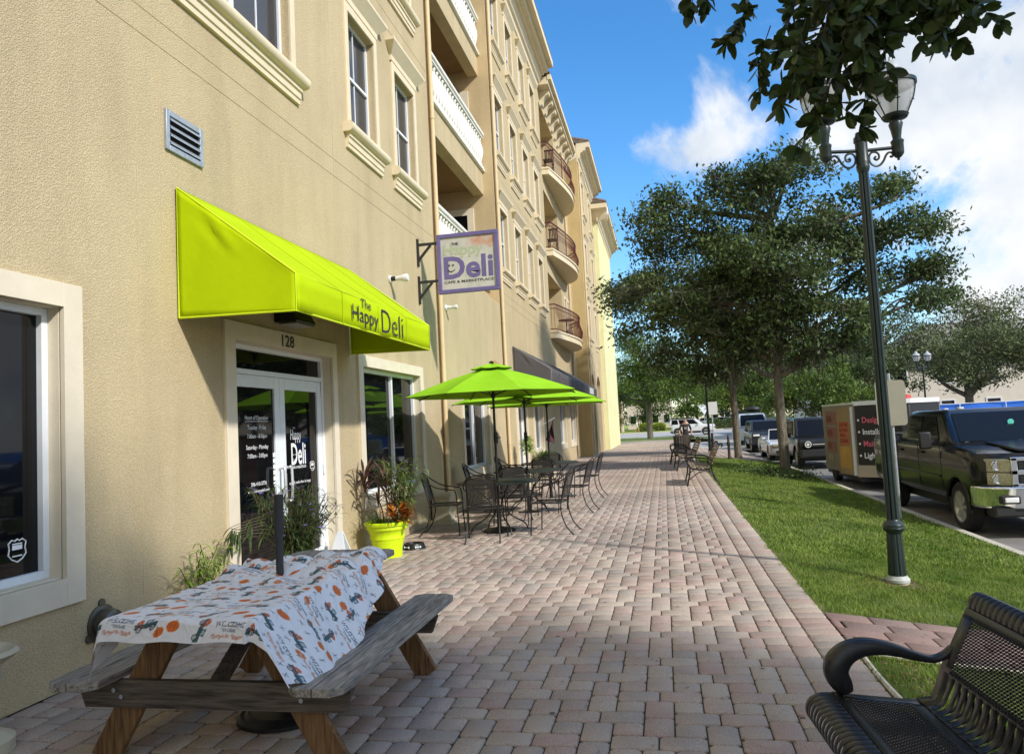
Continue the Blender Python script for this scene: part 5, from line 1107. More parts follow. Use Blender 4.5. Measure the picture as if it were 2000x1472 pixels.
# beside the second door: shrub, slim standard, and a furled dark banner
t = thing('shrub_planter', 'low green shrub in a tan box between the second door and window', 'planter', (-3.45, 21.6, 0)); b = MB(); b.box(-3.8, -3.2, 21.3, 22.2, 0, .42); part('box', b, M_stone, t, bevel=.01, smooth=False); b = MB(); r = random.Random(8)
for i in range(500): a = r.random()*6.28; strap(b, (-3.5+cos(a)*.28*r.random(), 21.75+sin(a)*.42*r.random(), .42+r.random()*.3), a, r.uniform(.2, 1.3), .14, .03, 1, 4)
part('leaves', b, M_gmid, t)
t = thing('potted_standard', 'slim potted plant with a round tuft beside the second shop door', 'plant', (-3.5, 18.9, 0)); b = MB(); b.lathe([(0, 0), (.15, 0), (.19, .3), (0, .3)], (-3.5, 18.9, 0), 16); b.tube([(-3.5, 18.9, .3), (-3.48, 18.9, .85)], .012, 6); part('pot', b, M_stone, t); b = MB()
for i in range(220): a = r.random()*6.28; strap(b, (-3.48+cos(a)*.12*r.random(), 18.9+sin(a)*.12*r.random(), .85+r.random()*.35), a, r.uniform(-.3, 1.3), .15, .035, 1, 4)
part('leaves', b, M_glight, t)
t = thing('draped_flag', 'dark flag hanging from a short pole beyond the farthest umbrella', 'flag', (XW, 23.3, .9)); b = MB(); b.tube([(XW, 23.3, 1.5), (-3.35, 23.2, 1.75)], .014, 6); part('pole', b, M_white, t)
b = MB().grid(lambda u, v: (-3.4-.28*u*v, 23.25+.05*sin(v*9+u*5), 1.7-.75*v*(1-.15*u)), 6, 10); part('cloth', b, mat('flag_cloth', srgb(96, 40, 38), .8, col2=srgb(40, 34, 48), vscale=9), t)
# folding A-frame notice and dog bowl
t = thing('a_frame_sign', 'small white folding wet-floor sign standing at the door jamb', 'sign', (-3.76, 8.05, 0))
for s_ in (-1, 1):
    b = MB(); b.prism([(-.14, 0), (-.1, 0), (-.085, .1), (.085, .1), (.1, 0), (.14, 0), (.03, .44), (-.03, .44)], lambda x, z, s_=s_: (-3.7+x, 8.05+s_*(.14-.3*z), z), lambda x, z, s_=s_: (-3.7+x, 8.065+s_*(.14-.3*z), z)); part('panel', b, M_white, t, smooth=False)
b = MB(); b.tube([(-3.74, 7.95, .2), (-3.66, 7.95, .2)], .006, 5); part('print', b, M_black, t)
t = thing('dog_bowl_mat', 'black pet feeder with white bone shapes beside the lime planter', 'pet bowl', (-3.33, 9.5, 0)); b = MB(); b.lathe([(0, 0), (.16, 0), (.13, .07), (.11, .075), (.1, .03), (0, .03)], (-3.33, 9.5, 0), 24); part('bowl', b, M_black, t); b = MB()
for a in (-1.9, -.9):
    c = Vector((-3.33+.155*cos(a), 9.5+.155*sin(a), .035)); d = Vector((-sin(a), cos(a), 0))*.035; b.tube([c-d, c+d], .006, 6)
    for s_ in (-1, 1):
        for dz in (-.006, .006): b.lathe([(0, -.009), (.007, -.006), (.009, 0), (.007, .006), (0, .009)], c+d*s_+Vector((0, 0, dz)), 8)
part('bone', b, M_white, t)

# ------------------------------------------------------------------ foreground steel bench
M_bench = mat('black_coated_steel', (.018, .019, .022), .33, var=.25, vscale=40, spec=.6, bump=.12, bscale=220, bdist=.001)
bo = Vector((.46, 3.1, 0)); ba = 4.5*pi/180
def BP(d, l, z):       # d: depth from front edge towards the back, l: along the bench towards the camera
    return (bo.x+d*cos(ba)+l*sin(ba), bo.y+d*sin(ba)*.2-l*cos(ba), z)
fb_ = thing('steel_bench', 'black perforated steel bench with curved arms cut by the lower right corner', 'bench', (bo.x+.3, bo.y-.7, 0))
LB = 1.5
def profile_front():  return [(.035, .345), (.012, .365), (.0, .395), (.012, .428), (.04, .447), (.075, .452)]
def panel(b, P0, P1, l0, l1):     # flat strip between two profile points
    b.quad(BP(P0[0], l0, P0[1]), BP(P0[0], l1, P0[1]), BP(P1[0], l1, P1[1]), BP(P1[0], l0, P1[1]))
def band(b, prof, l0, l1, n=1):
    k = len(prof); vs = []
    for i in range(n+1):
        l = l0+(l1-l0)*i/n; vs += [BP(d, l, z) for d, z in prof]
    b.add(vs, [(i*k+j, (i+1)*k+j, (i+1)*k+j+1, i*k+j+1) for i in range(n) for j in range(k-1)])
def slotted(b, prof, l0, l1, pitch, wmin=.3, i0=1, i1=None):
    """strips along a curved profile with lens shaped slots between them"""
    k = len(prof); i1 = i1 or k-2; n = int((l1-l0)/pitch)
    for s_ in range(n):
        lc = l0+(s_+.5)*pitch; vs = []
        for j, (d, z) in enumerate(prof):
            t = 0 if j <= i0 or j >= i1 else sin(pi*(j-i0)/(i1-i0)); hw = pitch/2*(1-(1-wmin)*t); tw = .006*t
            vs += [BP(d, lc-hw, z+tw*.5), BP(d, lc+hw, z-tw*.5)]
        b.add(vs, [(2*j, 2*j+1, 2*j+3, 2*j+2) for j in range(k-1)])
SEATB = (.43, .43)
fr = [(p.x, p.y) for p in smoothpts([(d, z, 0) for d, z in [(.045, .33), (.008, .36), (.0, .395), (.015, .43), (.055, .45), (.1, .452)]], 4)]
b = MB(); slotted(b, fr, .03, LB, .036, .42, 3, len(fr)-4); band(b, fr, 0, .03)
sf_ = [(.1, .452), (.13, .45)]; band(b, sf_, 0, LB, 1)
band(b, [(.1, .4521), (.25, .44), (.36, .432), (.4, .432)], 0, .075, 1)
rear = [(.36, .432), (.4, .432)]; band(b, rear, .075, LB)
part('seat_frame', b, M_bench, fb_, ang=50).modifiers.new('s', 'SOLIDIFY').thickness = .003
BT = (.555, .79); BB = (.475, .51)
cur = [(p.x, p.y) for p in smoothpts([(.4, .432, 0), (.43, .436, 0), (.455, .455, 0), (.47, .485, 0), (.485, .52, 0), (.492, .545, 0)], 4)]
b = MB()
pit = .05; k = len(cur); nS = int((LB-.075)/pit)
for s_ in range(nS):
    lc = .075+(s_+.5)*pit; vs = []
    for j, (d, z) in enumerate(cur):
        t = j/(k-1); hw = pit/2*(1-.5*sin(pi*t)); sh = 0; vs += [BP(d-.0, lc-hw, z), BP(d, lc+hw, z)]
    b.add(vs, [(2*j, 2*j+1, 2*j+3, 2*j+2) for j in range(k-1)])
# second set of strips bowing to the rear between them
for s_ in range(nS):
    lc = .075+(s_+1)*pit; vs = []
    for j, (d, z) in enumerate(cur):
        t = j/(k-1); o_ = .026*sin(pi*t); hw = pit*.22*(1-.2*sin(pi*t)); vs += [BP(d+o_, lc-hw, z-o_*.6), BP(d+o_, lc+hw, z-o_*.6)]
    b.add(vs, [(2*j, 2*j+1, 2*j+3, 2*j+2) for j in range(k-1)])
part('lumbar_strips', b, M_bench, fb_, ang=50).modifiers.new('s', 'SOLIDIFY').thickness = .003
def back(v): return (.492+.1*v, .545+.2*v)     # lower to upper edge of the back panel
b = MB(); band(b, [back(0), back(.08)], 0, LB); band(b, [(.40, .432), (.45, .44), (.475, .49), back(0), back(.5), back(1)], 0, .075); band(b, [back(.93), back(1.1)], 0, LB)
b.box(0, 0, 0, 0, 0, 0) if False else None
tr = [(p.x, p.y) for p in smoothpts([(*back(1.1), 0), (.607, .79, 0), (.62, .812, 0), (.645, .822, 0), (.672, .808, 0), (.678, .78, 0), (.668, .75, 0)], 4)]
slotted(b, tr, .03, LB, .036, .42, 3, len(tr)-4); band(b, tr, 0, .03)
part('back_frame', b, M_bench, fb_, ang=50).modifiers.new('s', 'SOLIDIFY').thickness = .003
def expanded(fn, l0, l1, n, rows, th=.0024, tw=.0048):
    """expanded metal: zigzag strands with an upright section"""
    V = []; F = []; dl = (l1-l0)/n
    for r_ in range(rows+1):
        vals = []
        for i in range(n+1):
            s_ = (1 if i % 2 else -1)*(1 if r_ % 2 else -1)*.36; v = min(1, max(0, (r_+s_)/rows)); p = Vector(fn(v)[0:1]+(0,)+fn(v)[1:2]); vals.append((l0+i*dl, v))
        base = len(V)
        for (l, v) in vals:
            d, z = fn(v); d2_, z2_ = fn(min(1.2, v+.01)); tx, tz = d2_-d, z2_-z; q = sqrt(tx*tx+tz*tz) or 1; tx /= q; tz /= q; nx, nz = -tz, tx
            V += [BP(d-tx*th+nx*-tw*.3, l, z-tz*th+nz*-tw*.3), BP(d+tx*th+nx*tw, l, z+tz*th+nz*tw)]
        F += [(base+2*i, base+2*i+1, base+2*i+3, base+2*i+2) for i in range(n)]
    return V, F
V, F = expanded(lambda v: (.13+.23*v, .45-.018*v), .075, LB, int((LB-.075)/.0095), 19)
part('seat_mesh', fast('seat_mesh', V, F, M_bench), None, fb_).modifiers.new('s', 'SOLIDIFY').thickness = .0016
V, F = expanded(back, .075, LB, int((LB-.075)/.0095), 23)
part('back_mesh', fast('back_mesh', V, F, M_bench), None, fb_).modifiers.new('s', 'SOLIDIFY').thickness = .0016
for l0 in (-.022, 1.45):
    b = MB(); pth = smoothpts([(.515, .6), (.47, .585), (.42, .583), (.36, .605), (.29, .64), (.22, .665), (.15, .672), (.095, .65), (.06, .605), (.055, .555), (.075, .51), (.1, .492)] and [Vector((a, z, 0)) for a, z in ((.535, .62), (.5, .592), (.46, .58), (.4, .592), (.34, .61), (.28, .622), (.22, .622), (.165, .602), (.13, .566), (.122, .525), (.15, .462))], 5)
    n = len(pth); vs = []
    for i, p in enumerate(pth):
        t = i/(n-1); wd = .018+.03*sin(pi*min(1, t*1.05))**.8 if t < .9 else .042; wd = .018+.02*min(1, max(0, t-.05)*1.5); th = (.012+.032*min(1, max(0, t-.22)*1.7))*(1 if t < .93 else (1-((t-.93)/.07)**2*.45))
        d = (pth[min(i+1, n-1)]-pth[max(i-1, 0)]).normalized(); nx, nz = -d.y, d.x
        for (a_, b_) in ((-1, -.35), (-.92, .6), (-.5, 1), (.5, 1), (.92, .6), (1, -.35), (.85, -.8), (.5, .1), (-.5, .1), (-.85, -.8)):
            vs.append(BP(p.x-nx*b_*th*(1 if nx or nz else 1), l0+.03+a_*wd, p.y-nz*b_*th*-1*-1))
    k = 10; b.add(vs, [(i*k+j, i*k+(j+1) % k, (i+1)*k+(j+1) % k, (i+1)*k+j) for i in range(n-1) for j in range(k)]+[tuple(range(k)), tuple((n-1)*k+j for j in range(k))])
    part('armrest', b, M_bench, fb_, ang=60)
for l in (.25, 1.3):
    b = MB(); b.beam(BP(.1, l, .43), BP(.04, l, .0), .05, .03, (0, 1, 0)); b.beam(BP(.4, l, .42), BP(.55, l, .0), .05, .03, (0, 1, 0)); b.beam(BP(.05, l, .42), BP(.42, l, .415), .045, .025, (0, 0, 1)); part('leg', b, M_bench, fb_, smooth=False)

# ------------------------------------------------------------------ lamp posts
M_post = mat('dark_green_paint', srgb(30, 44, 42), .38, var=.2, vscale=14, spec=.6)
M_postw = mat('worn_primer', srgb(176, 180, 172), .7, var=.25, vscale=12)
M_lglass = bpy.data.materials.new('ribbed_lamp_glass'); M_lglass.use_nodes = True
_n = M_lglass.node_tree.nodes; _l = M_lglass.node_tree.links; _p = _n['Principled BSDF']; _p.inputs['Base Color'].default_value = (.86, .88, .9, 1); _p.inputs['Roughness'].default_value = .18; _p.inputs['Alpha'].default_value = .45; _p.inputs['Specular IOR Level'].default_value = .7
_t = _n.new('ShaderNodeBsdfTranslucent'); _m = _n.new('ShaderNodeMixShader'); _m.inputs[0].default_value = .35; _l.new(_p.outputs[0], _m.inputs[1]); _l.new(_t.outputs[0], _m.inputs[2]); _l.new(_m.outputs[0], _n['Material Output'].inputs[0])
M_lcap = mat('pale_lamp_dome', (.62, .64, .66), .3, trans=.3)
def fluted(b, z0, z1, r0, r1, nf=12, ns=6, dep=.14):
    n = nf*4; vs = []
    for i in range(ns+1):
        t = i/ns; r = r0+(r1-r0)*t; z = z0+(z1-z0)*t
        for j in range(n):
            a = 2*pi*j/n; q = r*(1-dep*max(0, sin(a*nf/1.0))**.6 if sin(a*nf) > 0 else r/r); q = r*(1-dep*(max(0, sin(a*nf))**.7)); vs.append((q*cos(a), q*sin(a), z))
    b.add(vs, [(i*n+j, i*n+(j+1) % n, (i+1)*n+(j+1) % n, (i+1)*n+j) for i in range(ns) for j in range(n)])
def lamp_post(label, loc, rz, s=1.):
    t = thing('street_lamp', label, 'street lamp', loc, 'dark green twin globe street lamps', world=False, rz=rz); t.scale = (s, s, s)
    H = 4.15
    b = MB(); b.lathe([(0, 0), (.095, 0), (.098, .012), (.06, .02)], (.0, .0, .0), 24); part('ground_ring', b, M_stone, t)
    b = MB(); b.lathe([(0, .02), (.104, .02), (.106, .045), (.09, .065), (.082, .08)], (0, 0, 0), 28); part('foot', b, M_postw, t)
    b = MB(); fluted(b, .08, .47, .08, .066, 10, 5, .1); b.lathe([(.066, .465), (.07, .48), (.09, .5), (.096, .52), (.09, .535), (.094, .55), (.082, .57), (.062, .585), (.055, .6)], (0, 0, 0), 28); part('pedestal', b, M_post, t)
    b = MB(); fluted(b, .59, H-.16, .054, .046, 8, 8, .22); b.lathe([(.046, H-.2), (.058, H-.17), (.062, H-.14), (.056, H-.12), (.06, H-.1), (.057, H-.09), (.057, H+.1), (.068, H+.11), (.066, H+.15), (.05, H+.17), (.045, H+.2), (0, H+.21)], (0, 0, 0), 24); part('pole', b, M_post, t)
    for s_ in (-1, 1):
        b = MB(); b.tube([(s_*.04, 0, H+.02), (s_*.345, 0, H+.03)], .017, 10)
        sc_ = smoothpts([(s_*x, 0, H+z) for x, z in ((.13, -.045), (.115, -.065), (.135, -.08), (.16, -.06), (.155, -.02), (.12, -.0), (.085, -.01), (.066, -.05), (.075, -.105), (.115, -.14), (.16, -.135), (.2, -.095), (.225, -.045), (.255, -.015), (.285, -.02), (.295, -.045), (.28, -.06), (.265, -.05))], 4)
        b.tube(sc_, .011, 6); part('bracket_arm', b, M_post, t)
        b = MB(); cx_ = s_*.345; b.lathe([(0, -.1), (.012, -.095), (.014, -.075), (.03, -.065), (.05, -.04), (.055, -.02), (.055, .07), (.06, .08), (.06, .095), (.05, .1), (.038, .12), (.05, .2), (.065, .26), (.06, .275), (.03, .28), (.035, .3), (.06, .31), (.11, .32), (.125, .345), (.1, .36), (0, .36)], (cx_, 0, H), 24); part('lantern_base', b, M_post, t)
        g = MB(); g.lathe([(.098, .355), (.135, .41), (.168, .48), (.19, .56), (.2, .635)], (cx_, 0, H), 28, cap=False); lg = part('lantern_glass', g, M_lglass, t)
        c = MB()
        for i in range(6): a = i*pi/3+.3; c.tube([(cx_+q*cos(a), q*sin(a), H+z) for q, z in ((.115, .345), (.147, .41), (.18, .48), (.2, .56), (.208, .65))], .007, 5)
        c.lathe([(.2, .63), (.214, .633), (.216, .668), (.2, .672), (.2, .63)], (cx_, 0, H), 28, cap=False)
        for i in range(6):
            a0 = i*pi/3+.3; c.tube([(cx_+.176*cos(a0-.12), .176*sin(a0-.12), H+.46), (cx_+.176*cos(a0+.12), .176*sin(a0+.12), H+.46)], .006, 5); part('lantern_cage', c, M_post, t)
        d = MB(); d.lathe([(.204, .672), (.198, .7), (.165, .755), (.12, .79), (.085, .8), (.08, .82), (.07, .86), (.05, .885), (.02, .9), (.014, .94), (.0, .95)], (cx_, 0, H), 28); part('lantern_cap', d, M_lcap, t)
        l = MB(); l.lathe([(0, .36), (.035, .365), (.03, .4), (.045, .45), (.035, .5), (0, .51)], (cx_, 0, H), 12); part('lamp_bulb', l, mat('lamp_bulb_white', (.7, .7, .68), .4), t)
    return t
lp = lamp_post('tall dark green twin globe lamp post standing on the lawn in the right foreground', (2.06, 7.72, zl(2.06)), radians(8))
copy_tree(lp, (1.96, 35.2, -.1), radians(8), 'green street lamp beyond the trunks beside the brown bollard'); copy_tree(lp, (14.2, 45, -.5), radians(20), 'twin globe street lamp in front of the blue fence at the right')
# reversed traffic sign behind the lamp post
t = thing('road_sign', 'blank back of a pale rectangular road sign on a post behind the lamp post', 'road sign', (3.75, 13.6, -.4)); b = MB(); b.tube([(3.75, 13.6, -.37), (3.75, 13.6, 2.1)], .025, 8); part('post', b, M_grey, t)
b = MB(); pts_ = [];
for cx_, cz_, a0 in ((.17, .3, 0), (-.23, .3, pi/2), (-.23, -.34, pi), (.17, -.34, 3*pi/2)):
    for i in range(5): a = a0+i*pi/8; pts_.append((3.77+cx_+.06*cos(a), 1.62+cz_+.06*sin(a)))
b.prism([(x, z) for x, z in pts_], lambda x, z: (x, 13.55+(x-3.77)*.35, z), lambda x, z: (x, 13.555+(x-3.77)*.35, z)); part('plate', b, mat('sign_back_aluminium', srgb(132, 128, 110), .55, metal=.2, var=.06), t, smooth=False)

# ------------------------------------------------------------------ benches, bin and bollards along the walkway
M_slat = mat('brown_bench_slats', srgb(134, 118, 96), .7, var=.15, vscale=12)
def park_bench(label, loc, rz, slat):
    t = thing('park_bench', label, 'bench', loc, 'slatted benches with black iron ends', world=False, rz=rz)
    Wd = 1.5    # length along local y; front at -x
    for i in range(6): b = MB(); x_ = -.27+i*.075; b.box(x_-.03, x_+.03, -Wd/2, Wd/2, .43-.008*i, .455-.008*i); part('seat_slat', b, slat, t, smooth=False)
    for i in range(6): b = MB(); z_ = .5+i*.068; x_ = .2+i*.028; b.beam((x_, -Wd/2, z_), (x_, Wd/2, z_), .02, .058, (.35, 0, 1)); part('back_slat', b, slat, t, smooth=False)
    for s_ in (-1, 1):
        y_ = s_*(Wd/2-.02); b = MB()
        b.tube(smoothpts([(-.38, y_, .0), (-.33, y_, .2), (-.3, y_, .41), (-.36, y_, .55), (-.28, y_, .64), (-.1, y_, .62), (.1, y_, .6), (.2, y_, .55)], 4), .018, 6)
        b.tube(smoothpts([(.34, y_, .0), (.22, y_, .2), (.17, y_, .41), (.24, y_, .6), (.35, y_, .86), (.4, y_, .92), (.44, y_, .88), (.4, y_, .85)], 4), .018, 6)
        b.tube(smoothpts([(-.3, y_, .4), (-.1, y_, .36), (.08, y_, .36), (.18, y_, .42)], 4), .02, 6); b.tube(smoothpts([(-.32, y_, .15), (-.1, y_, .3), (.1, y_, .3), (.26, y_, .13)], 4), .012, 5)
        part('iron_end', b, M_iron, t)
    return t
bn = park_bench('nearest slatted park bench with pale brown boards at the lawn edge', (.8, 18.1, 0), 0, M_slat)
for i, (loc, rz, lab) in enumerate((((.62, 23.2, 0), 0.05, 'middle park bench in shade with a scrolled iron end'), ((.5, 26.6, 0), 0.0, 'farthest park bench just in front of the litter bin'))):
    copy_tree(bn, loc, rz, lab)
t = thing('litter_bin', 'grey brown slatted litter bin behind the farthest park bench', 'litter bin', (.66, 31.6, 0)); b = MB()
for i in range(20): a = i*2*pi/20; b.box(.66+.3*cos(a)-.035, .66+.3*cos(a)+.035, 31.6+.3*sin(a)-.035, 31.6+.3*sin(a)+.035, .04, .84)
part('slat', b, mat('bin_slats', srgb(92, 84, 78), .8, isl=.2), t, smooth=False); b = MB(); b.lathe([(0, .0), (.28, 0), (.28, .8), (.24, .82), (0, .8)], (.66, 31.6, 0), 24); part('liner', b, M_dark, t)
for (x, y, z, lab) in ((2.42, 30.6, zl(2.42), 'dark bollard with a pointed top nearest the tree trunk'), (1.98, 33.4, -.1, 'dark bollard with a pointed top beside the far street lamp')):
    b = MB(); b.lathe([(0, 0), (.075, 0), (.07, .06), (.055, .1), (.05, .55), (.07, .6), (.07, .65), (.045, .72), (.05, .9), (.0, .98)], (x, y, z), 12); single('bollard', b, mat('bollard_brown', srgb(54, 44, 40), .6), lab, 'bollard', 'bollards at the paved crossing')
# ------------------------------------------------------------------ trees
M_bark = mat('oak_bark', srgb(118, 110, 96), .95, var=.5, vscale=14, bump=1, bscale=30, bdist=.06, stretch=(1, 1, .25), det=8)
M_twig = mat('grey_twigs', srgb(122, 112, 98), .9, var=.2, vscale=5)
M_oak = mat('oak_leaves', srgb(76, 98, 54), .48, isl=.55, trans=.22, spec=.4, var=.38, vscale=.8, col2=srgb(98, 116, 66))
M_oak2 = mat('fresh_green_leaves', srgb(80, 112, 48), .5, isl=.45, trans=.3, spec=.35, var=.3, vscale=.5, col2=srgb(124, 146, 62))
M_oak3 = mat('olive_leaves', srgb(82, 98, 58), .55, isl=.45, trans=.2, spec=.35, var=.3, vscale=.5, col2=srgb(112, 122, 76))
M_moss = mat('spanish_moss', srgb(92, 90, 72), .95, isl=.3, trans=.2)
def leafquads(P, size, asp=.45, up=.3):
    n = len(P); d = rng.normal(size=(n, 3)); d[:, 2] -= .15; d /= np.linalg.norm(d, axis=1)[:, None]; nr = rng.normal(size=(n, 3)); nr[:, 2] += up*3; s = np.cross(d, nr); s /= np.linalg.norm(s, axis=1)[:, None]+1e-9
    L_ = (size*(.6+.8*rng.random(n)))[:, None]; w = L_*asp
    return np.stack([P, P+d*L_*.45+s*w*.5, P+d*L_, P+d*L_*.5-s*w*.5], 1).reshape(-1, 3), np.arange(n*4).reshape(n, 4)
def tree(name, label, base, th, tr, lobes, leaf, mleaf, nper=26, lean=(0, 0), group=None, moss=0, spread=.34, cat='tree', limbs=True, fork=3, twigs=True, bare=0, loft=True, clump=.21, leader=None, sx=1.):
    """lobes: (x,y,z,rx,ry,rz,clusters)"""
    t = thing(name, label, cat, base, group); bx, by, bz = base; top = Vector((bx+lean[0], by+lean[1], bz+th))
    b = MB(); fl = [(bx, by, bz-.1), (bx+.02, by, bz+.25), (bx+lean[0]*.4, by+lean[1]*.4, bz+th*.5), tuple(top)]
    pts_ = smoothpts(fl, 5); rs = [tr*(1.35 if i == 0 else 1)*(1-.28*i/len(pts_)) for i in range(len(pts_))]; rs[0] = tr*1.6; rs[1] = tr*1.25; b.tube(pts_, rs, 12)
    C = []; lob = []
    for (x, y, z, rx, ry, rz_, k) in lobes:
        x = bx+(x-bx)*sx; rx *= sx
        ks = max(3, k//8); d = rng.normal(size=(ks, 3)); d /= np.linalg.norm(d, axis=1)[:, None]; r = rng.random(ks)**.36; sc_ = d*r[:, None]*np.array([rx, ry, rz_])+np.array([x, y, z])
        c = np.repeat(sc_, -(-k//ks), 0)[:k]; c = c+rng.normal(size=c.shape)*np.array([1, 1, .5])*min(rx, ry)*clump; C.append(c); lob.append((x, y, z, rx, ry, rz_))
    r_ = random.Random(int(bx*10)); ends = []
    if leader: lp_ = smoothpts([tuple(top-Vector((0, 0, .2))), tuple((top+Vector(leader))/2+Vector((.12, 0, 0))), leader], 5); b.tube(lp_, [tr*.74*(1-.75*i/len(lp_)) for i in range(len(lp_))], 9)
    for (x, y, z, rx, ry, rz_), c in zip(lob, C):
        f0 = top-Vector((0, 0, .15))
        if leader: q_ = min(1, max(0, (z-.9-top.z)/(leader[2]-top.z))); f0 = top.lerp(Vector(leader), q_)-Vector((0, 0, .1))
        m = f0*.5+Vector((x, y, z))*.5+Vector((r_.uniform(-.25, .25), r_.uniform(-.2, .2), r_.uniform(-.3, .05))); e = Vector((x, y, z)); pp = smoothpts([f0, m, e], 5); L0 = tr*.62
        b.tube(pp, [L0*(1-.72*i/len(pp)) for i in range(len(pp))], 8)
        nb = max(3, len(c)//14)
        for i in range(nb):
            q = Vector(c[i]); s = pp[r_.randint(5, len(pp)-1)]; mm = (s+q)/2+Vector((r_.uniform(-.25, .25), r_.uniform(-.25, .25), r_.uniform(-.05, .3))); ps = smoothpts([s, mm, q], 4); b.tube(ps, [tr*.22*(1-.8*j/len(ps)) for j in range(len(ps))], 5)
            ends.append((q, ps))
    part('trunk', b, M_bark, t, fix=False)
    if twigs:
        V = []; F = []
        allc = np.concatenate(C); E = np.array([tuple(e[0]) for e in ends])
        for c in allc:
            j = np.argmin(((E-c)**2).sum(1)); s = ends[j][1][-2 if r_.random() < .5 else -3]; s = np.array(s)
            d = c-s; ln = np.linalg.norm(d)+1e-6
            if ln > 3: continue
            sd = np.cross(d, rng.normal(size=3)); sd /= np.linalg.norm(sd)+1e-9; sd *= .007+.004*tr; md = (s+c)/2+rng.normal(size=3)*.09*ln; k = len(V); V += [s-sd, s+sd, md-sd*.7, md+sd*.7, c-sd*.3, c+sd*.3]; F += [(k, k+1, k+3, k+2), (k+2, k+3, k+5, k+4)]
            for _ in range(3):
                e2 = c+rng.normal(size=3)*spread*1.15; s2 = np.cross(e2-c, rng.normal(size=3)); s2 /= np.linalg.norm(s2)+1e-9; s2 *= .004; k = len(V); V += [c-s2, c+s2, e2-s2*.3, e2+s2*.3]; F += [(k, k+1, k+3, k+2)]
        part('twigs', fast('twigs', V, F, M_twig), None, t)
    allc = np.concatenate(C); nb = int(len(allc)*bare); lc = allc[nb:]
    P = np.repeat(lc, nper, 0)+np.clip(rng.normal(size=(len(lc)*nper, 3)), -1.7, 1.7)*np.array([spread, spread, spread*.6])*rng.choice([.5, .85, 1.05], size=(len(lc)*nper, 1))
    V, F = leafquads(P, leaf); part('crown', fast('crown', V, F, mleaf), None, t)
    if moss:
        V = []; F = []; low = allc[np.argsort(allc[:, 2]*.4+np.hypot(allc[:, 0]-bx, allc[:, 1]-by)+rng.random(len(allc))*2.6)[:moss]]
        for c in low:
            for _ in range(22):
                p = c+rng.normal(size=3)*np.array([.13, .13, .25]); ln = .1+rng.random()**2*.7; a = rng.random()*6.28; w = .014; k = len(V); dx = np.array([cos(a)*w, sin(a)*w, 0]); m = p+np.array([rng.normal()*.04, rng.normal()*.04, -ln*.5]); e = p+np.array([rng.normal()*.06, rng.normal()*.06, -ln]); V += [p-dx, p+dx, m+dx*.8, m-dx*.8, e]; F += [(k, k+1, k+2, k+3), (k+3, k+2, k+4, k+4)]
        F = [f if f[2] != f[3] else f for f in F]; me = bpy.data.meshes.new('hanging_moss'); me.from_pydata([tuple(v) for v in V], [], [tuple(dict.fromkeys(f)) for f in F]); me.materials.append(M_moss); part('hanging_moss', me, None, t)
    return t
YT = 23.1
tree('oak_tree', 'large mossy live oak on the lawn, its trunk rising from ground cover', (3.36, YT, zl(3.36)), 3.0, .165,
     [(.5, YT-.3, 5.2, 2.1, 2.2, .8, 120), (-.7, YT, 5.6, 1.0, 1.4, .55, 40), (-.5, YT-.4, 4.6, 1.1, 1.2, .5, 36), (1.1, YT+.3, 7.3, 1.9, 2.0, .9, 104), (-.1, YT, 8.3, .7, .9, .45, 20), (1.6, YT, 8.6, .8, .9, .4, 22), (3.7, YT, 8.1, 1.6, 2.4, .85, 96), (4.1, YT, 8.9, .6, .9, .4, 18), (2.8, YT-.8, 6.6, 1.9, 2.0, .75, 100), (5.5, YT+.2, 7.3, 1.2, 2.2, .7, 50),
      (7.2, YT, 7.5, .9, 1.6, .45, 24), (7.4, YT, 6.5, 1.3, 2, .6, 48), (8.2, YT+.1, 5.4, .8, 1.6, .7, 36), (7.2, YT-.2, 4.4, 1.2, 1.6, .5, 36), (6.1, YT-.3, 5.6, 1.3, 2.1, .6, 44), (5.4, YT-.6, 4.4, 1.3, 1.6, .7, 56), (3.6, YT-.8, 5.3, 1.9, 2.0, .8, 120), (1.9, YT+.2, 4.1, 1.2, 1.4, .55, 56), (3.2, YT-.6, 4.0, 1.2, 1.2, .6, 60), (2.2, YT-.9, 5.9, 1.4, 1.4, .6, 60), (4.6, YT-.6, 6.3, 1.2, 1.4, .6, 56), (4.2, YT-.4, 3.5, 1.0, 1, .45, 34), (2.2, YT-.2, 3.5, 1.1, 1, .45, 34), (5.6, YT-.2, 3.6, 1.1, 1, .4, 26)],
     .14, M_oak, 50, moss=110, spread=.33, bare=.05, leader=(3.5, YT, 7.4), clump=.17, sx=.93)
YO = 32.4
tree('oak_tree', 'second oak trunk on the lawn left of the large one, crown merging behind it', (2.9, YO, zl(2.9)), 4.2, .17,
     [(.6, YO, 6.4, 2.3, 2.6, 1.5, 110), (-1.2, YO-.5, 6.7, 1.1, 1.6, .9, 40), (3.2, YO, 7.4, 2.6, 2.6, 1.8, 110), (2.2, YO-1, 4.9, 1.6, 1.6, .9, 50), (5.4, YO, 6.2, 1.8, 2.2, 1.3, 60), (2.4, YO-.5, 5.9, 2.6, 2, 1.4, 110), (.2, YO, 4.4, 1.4, 1.4, .6, 40), (3.4, YO-.6, 4.0, 1.4, 1.4, .6, 60), (1.8, YO-.4, 3.6, 1.5, 1.4, .6, 60), (4.8, YO-.4, 3.9, 1.4, 1.4, .6, 50)], .17, M_oak, 44, moss=60, spread=.42, leader=(2.9, YO, 7.2))
YF = 67.5
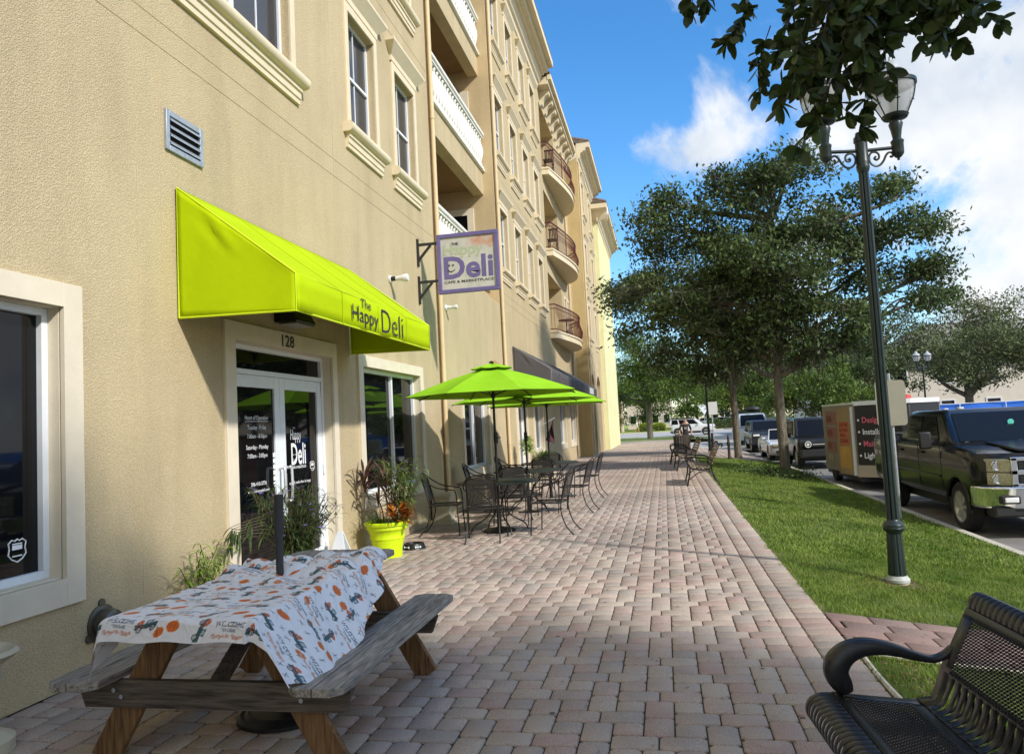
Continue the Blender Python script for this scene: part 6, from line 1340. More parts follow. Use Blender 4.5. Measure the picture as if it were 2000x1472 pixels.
tree('shade_tree', 'full bright green tree on the grass verge at the walkway end', (-1.3, YF, -.12), 3.4, .3,
     [(-1.4, YF, 7.2, 2.6, 2.6, 2.0, 150), (-3.3, YF, 6.2, 1.9, 2.2, 1.7, 90), (1.6, YF, 6.6, 2.4, 2.4, 1.9, 130), (-.4, YF-1, 4.4, 2.8, 2.4, 1.3, 130), (-3.6, YF, 4.0, 1.6, 1.8, .9, 50), (3.2, YF, 4.9, 1.8, 2, 1.4, 80), (-2.3, YF, 8.8, 1.2, 1.4, .8, 30)], .2, M_oak2, 34, spread=.55)
# trees across the street on the right
GR = 'trees across the road'
for (x, y, z, th, s, ml, lab, sd) in ((18.6, 51, -.5, 2.6, 1.0, M_oak3, 'grey green oak with a pale forked trunk above the blue fence', 0), (24.6, 52, -.5, 2.6, 1.1, M_oak3, 'grey green oak at the right edge above the blue fence', 1), (15.6, 60, -.5, 3.0, 1.25, M_oak3, 'grey green oak left of the far twin globe lamp', 6), (21.5, 59, -.5, 3.2, 1.3, M_oak3, 'grey green oak before the beige apartment front', 7), (28.5, 62, -.5, 3.2, 1.35, M_oak, 'large oak before the right end of the beige apartments', 8), (12.2, 66, -.5, 2.8, 1.1, M_oak2, 'light green tree above the trailer roof', 9),
                                      (13.6, 56, -.5, 2.4, .85, M_oak, 'dark oak right of the near lamp post behind the trailer', 2),
                                      (9.2, 47, -.5, 2.0, .74, M_oak2, 'bushy green tree between the large oak trunk and the trailer', 3), (6.6, 62, -.4, 2.4, .8, M_oak2, 'green tree behind the trunks of the two oaks', 4), (33, 90, -.4, 3, 1.25, M_oak, 'distant dark tree peeking over the apartment roof', 5)):
    q = [(0, 0, 2.6, 2.6, 2.4, 1.5, 110), (-2.3, 0, 1.9, 1.9, 2, 1.2, 70), (2.4, .3, 1.9, 1.9, 2, 1.2, 70), (0, -.6, .9, 2.6, 2, .9, 70), (1.2, .2, 3.6, 1.6, 1.6, .9, 36)]
    tree('oak_tree' if ml is not M_oak2 else 'shade_tree', lab, (x, y, z), th*s, .26*s, [(x+a*s, y+b_*s, z+th*s+c*s+.2, d*s, e*s, f_*s, k) for a, b_, c, d, e, f_, k in q], .2, ml, 30, group=GR, spread=.46*s)
for (x, y, s, lab) in ((33, -6, 1.35, 'dark tree across the road, mirrored in the shop windows'), (36, 9, 1.4, 'second dark tree across the road mirrored in the glass'), (32, 24, 1.3, 'third dark tree across the road mirrored in the glass'), (5.5, -26, 1.5, 'tree behind the photographer mirrored in the windscreens'), (12, -22, 1.5, 'second tree behind the photographer mirrored in the windscreens'), (-2.5, -34, 1.6, 'third tree behind the photographer farthest back')):
    q = [(0, 0, 2.4, 2.8, 3.4, 1.8, 60), (.5, -3.3, 1.8, 2, 2.6, 1.5, 40), (.3, 3.4, 1.8, 2, 2.6, 1.5, 40), (0, 0, .6, 2.6, 3, 1, 40)]
    tree('oak_tree', lab, (x, y, -.5), 2.6*s, .26*s, [(x+a*s, y+b_*s, 2.6*s+c*s, d*s, e*s, f_*s, k) for a, b_, c, d, e, f_, k in q], .5, M_oak, 20, group=GR, spread=.7, twigs=False)
GB = 'trees far beyond the cross street'
spots = [(-14, 118, M_oak, 1.15), (-8.6, 112, mat('reddish_leaves', srgb(132, 92, 62), .6, isl=.4, trans=.2, var=.3, vscale=.5, col2=srgb(90, 96, 50)), .9), (-3, 126, M_oak2, 1.2), (3.6, 120, M_oak2, 1.15), (9.5, 128, M_oak, 1.2), (-20, 125, M_oak, 1.3), (15, 118, M_oak2, 1.1), (21, 122, M_oak, 1.1), (27, 112, M_oak2, 1.1), (-5.8, 150, M_oak, 1.6), (6.5, 155, M_oak, 1.6)]
lab_ = ['dark tree left of the far shade tree trunk', 'rust tinged tree behind the end of the yellow wall', 'green tree behind the far shade tree trunk', 'green tree above the white sport utility vehicle', 'dark tree between the far lamp post and second oak', 'dark tree hidden mostly by the building end', 'pale green tree behind the parked dark car', 'dark tree behind the tan van roof', 'green tree behind the black off-roader', 'tall dark tree farthest left in the background', 'tall dark tree farthest back over the road']
for (x, y, ml, s), lab in zip(spots, lab_):
    q = [(0, -.6, -1.1, 2.6, 2, .9, 40), (0, 0, 3, 3.2, 2.4, 2.2, 70), (-2.6, 0, 1.9, 2.2, 2, 1.5, 45), (2.6, 0, 1.9, 2.2, 2, 1.5, 45), (0, -.6, .6, 3, 2, 1.2, 50), (.6, 0, 5, 1.8, 1.6, 1.1, 26)]
    tree('background_tree', lab, (x, y, -.2), 3.2*s, .26*s, [(x+a*s, y+b_*s, 3*s+c*s, d*s, e*s, f_*s, k) for a, b_, c, d, e, f_, k in q], .42, ml, 20, group=GB, spread=.62*s, twigs=False)
# palms: pale trunks by the far left houses
GP = 'pale palm trunks before the far houses'
for i, (x, y) in enumerate(((-9.2, 116), (-8.2, 117), (-6.6, 119), (-2.2, 124))):
    t = thing('palm_tree', ('pale palm trunk farthest left before the beige houses', 'second pale palm trunk from the left', 'third pale palm trunk, left of the shade tree trunk', 'pale palm trunk right of the shade tree trunk')[i], 'palm', (x, y, -.1), GP); b = MB(); b.tube([(x, y, -.1), (x+.1, y, 3), (x, y, 6.4)], [.38, .3, .26], 10); part('trunk', b, mat('palm_bark', srgb(190, 178, 156), .9, var=.2, vscale=3, bump=.8, bscale=6, bdist=.05), t)
    b = MB(); r = random.Random(i)
    for k in range(26): strap(b, (x, y, 6.3), k*2.4, r.uniform(-.3, 1.2), 2.2, .5, 1.8, 6)
    part('crown', b, M_oak2, t)
# hedges and ground planting
def hedge(label, x0, x1, y0, y1, z0, h, ml, n, leaf=.16, name='hedge', cat='hedge'):
    t = thing(name, label, cat, ((x0+x1)/2, (y0+y1)/2, z0)); P = rng.random((n, 3)); P[:, 0] = x0+(x1-x0)*P[:, 0]; P[:, 1] = y0+(y1-y0)*P[:, 1]
    u = (P[:, 0]-x0)/(x1-x0); prof = h*(.72+.28*np.abs(np.sin(u*pi*max(1, round((x1-x0)/2.2)))))
    P[:, 2] = z0+prof*P[:, 2]**.5; V, F = leafquads(P, leaf, .6); part('foliage', fast('foliage', V, F, ml), None, t)
    b = MB(); b.box(x0+.15, x1-.15, y0+.15, y1-.15, z0, z0+h*.66); part('core', b, mat('hedge_core', srgb(52, 62, 30), .95, var=.3, vscale=3), t, smooth=False)
hedge('dark clipped hedge across the road right of the white vehicle', 6.2, 12.2, 109, 112, -.2, 1.5, M_oak, 9000); hedge('low yellow green hedge left of the shade tree trunk', -12, -6.4, 111, 113, -.2, .9, M_oak2, 5000); hedge('sunlit yellow green shrubs behind the far shade tree', -4, .2, 113, 115, -.2, 1.3, mat('lime_shrub', srgb(150, 164, 52), .6, isl=.4, trans=.3), 5000)
P = rng.normal(size=(2600, 3))*np.array([.62, .8, .05]); P[:, 0] += 3.15; P[:, 1] += 22.7; P = P[P[:, 0] < 4.15]; P[:, 2] = np.array([zl(a) for a in P[:, 0]])+.02+np.abs(P[:, 2])*2.4
V, F = leafquads(P, .06, .6); me = fast('ground_cover', V, F, mat('ground_cover_leaves', srgb(84, 104, 54), .6, isl=.5, trans=.2)); stuff('ground_cover', me, 'low leafy ground cover and mulch around the large oak trunk', 'ground cover')
# ---- the near oak whose branches hang over the camera: trunk stands behind and to the right
NT = (4.3, -3.2)
tree('oak_tree', 'live oak beside the photographer whose boughs hang into the top right', (NT[0], NT[1], -.35), 3.0, .22,
     [(2.9, -.7, 5.9, 1.7, 1.1, .9, 110), (4.7, -.7, 6.1, 1.7, 1.2, 1.0, 120), (6.6, -.8, 6.1, 1.8, 1.2, 1.0, 120), (8.3, -1.8, 6.1, 1.4, 1.7, 1.0, 90), (4.4, -2.7, 6.6, 2.4, 1.6, 1.2, 130), (6.9, -3.0, 6.5, 2.2, 1.8, 1.2, 110), (2.0, -2.0, 6.3, 1.4, 1.5, .9, 80), (5.4, -.9, 7.4, 1.8, 1.2, .8, 70), (7.6, -.7, 7.0, 1.4, 1.1, .8, 60), (5.6, .1, 5.6, 1.7, .7, .6, 70)], .17, M_oak, 34, spread=.4)
# the hanging bough close to the lens: real leaves on twigs
M_near = mat('near_oak_leaves', srgb(66, 82, 40), .4, isl=.45, trans=.25, spec=.5, var=.2, vscale=30)
M_ntw = mat('near_twigs', srgb(70, 60, 50), .9)
t = thing('oak_bough', 'dark leafy oak bough hanging in front of the lamp post top', 'branch', (.9, 2.4, 2.9)); S = MB(); Lf = MB(); r = random.Random(12)
def nearleaf(p, d, s):
    d = Vector(d).normalized(); sd = d.cross(Vector((r.uniform(-1, 1), r.uniform(-1, 1), r.uniform(-1, 1)))).normalized(); nrm = d.cross(sd); p = Vector(p); w_ = s*r.uniform(.2, .29); c = r.uniform(-.1, .18); n = 7; vs = []
    for i in range(n+1):
        q = i/n; wd = w_*max(0, sin(pi*min(1, q**1.25*.97+.03)))**.6; wd = max(.0004, wd); pt_ = p+d*s*q-Vector((0, 0, c*s*q*q)); vs += [pt_-sd*wd+nrm*wd*.25, pt_, pt_+sd*wd+nrm*wd*.25]
    Lf.add(vs, [(3*i, 3*i+3, 3*i+4, 3*i+1) for i in range(n)]+[(3*i+1, 3*i+4, 3*i+5, 3*i+2) for i in range(n)])
def ray(u, v, Y):
    d = Mc.T@np.array([u-1000, v-736, 1460.]); q = Y/d[1]; return Vector((d[0]*q, d[1]*q, CAMH+d[2]*q))
def spray(pts_, thick=.003, gap=.018, s=(.042, .066)):
    pp = smoothpts(pts_, 7); S.tube(pp, [thick*(1-.75*i/len(pp)) for i in range(len(pp))], 5, cap=False)
    acc = 0
    for i in range(1, len(pp)):
        acc += (pp[i]-pp[i-1]).length
        if acc > gap and i > 2:
            acc = 0; d = (pp[i]-pp[i-1]).normalized()
            for k in range(3):
                dd = d*.7+Vector((r.uniform(-1, 1), r.uniform(-1, 1), r.uniform(-1.0, .75)))*1.1; nearleaf(pp[i], dd, r.uniform(*s))
    for k in range(4): nearleaf(pp[-1], (pp[-1]-pp[-2]).normalized()+Vector((r.uniform(-.6, .6), r.uniform(-.6, .6), r.uniform(-.6, .3))), r.uniform(*s))
A = [(ray(1760, -260, 2.5), ray(1700, -60, 2.45), ray(1640, 120, 2.35), ray(1560, 290, 2.3)), (ray(1760, -260, 2.5), ray(1740, -40, 2.5), ray(1700, 90, 2.45), ray(1640, 190, 2.4), ray(1690, 250, 2.4)),
     (ray(1690, -260, 2.6), ray(1640, -60, 2.5), ray(1570, 40, 2.45), ray(1520, 100, 2.4)), (ray(1690, -260, 2.6), ray(1650, -20, 2.5), ray(1590, 120, 2.4), ray(1530, 170, 2.35)), (ray(1760, -200, 2.5), ray(1790, -20, 2.5), ray(1800, 40, 2.5), ray(1870, 80, 2.45)),
     (ray(1800, -260, 2.6), ray(1850, -60, 2.6), ray(1910, 10, 2.5), ray(1950, 40, 2.45)), (ray(1800, -240, 2.6), ray(1750, 0, 2.5), ray(1730, 90, 2.4), ray(1735, 160, 2.4)), (ray(1700, -240, 2.4), ray(1660, 20, 2.4), ray(1620, 170, 2.35), ray(1590, 240, 2.3)),
     (ray(1330, -240, 2.5), ray(1340, -60, 2.5), ray(1352, 0, 2.5), ray(1350, 22, 2.5)), (ray(1360, -240, 2.5), ray(1385, -60, 2.5), ray(1378, 5, 2.5)), (ray(1650, -200, 2.3), ray(1610, 60, 2.3), ray(1560, 130, 2.3), ray(1525, 205, 2.3)), (ray(1600, -200, 2.7), ray(1680, -30, 2.6), ray(1650, 80, 2.5), ray(1600, 170, 2.5)),
     (ray(1720, -200, 2.7), ray(1700, 0, 2.6), ray(1690, 110, 2.5), ray(1690, 210, 2.45)), (ray(1850, -200, 2.6), ray(1830, -20, 2.6), ray(1760, 60, 2.5), ray(1700, 120, 2.5)), (ray(1560, -200, 2.6), ray(1560, -40, 2.6), ray(1545, 30, 2.5), ray(1530, 70, 2.5))]
for a in A: spray(a)
for k in range(30):
    u0 = r.gauss(1645, 80); v0 = r.uniform(-60, 165); v0 = min(v0, 60) if u0 > 1700 else v0; Y = r.uniform(2.25, 2.75); spray((ray(u0+30, v0-110, Y+.05), ray(u0+8, v0-40, Y), ray(u0-10+r.uniform(-25, 25), v0+20, Y-.03)), .0022, .018)
for k in range(13):
    u0 = r.uniform(1540, 1900); v0 = r.uniform(-110, 0); Y = r.uniform(2.3, 2.9); spray((ray(u0+30, v0-110, Y+.05), ray(u0+8, v0-40, Y), ray(u0-10+r.uniform(-25, 25), v0+25, Y-.03)), .0022, .018)
# limbs carrying the sprays back to the near oak
for (u, Y) in ((1760, 2.5), (1690, 2.6), (1340, 2.5), (1830, 2.6)):
    e = ray(u, -250, Y); S.tube(smoothpts([e, e+Vector((.6, -.8, .7)), Vector((3.2, -1.2, 4.3)), Vector((4.2, -2.8, 3.4))], 6), [.005+.03*i/18 for i in range(19)], 7, cap=False)
part('twigs', S, M_ntw, t, fix=False); part('leaves', Lf, M_near, t, fix=False)
# ------------------------------------------------------------------ vehicles
M_tyre = mat('tyre_rubber', (.022, .021, .02), .85, var=.2, vscale=20); M_rim = mat('alloy_rim', (.66, .65, .62), .35, metal=.55); M_chr = mat('chrome', (.78, .79, .8), .07, metal=1)
M_blk = mat('black_plastic', (.02, .02, .021), .55); M_vgl = mat('vehicle_glass', (.01, .011, .012), .06, spec=.28); M_hl = mat('headlamp_glass', srgb(188, 182, 150), .12, spec=.8, metal=.2, var=.25, vscale=30); M_amb = mat('amber_lens', (.75, .22, .04), .2)
M_hlw = mat('clear_lamp', (.8, .8, .78), .12)
def paint(name, c): return mat(name, c, .25, coat=.45, spec=.35, var=.03, vscale=2)
def evalmesh(o):
    bpy.context.view_layer.update(); return bpy.data.meshes.new_from_object(o.evaluated_get(bpy.context.evaluated_depsgraph_get()))
def vehicle(name, label, cat, loc, L, W, prof, belt, roof, wheels, mp, wr=.34, rz=0., bev=.05, wins=(), grille=None, rim=M_rim, open_top=False, trim=None, lights=None, mirror=True, front_glass=True, group=None, tumble=.13, scale=1.):
    """local frame: nose at y=0 facing -y, z=0 road. prof: side outline of lower body (y,z) going round.
       belt: (y0,y1,z) footprint of the cabin, roof: (y0,y1,z)"""
    t = thing(name, label, cat, loc, group, world=False, rz=rz); hw = W/2
    b = MB(); lay = [(-hw-.03, .66), (-hw-.02, .38), (-hw+.0, .12), (-hw+.03, .03), (-hw+.09, 0), (0, 0), (hw-.09, 0), (hw-.03, .03), (hw, .12), (hw+.02, .38), (hw+.03, .66)]
    cy_ = sum(p[0] for p in prof)/len(prof); cz_ = sum(p[1] for p in prof)/len(prof); k = len(prof); vs = []
    ymax = max(p[0] for p in prof); 
    for x, s in lay:
        # corners of nose and tail wrap round in plan
        s0_ = s
        for y, z in prof:
            s = s0_; q = min(1, abs(x)/hw); pull = ((.34 if name == 'pickup_truck' else .2)*max(0, 1-y/.7)+.1*max(0, 1-(ymax-y)/.4))*q**3; yy_ = y+(pull if y < L/2 else -pull*1.0); vs.append((x, yy_+(cy_-yy_)*s*.06, z+(cz_-z)*s))
    fs = [(i*k+j, (i+1)*k+j, (i+1)*k+(j+1) % k, i*k+(j+1) % k) for i in range(len(lay)-1) for j in range(k)]+[tuple(range(k))[::-1], tuple((len(lay)-1)*k+j for j in range(k))]
    b.add(vs, fs); tmp = part('tmp', b, mp, None); cut = []
    for wy in wheels:
        for s_ in (-1, 1):
            c = MB(); c.tube([(s_*(hw-.24), wy, wr), (s_*(hw+.1), wy, wr)], wr*1.19, 28); co = part('cut', c, M_blk, None); cut.append(co); m = tmp.modifiers.new('b', 'BOOLEAN'); m.operation = 'DIFFERENCE'; m.object = co; m.solver = 'EXACT'
    me = evalmesh(tmp); bpy.data.objects.remove(tmp)
    for c in cut: bpy.data.objects.remove(c)
    me.polygons.foreach_set('use_smooth', [True]*len(me.polygons)); me.set_sharp_from_angle(angle=radians(35)); me.materials.clear(); me.materials.append(mp)
    body = part('body', me, None, t); bb = body.modifiers.new('bevel', 'BEVEL'); bb.width = bev; bb.segments = 3; bb.limit_method = 'ANGLE'; bb.angle_limit = radians(40)
    b = MB(); b.box(-hw+.26, hw-.26, .5, L-.4, wr*.7, wr*.7+.25); part('underbody', b, M_blk, t, smooth=False)
    # cabin
    (y0, y1, zb), (y2, y3, zr) = belt, roof; tw = hw-.05; rw = hw-tumble-.05
    if not open_top:
        base = [(-tw, y0, zb), (tw, y0, zb), (tw, y1, zb), (-tw, y1, zb)]; top = [(-rw, y2, zr), (rw, y2, zr), (rw, y3, zr), (-rw, y3, zr)]
        b = MB(); b.add(base+top, [(3, 2, 1, 0), (4, 5, 6, 7), (0, 1, 5, 4), (1, 2, 6, 5), (2, 3, 7, 6), (3, 0, 4, 7)]); part('cabin', b, mp, t, bevel=bev*1.3, seg=4)
        def onface(A, B, C, D, u, v): return (Vector(A)*(1-u)+Vector(B)*u)*(1-v)+(Vector(D)*(1-u)+Vector(C)*u)*v
        def pane(A, B, C, D, u0, u1, v0, v1, off, nm, sk0=0, sk1=0):
            n_ = (Vector(B)-Vector(A)).cross(Vector(D)-Vector(A)).normalized()*off; q = [onface(A, B, C, D, u0, v0), onface(A, B, C, D, u1, v0), onface(A, B, C, D, u1-sk1, v1), onface(A, B, C, D, u0+sk0, v1)]
            g = MB(); g.add([p+n_*.2 for p in q]+[p+n_ for p in q], [(0, 1, 2, 3), (4, 5, 6, 7), (0, 1, 5, 4), (1, 2, 6, 5), (2, 3, 7, 6), (3, 0, 4, 7)]); part(nm, g, M_vgl, t, bevel=.004, seg=1)
        pane(base[0], base[1], top[1], top[0], .07, .93, .07, .88, .014, 'windscreen')
        pane(base[2], base[3], top[3], top[2], .08, .92, .15, .88, .014, 'rear_window')
        for (ua, ub) in wins:
            pane(base[3], base[0], top[0], top[3], 1-ub, 1-ua, .12, .84, .014, 'side_window'); pane(base[1], base[2], top[2], top[1], ua, ub, .12, .84, .014, 'side_window')
    for wy in wheels:
        for s_ in (-1, 1):
            b = MB(); b.tube([(s_*(hw+.012), wy+wr*1.2*cos(a), wr+wr*1.2*sin(a)) for a in np.linspace(-.15, pi+.15, 16)], .022, 6); part('arch_lip', b, mp, t)
            x = s_*(hw-.12); b = MB(); b.lathe([(wr*.62, -.115), (wr*.9, -.12), (wr*.985, -.09), (wr, -.04), (wr, .04), (wr*.985, .09), (wr*.9, .12), (wr*.62, .115)], (x, wy, wr), 32, axis='x', cap=False); w = part('wheel', b, M_tyre, t)
            b = MB(); xo = s_*.098; b.lathe([(.0, xo-s_*.03), (wr*.55, xo-s_*.05), (wr*.6, xo), (wr*.66, xo+s_*.02), (wr*.66, xo-s_*.1)], (x, wy, wr), 28, axis='x'); b.lathe([(0, xo+s_*.0), (wr*.16, xo), (wr*.17, xo-s_*.03)], (x, wy, wr), 12, axis='x')
            for i in range(8 if wr > .38 else 5): a = i*2*pi/(8 if wr > .38 else 5); b.beam((x+xo-s_*.012, wy+wr*.12*cos(a), wr+wr*.12*sin(a)), (x+xo-s_*.006, wy+wr*.58*cos(a), wr+wr*.58*sin(a)), wr*.13, .03, (1, 0, 0))
            part('rim', b, rim, w)
    if mirror and not open_top:
        for s_ in (-1, 1): b = MB(); b.box(s_*(hw+.02) if s_ > 0 else -hw-.2, hw+.2 if s_ > 0 else -hw-.02, y0+.45, y0+.55, zb+.0, zb+.17); part('mirror', b, mp if not trim else trim, t, bevel=.02)
    return t
def addbox(t, name, m, x0, x1, y0, y1, z0, z1, bev=.01): b = MB(); b.box(x0, x1, y0, y1, z0, z1); return part(name, b, m, t, bevel=bev, seg=2)
# black pickup
M_bp = paint('black_truck_paint', (.006, .006, .007))
TK = (5.62, 12.42, -.525)
prof = [(.04, .58), (.0, .8), (0, 1.14), (.1, 1.27), (.7, 1.34), (1.38, 1.39), (4.12, 1.4), (4.14, 1.46), (5.82, 1.47), (5.9, 1.42), (5.92, .62), (5.8, .5), (4.2, .48), (1.6, .48), (.3, .48)]
tk = vehicle('pickup_truck', 'black crew cab pickup truck with chrome grille parked nearest at the right', 'pickup truck', TK, 5.9, 2.03, prof, (1.25, 4.1, 1.37), (2.12, 3.9, 1.95), (1.0, 4.66), M_bp, wr=.4, bev=.06, wins=((.2, .52), (.555, .86)), mirror=False, tumble=.2)
hw = 1.015
addbox(tk, 'grille', M_blk, -.6, .6, -.03, .06, .82, 1.2, .02)
b = MB()
for (x0_, x1_, z0_, z1_) in ((-.64, .64, 1.165, 1.225), (-.64, .64, .96, 1.035), (-.64, .64, .785, .835), (-.64, -.55, .785, 1.22), (.55, .64, .785, 1.22)): b.box(x0_, x1_, -.055, .02, z0_, z1_)
part('grille_surround', b, M_chr, tk, bevel=.012); b = MB()
for i in range(15): x_ = -.52+i*.0745; b.box(x_-.004, x_+.004, -.04, -.03, .83, 1.17)
for z_ in (.87, .91, 1.07, 1.12): b.box(-.5, .5, -.042, -.03, z_-.004, z_+.004)
part('grille_bars', b, M_blk, tk, smooth=False)
addbox(tk, 'badge', mat('gold_badge', (.6, .42, .1), .3, metal=.8), -.12, .12, -.075, -.05, .97, 1.025, .015)
for s_ in (-1, 1):
    for z0_, z1_ in ((1.0, 1.19), (.8, .99)):
        xo, xi, yo, yi = s_*1.02, s_*.64, .5, -.02
        def hq(u0, u1, za, zb, off, nm, m_, par, back=.12):
            b = MB(); P_ = [Vector((xo+(xi-xo)*u, yo+(yi-yo)*u+off-.05*sin(pi*u), 0)) for u in np.linspace(u0, u1, 5)]
            vs = [(p.x, p.y, za) for p in P_]+[(p.x, p.y, zb) for p in P_]+[(p.x-s_*.02, p.y+back, za) for p in P_]+[(p.x-s_*.02, p.y+back, zb) for p in P_]
            fs = [(i, i+1, i+6, i+5) for i in range(4)]+[(10+i, 15+i, 16+i, 11+i) for i in range(4)]+[(5+i, 6+i, 16+i, 15+i) for i in range(4)]+[(i, 10+i, 11+i, i+1) for i in range(4)]+[(0, 5, 15, 10), (4, 14, 19, 9)]
            b.add(vs, fs); return part(nm, b, m_, par, bevel=.006, seg=1)
        h = hq(0, 1, z0_, z1_, 0, 'headlight', M_hl, tk); hq(.02, .3, z0_+.015, z1_-.015, -.012, 'marker_lens', M_amb, h, .02)
        b = MB(); xc = xo+(xi-xo)*.66; yc = yo+(yi-yo)*.66-.06; b.lathe([(0, .02), (.03, .018), (.07, .0), (.078, .01)], (xc, yc, (z0_+z1_)/2), 18, axis='y'); part('reflector', b, M_chr, h)
b = MB(); poly = [(-1.04, .46), (-1.03, .3), (-.97, .12), (-.85, .0), (-.6, -.09), (-.3, -.13), (.3, -.13), (.6, -.09), (.85, .0), (.97, .12), (1.03, .3), (1.04, .46), (.9, .46), (-.9, .46)]
b.prism(poly, lambda x, y: (x, y+.03, .46), lambda x, y: (x, y, .79)); part('front_bumper', b, M_chr, tk, bevel=.03, seg=3)
addbox(tk, 'bumper_pad', M_blk, -.5, .5, -.135, -.05, .72, .8, .02); addbox(tk, 'air_dam', M_blk, -.9, .9, -.04, .3, .34, .51, .03); addbox(tk, 'air_intake', M_blk, -.5, .5, -.127, -.1, .53, .66, .02)
for s_ in (-1, 1): addbox(tk, 'fog_lamp', M_blk, s_*.69-.13, s_*.69+.13, -.1, .06, .54, .66, .02); addbox(tk, 'fog_lens', M_hlw, s_*.68-.1, s_*.68+.09, -.108, .0, .56, .64, .015)
for s_ in (-1, 1):
    b = MB(); xo = s_*(hw+.2); b.box(xo-.1, xo+.1, 1.72, 1.8, 1.3, 1.6); mr = part('mirror', b, M_blk, tk, bevel=.03); b = MB(); b.beam((s_*(hw-.03), 1.8, 1.42), (xo, 1.78, 1.45), .05, .05); b.beam((s_*(hw-.03), 1.8, 1.5), (xo, 1.78, 1.52), .04, .03); part('mirror_arm', b, M_blk, mr)
    b = MB(); xs = s_*(hw+.034); 
    for y_ in (1.6, 2.75, 3.98): b.box(min(xs, xs-s_*.01), max(xs, xs-s_*.01), y_-.004, y_+.004, .6, 1.38)
    b.box(min(xs, xs-s_*.01), max(xs, xs-s_*.01), 4.125, 4.14, .55, 1.44); part('door_seam', b, M_blk, tk, smooth=False)
    for y_ in (2.55, 3.75): b = MB(); b.box(min(xs, xs+s_*.03), max(xs, xs+s_*.03), y_-.1, y_+.1, 1.2, 1.24); part('door_handle', b, M_blk, tk, bevel=.01)
    b = MB(); b.box(min(xs, xs+s_*.02), max(xs, xs+s_*.02), 1.65, 3.95, .82, .86); part('side_moulding', b, M_bp, tk, bevel=.008)
for a, c in ((-.75, -.02), (.05, .8)): b = MB(); b.tube([(a, 1.3, 1.41), ((a+c)/2, 1.38, 1.44), (c, 1.43, 1.47)], .009, 5); part('wiper', b, M_blk, tk)
b = MB(); b.prism([(-.42, .18), (.42, .18), (.5, 1.2), (-.5, 1.2)], lambda x, y: (x, y, 1.26+.105*y), lambda x, y: (x, y, 1.31+.095*y)); part('bonnet_bulge', b, M_bp, tk, bevel=.04, seg=3)
b = MB(); b.box(-.86, .86, 4.2, 5.85, 1.47, 1.5); part('bed_cover', b, M_blk, tk, bevel=.01); b = MB(); b.box(-.09, .0, 3.3, 3.45, 1.95, 1.99); b.box(-.35, -.27, 3.3, 3.4, 1.95, 1.98); part('roof_lamp', b, M_white, tk, bevel=.01)
b = MB(); b.lathe([(0, 0), (.05, .002), (0, .006)], (.12, 1.68, 1.71), 12, axis='y'); part('windscreen_sticker', b, mat('teal_sticker', (.12, .62, .5), .5), tk)
# silver car behind the pickup roof
M_sil = paint('silver_blue_paint', srgb(150, 164, 190))
car_prof = [(.05, .3), (0, .5), (.03, .72), (.5, .82), (1.2, .93), (3.7, .98), (4.5, .95), (4.58, .6), (4.5, .32), (.3, .25)]
vehicle('parked_car', 'silver blue wagon roof showing behind the black pickup at the right edge', 'car', (9.3, 15.4, -.53), 4.6, 1.82, [(y, z*1.12) for y, z in car_prof], (1.0, 4.3, 1.06), (1.75, 4.1, 1.72), (.85, 3.6), M_sil, wins=((.15, .42), (.45, .7), (.73, .93)), rz=-.45)
# v-nose trailer
tx0, tx1, ty, tl = 4.78, 6.82, 20.6, 3.9; zr_ = -.52
tr_ = thing('cargo_trailer', 'beige and black v-nosed cargo trailer with lettering and its side door open', 'trailer', ((tx0+tx1)/2, ty+2, zr_))
M_tan = mat('trailer_tan', srgb(132, 120, 100), .5, var=.1, vscale=3); M_tblk = mat('trailer_black_wrap', srgb(40, 40, 44), .45, var=.1, vscale=3); z0t, z1t = -.2, 1.68
b = MB(); xm = (tx0+tx1)/2; pl = [(tx0, ty+.35), (tx0, ty+tl), (tx1, ty+tl), (tx1, ty+.35), (tx1, ty), (xm, ty-.75), (tx0, ty)]
b.prism([(tx0, ty+tl), (tx1, ty+tl), (tx1, ty), (tx0, ty)], lambda x, y: (x, y, z0t), lambda x, y: (x, y, z1t)); part('box_body', b, M_tan, tr_, bevel=.02)
b = MB(); b.prism([(tx0+.01, ty-.003), (tx1-.01, ty-.003), (xm+.1, ty-.72), (xm-.1, ty-.72)], lambda x, y: (x, y, z0t+.3), lambda x, y: (x, y, z1t-.06)); part('nose', b, M_tblk, tr_, bevel=.02)
b = MB(); b.prism([(tx0, ty-.003), (tx1, ty-.003), (xm+.12, ty-.75), (xm-.12, ty-.75)], lambda x, y: (x, y, z1t-.06), lambda x, y: (x, y, z1t+.05)); b.box(tx0-.01, tx1+.01, ty, ty+tl, z1t-.02, z1t+.03); part('roof_trim', b, M_white, tr_, smooth=False)
b = MB(); b.prism([(tx0, ty-.003), (tx1, ty-.003), (xm+.12, ty-.74), (xm-.12, ty-.74)], lambda x, y: (x, y, z0t), lambda x, y: (x, y, z0t+.3)); part('stone_guard', b, mat('checker_plate', srgb(170, 160, 146), .5, metal=.3), tr_, smooth=False)
def onnose(side, s_, z, sc, txt, m, nm):
    # left or right slanted nose face
    if side < 0: a = Vector((tx0+.01, ty-.0, 0)); c = Vector((xm-.1, ty-.72, 0))
    else: a = Vector((xm+.1, ty-.72, 0)); c = Vector((tx1-.01, ty, 0))
    d = (c-a).normalized(); n_ = Vector((d.y, -d.x, 0)); o = a+d*s_+n_*.012; Mx = Matrix(((d.x, 0, n_.x, o.x), (d.y, 0, n_.y, o.y), (0, 1, 0, z), (0, 0, 0, 1))); part(nm, textmesh([(txt, sc, 0, 0, .85, 'LEFT', .003)], m, nm, Mx, .002), None, tr_)
M_pink = mat('pink_lettering', srgb(226, 110, 130), .5)
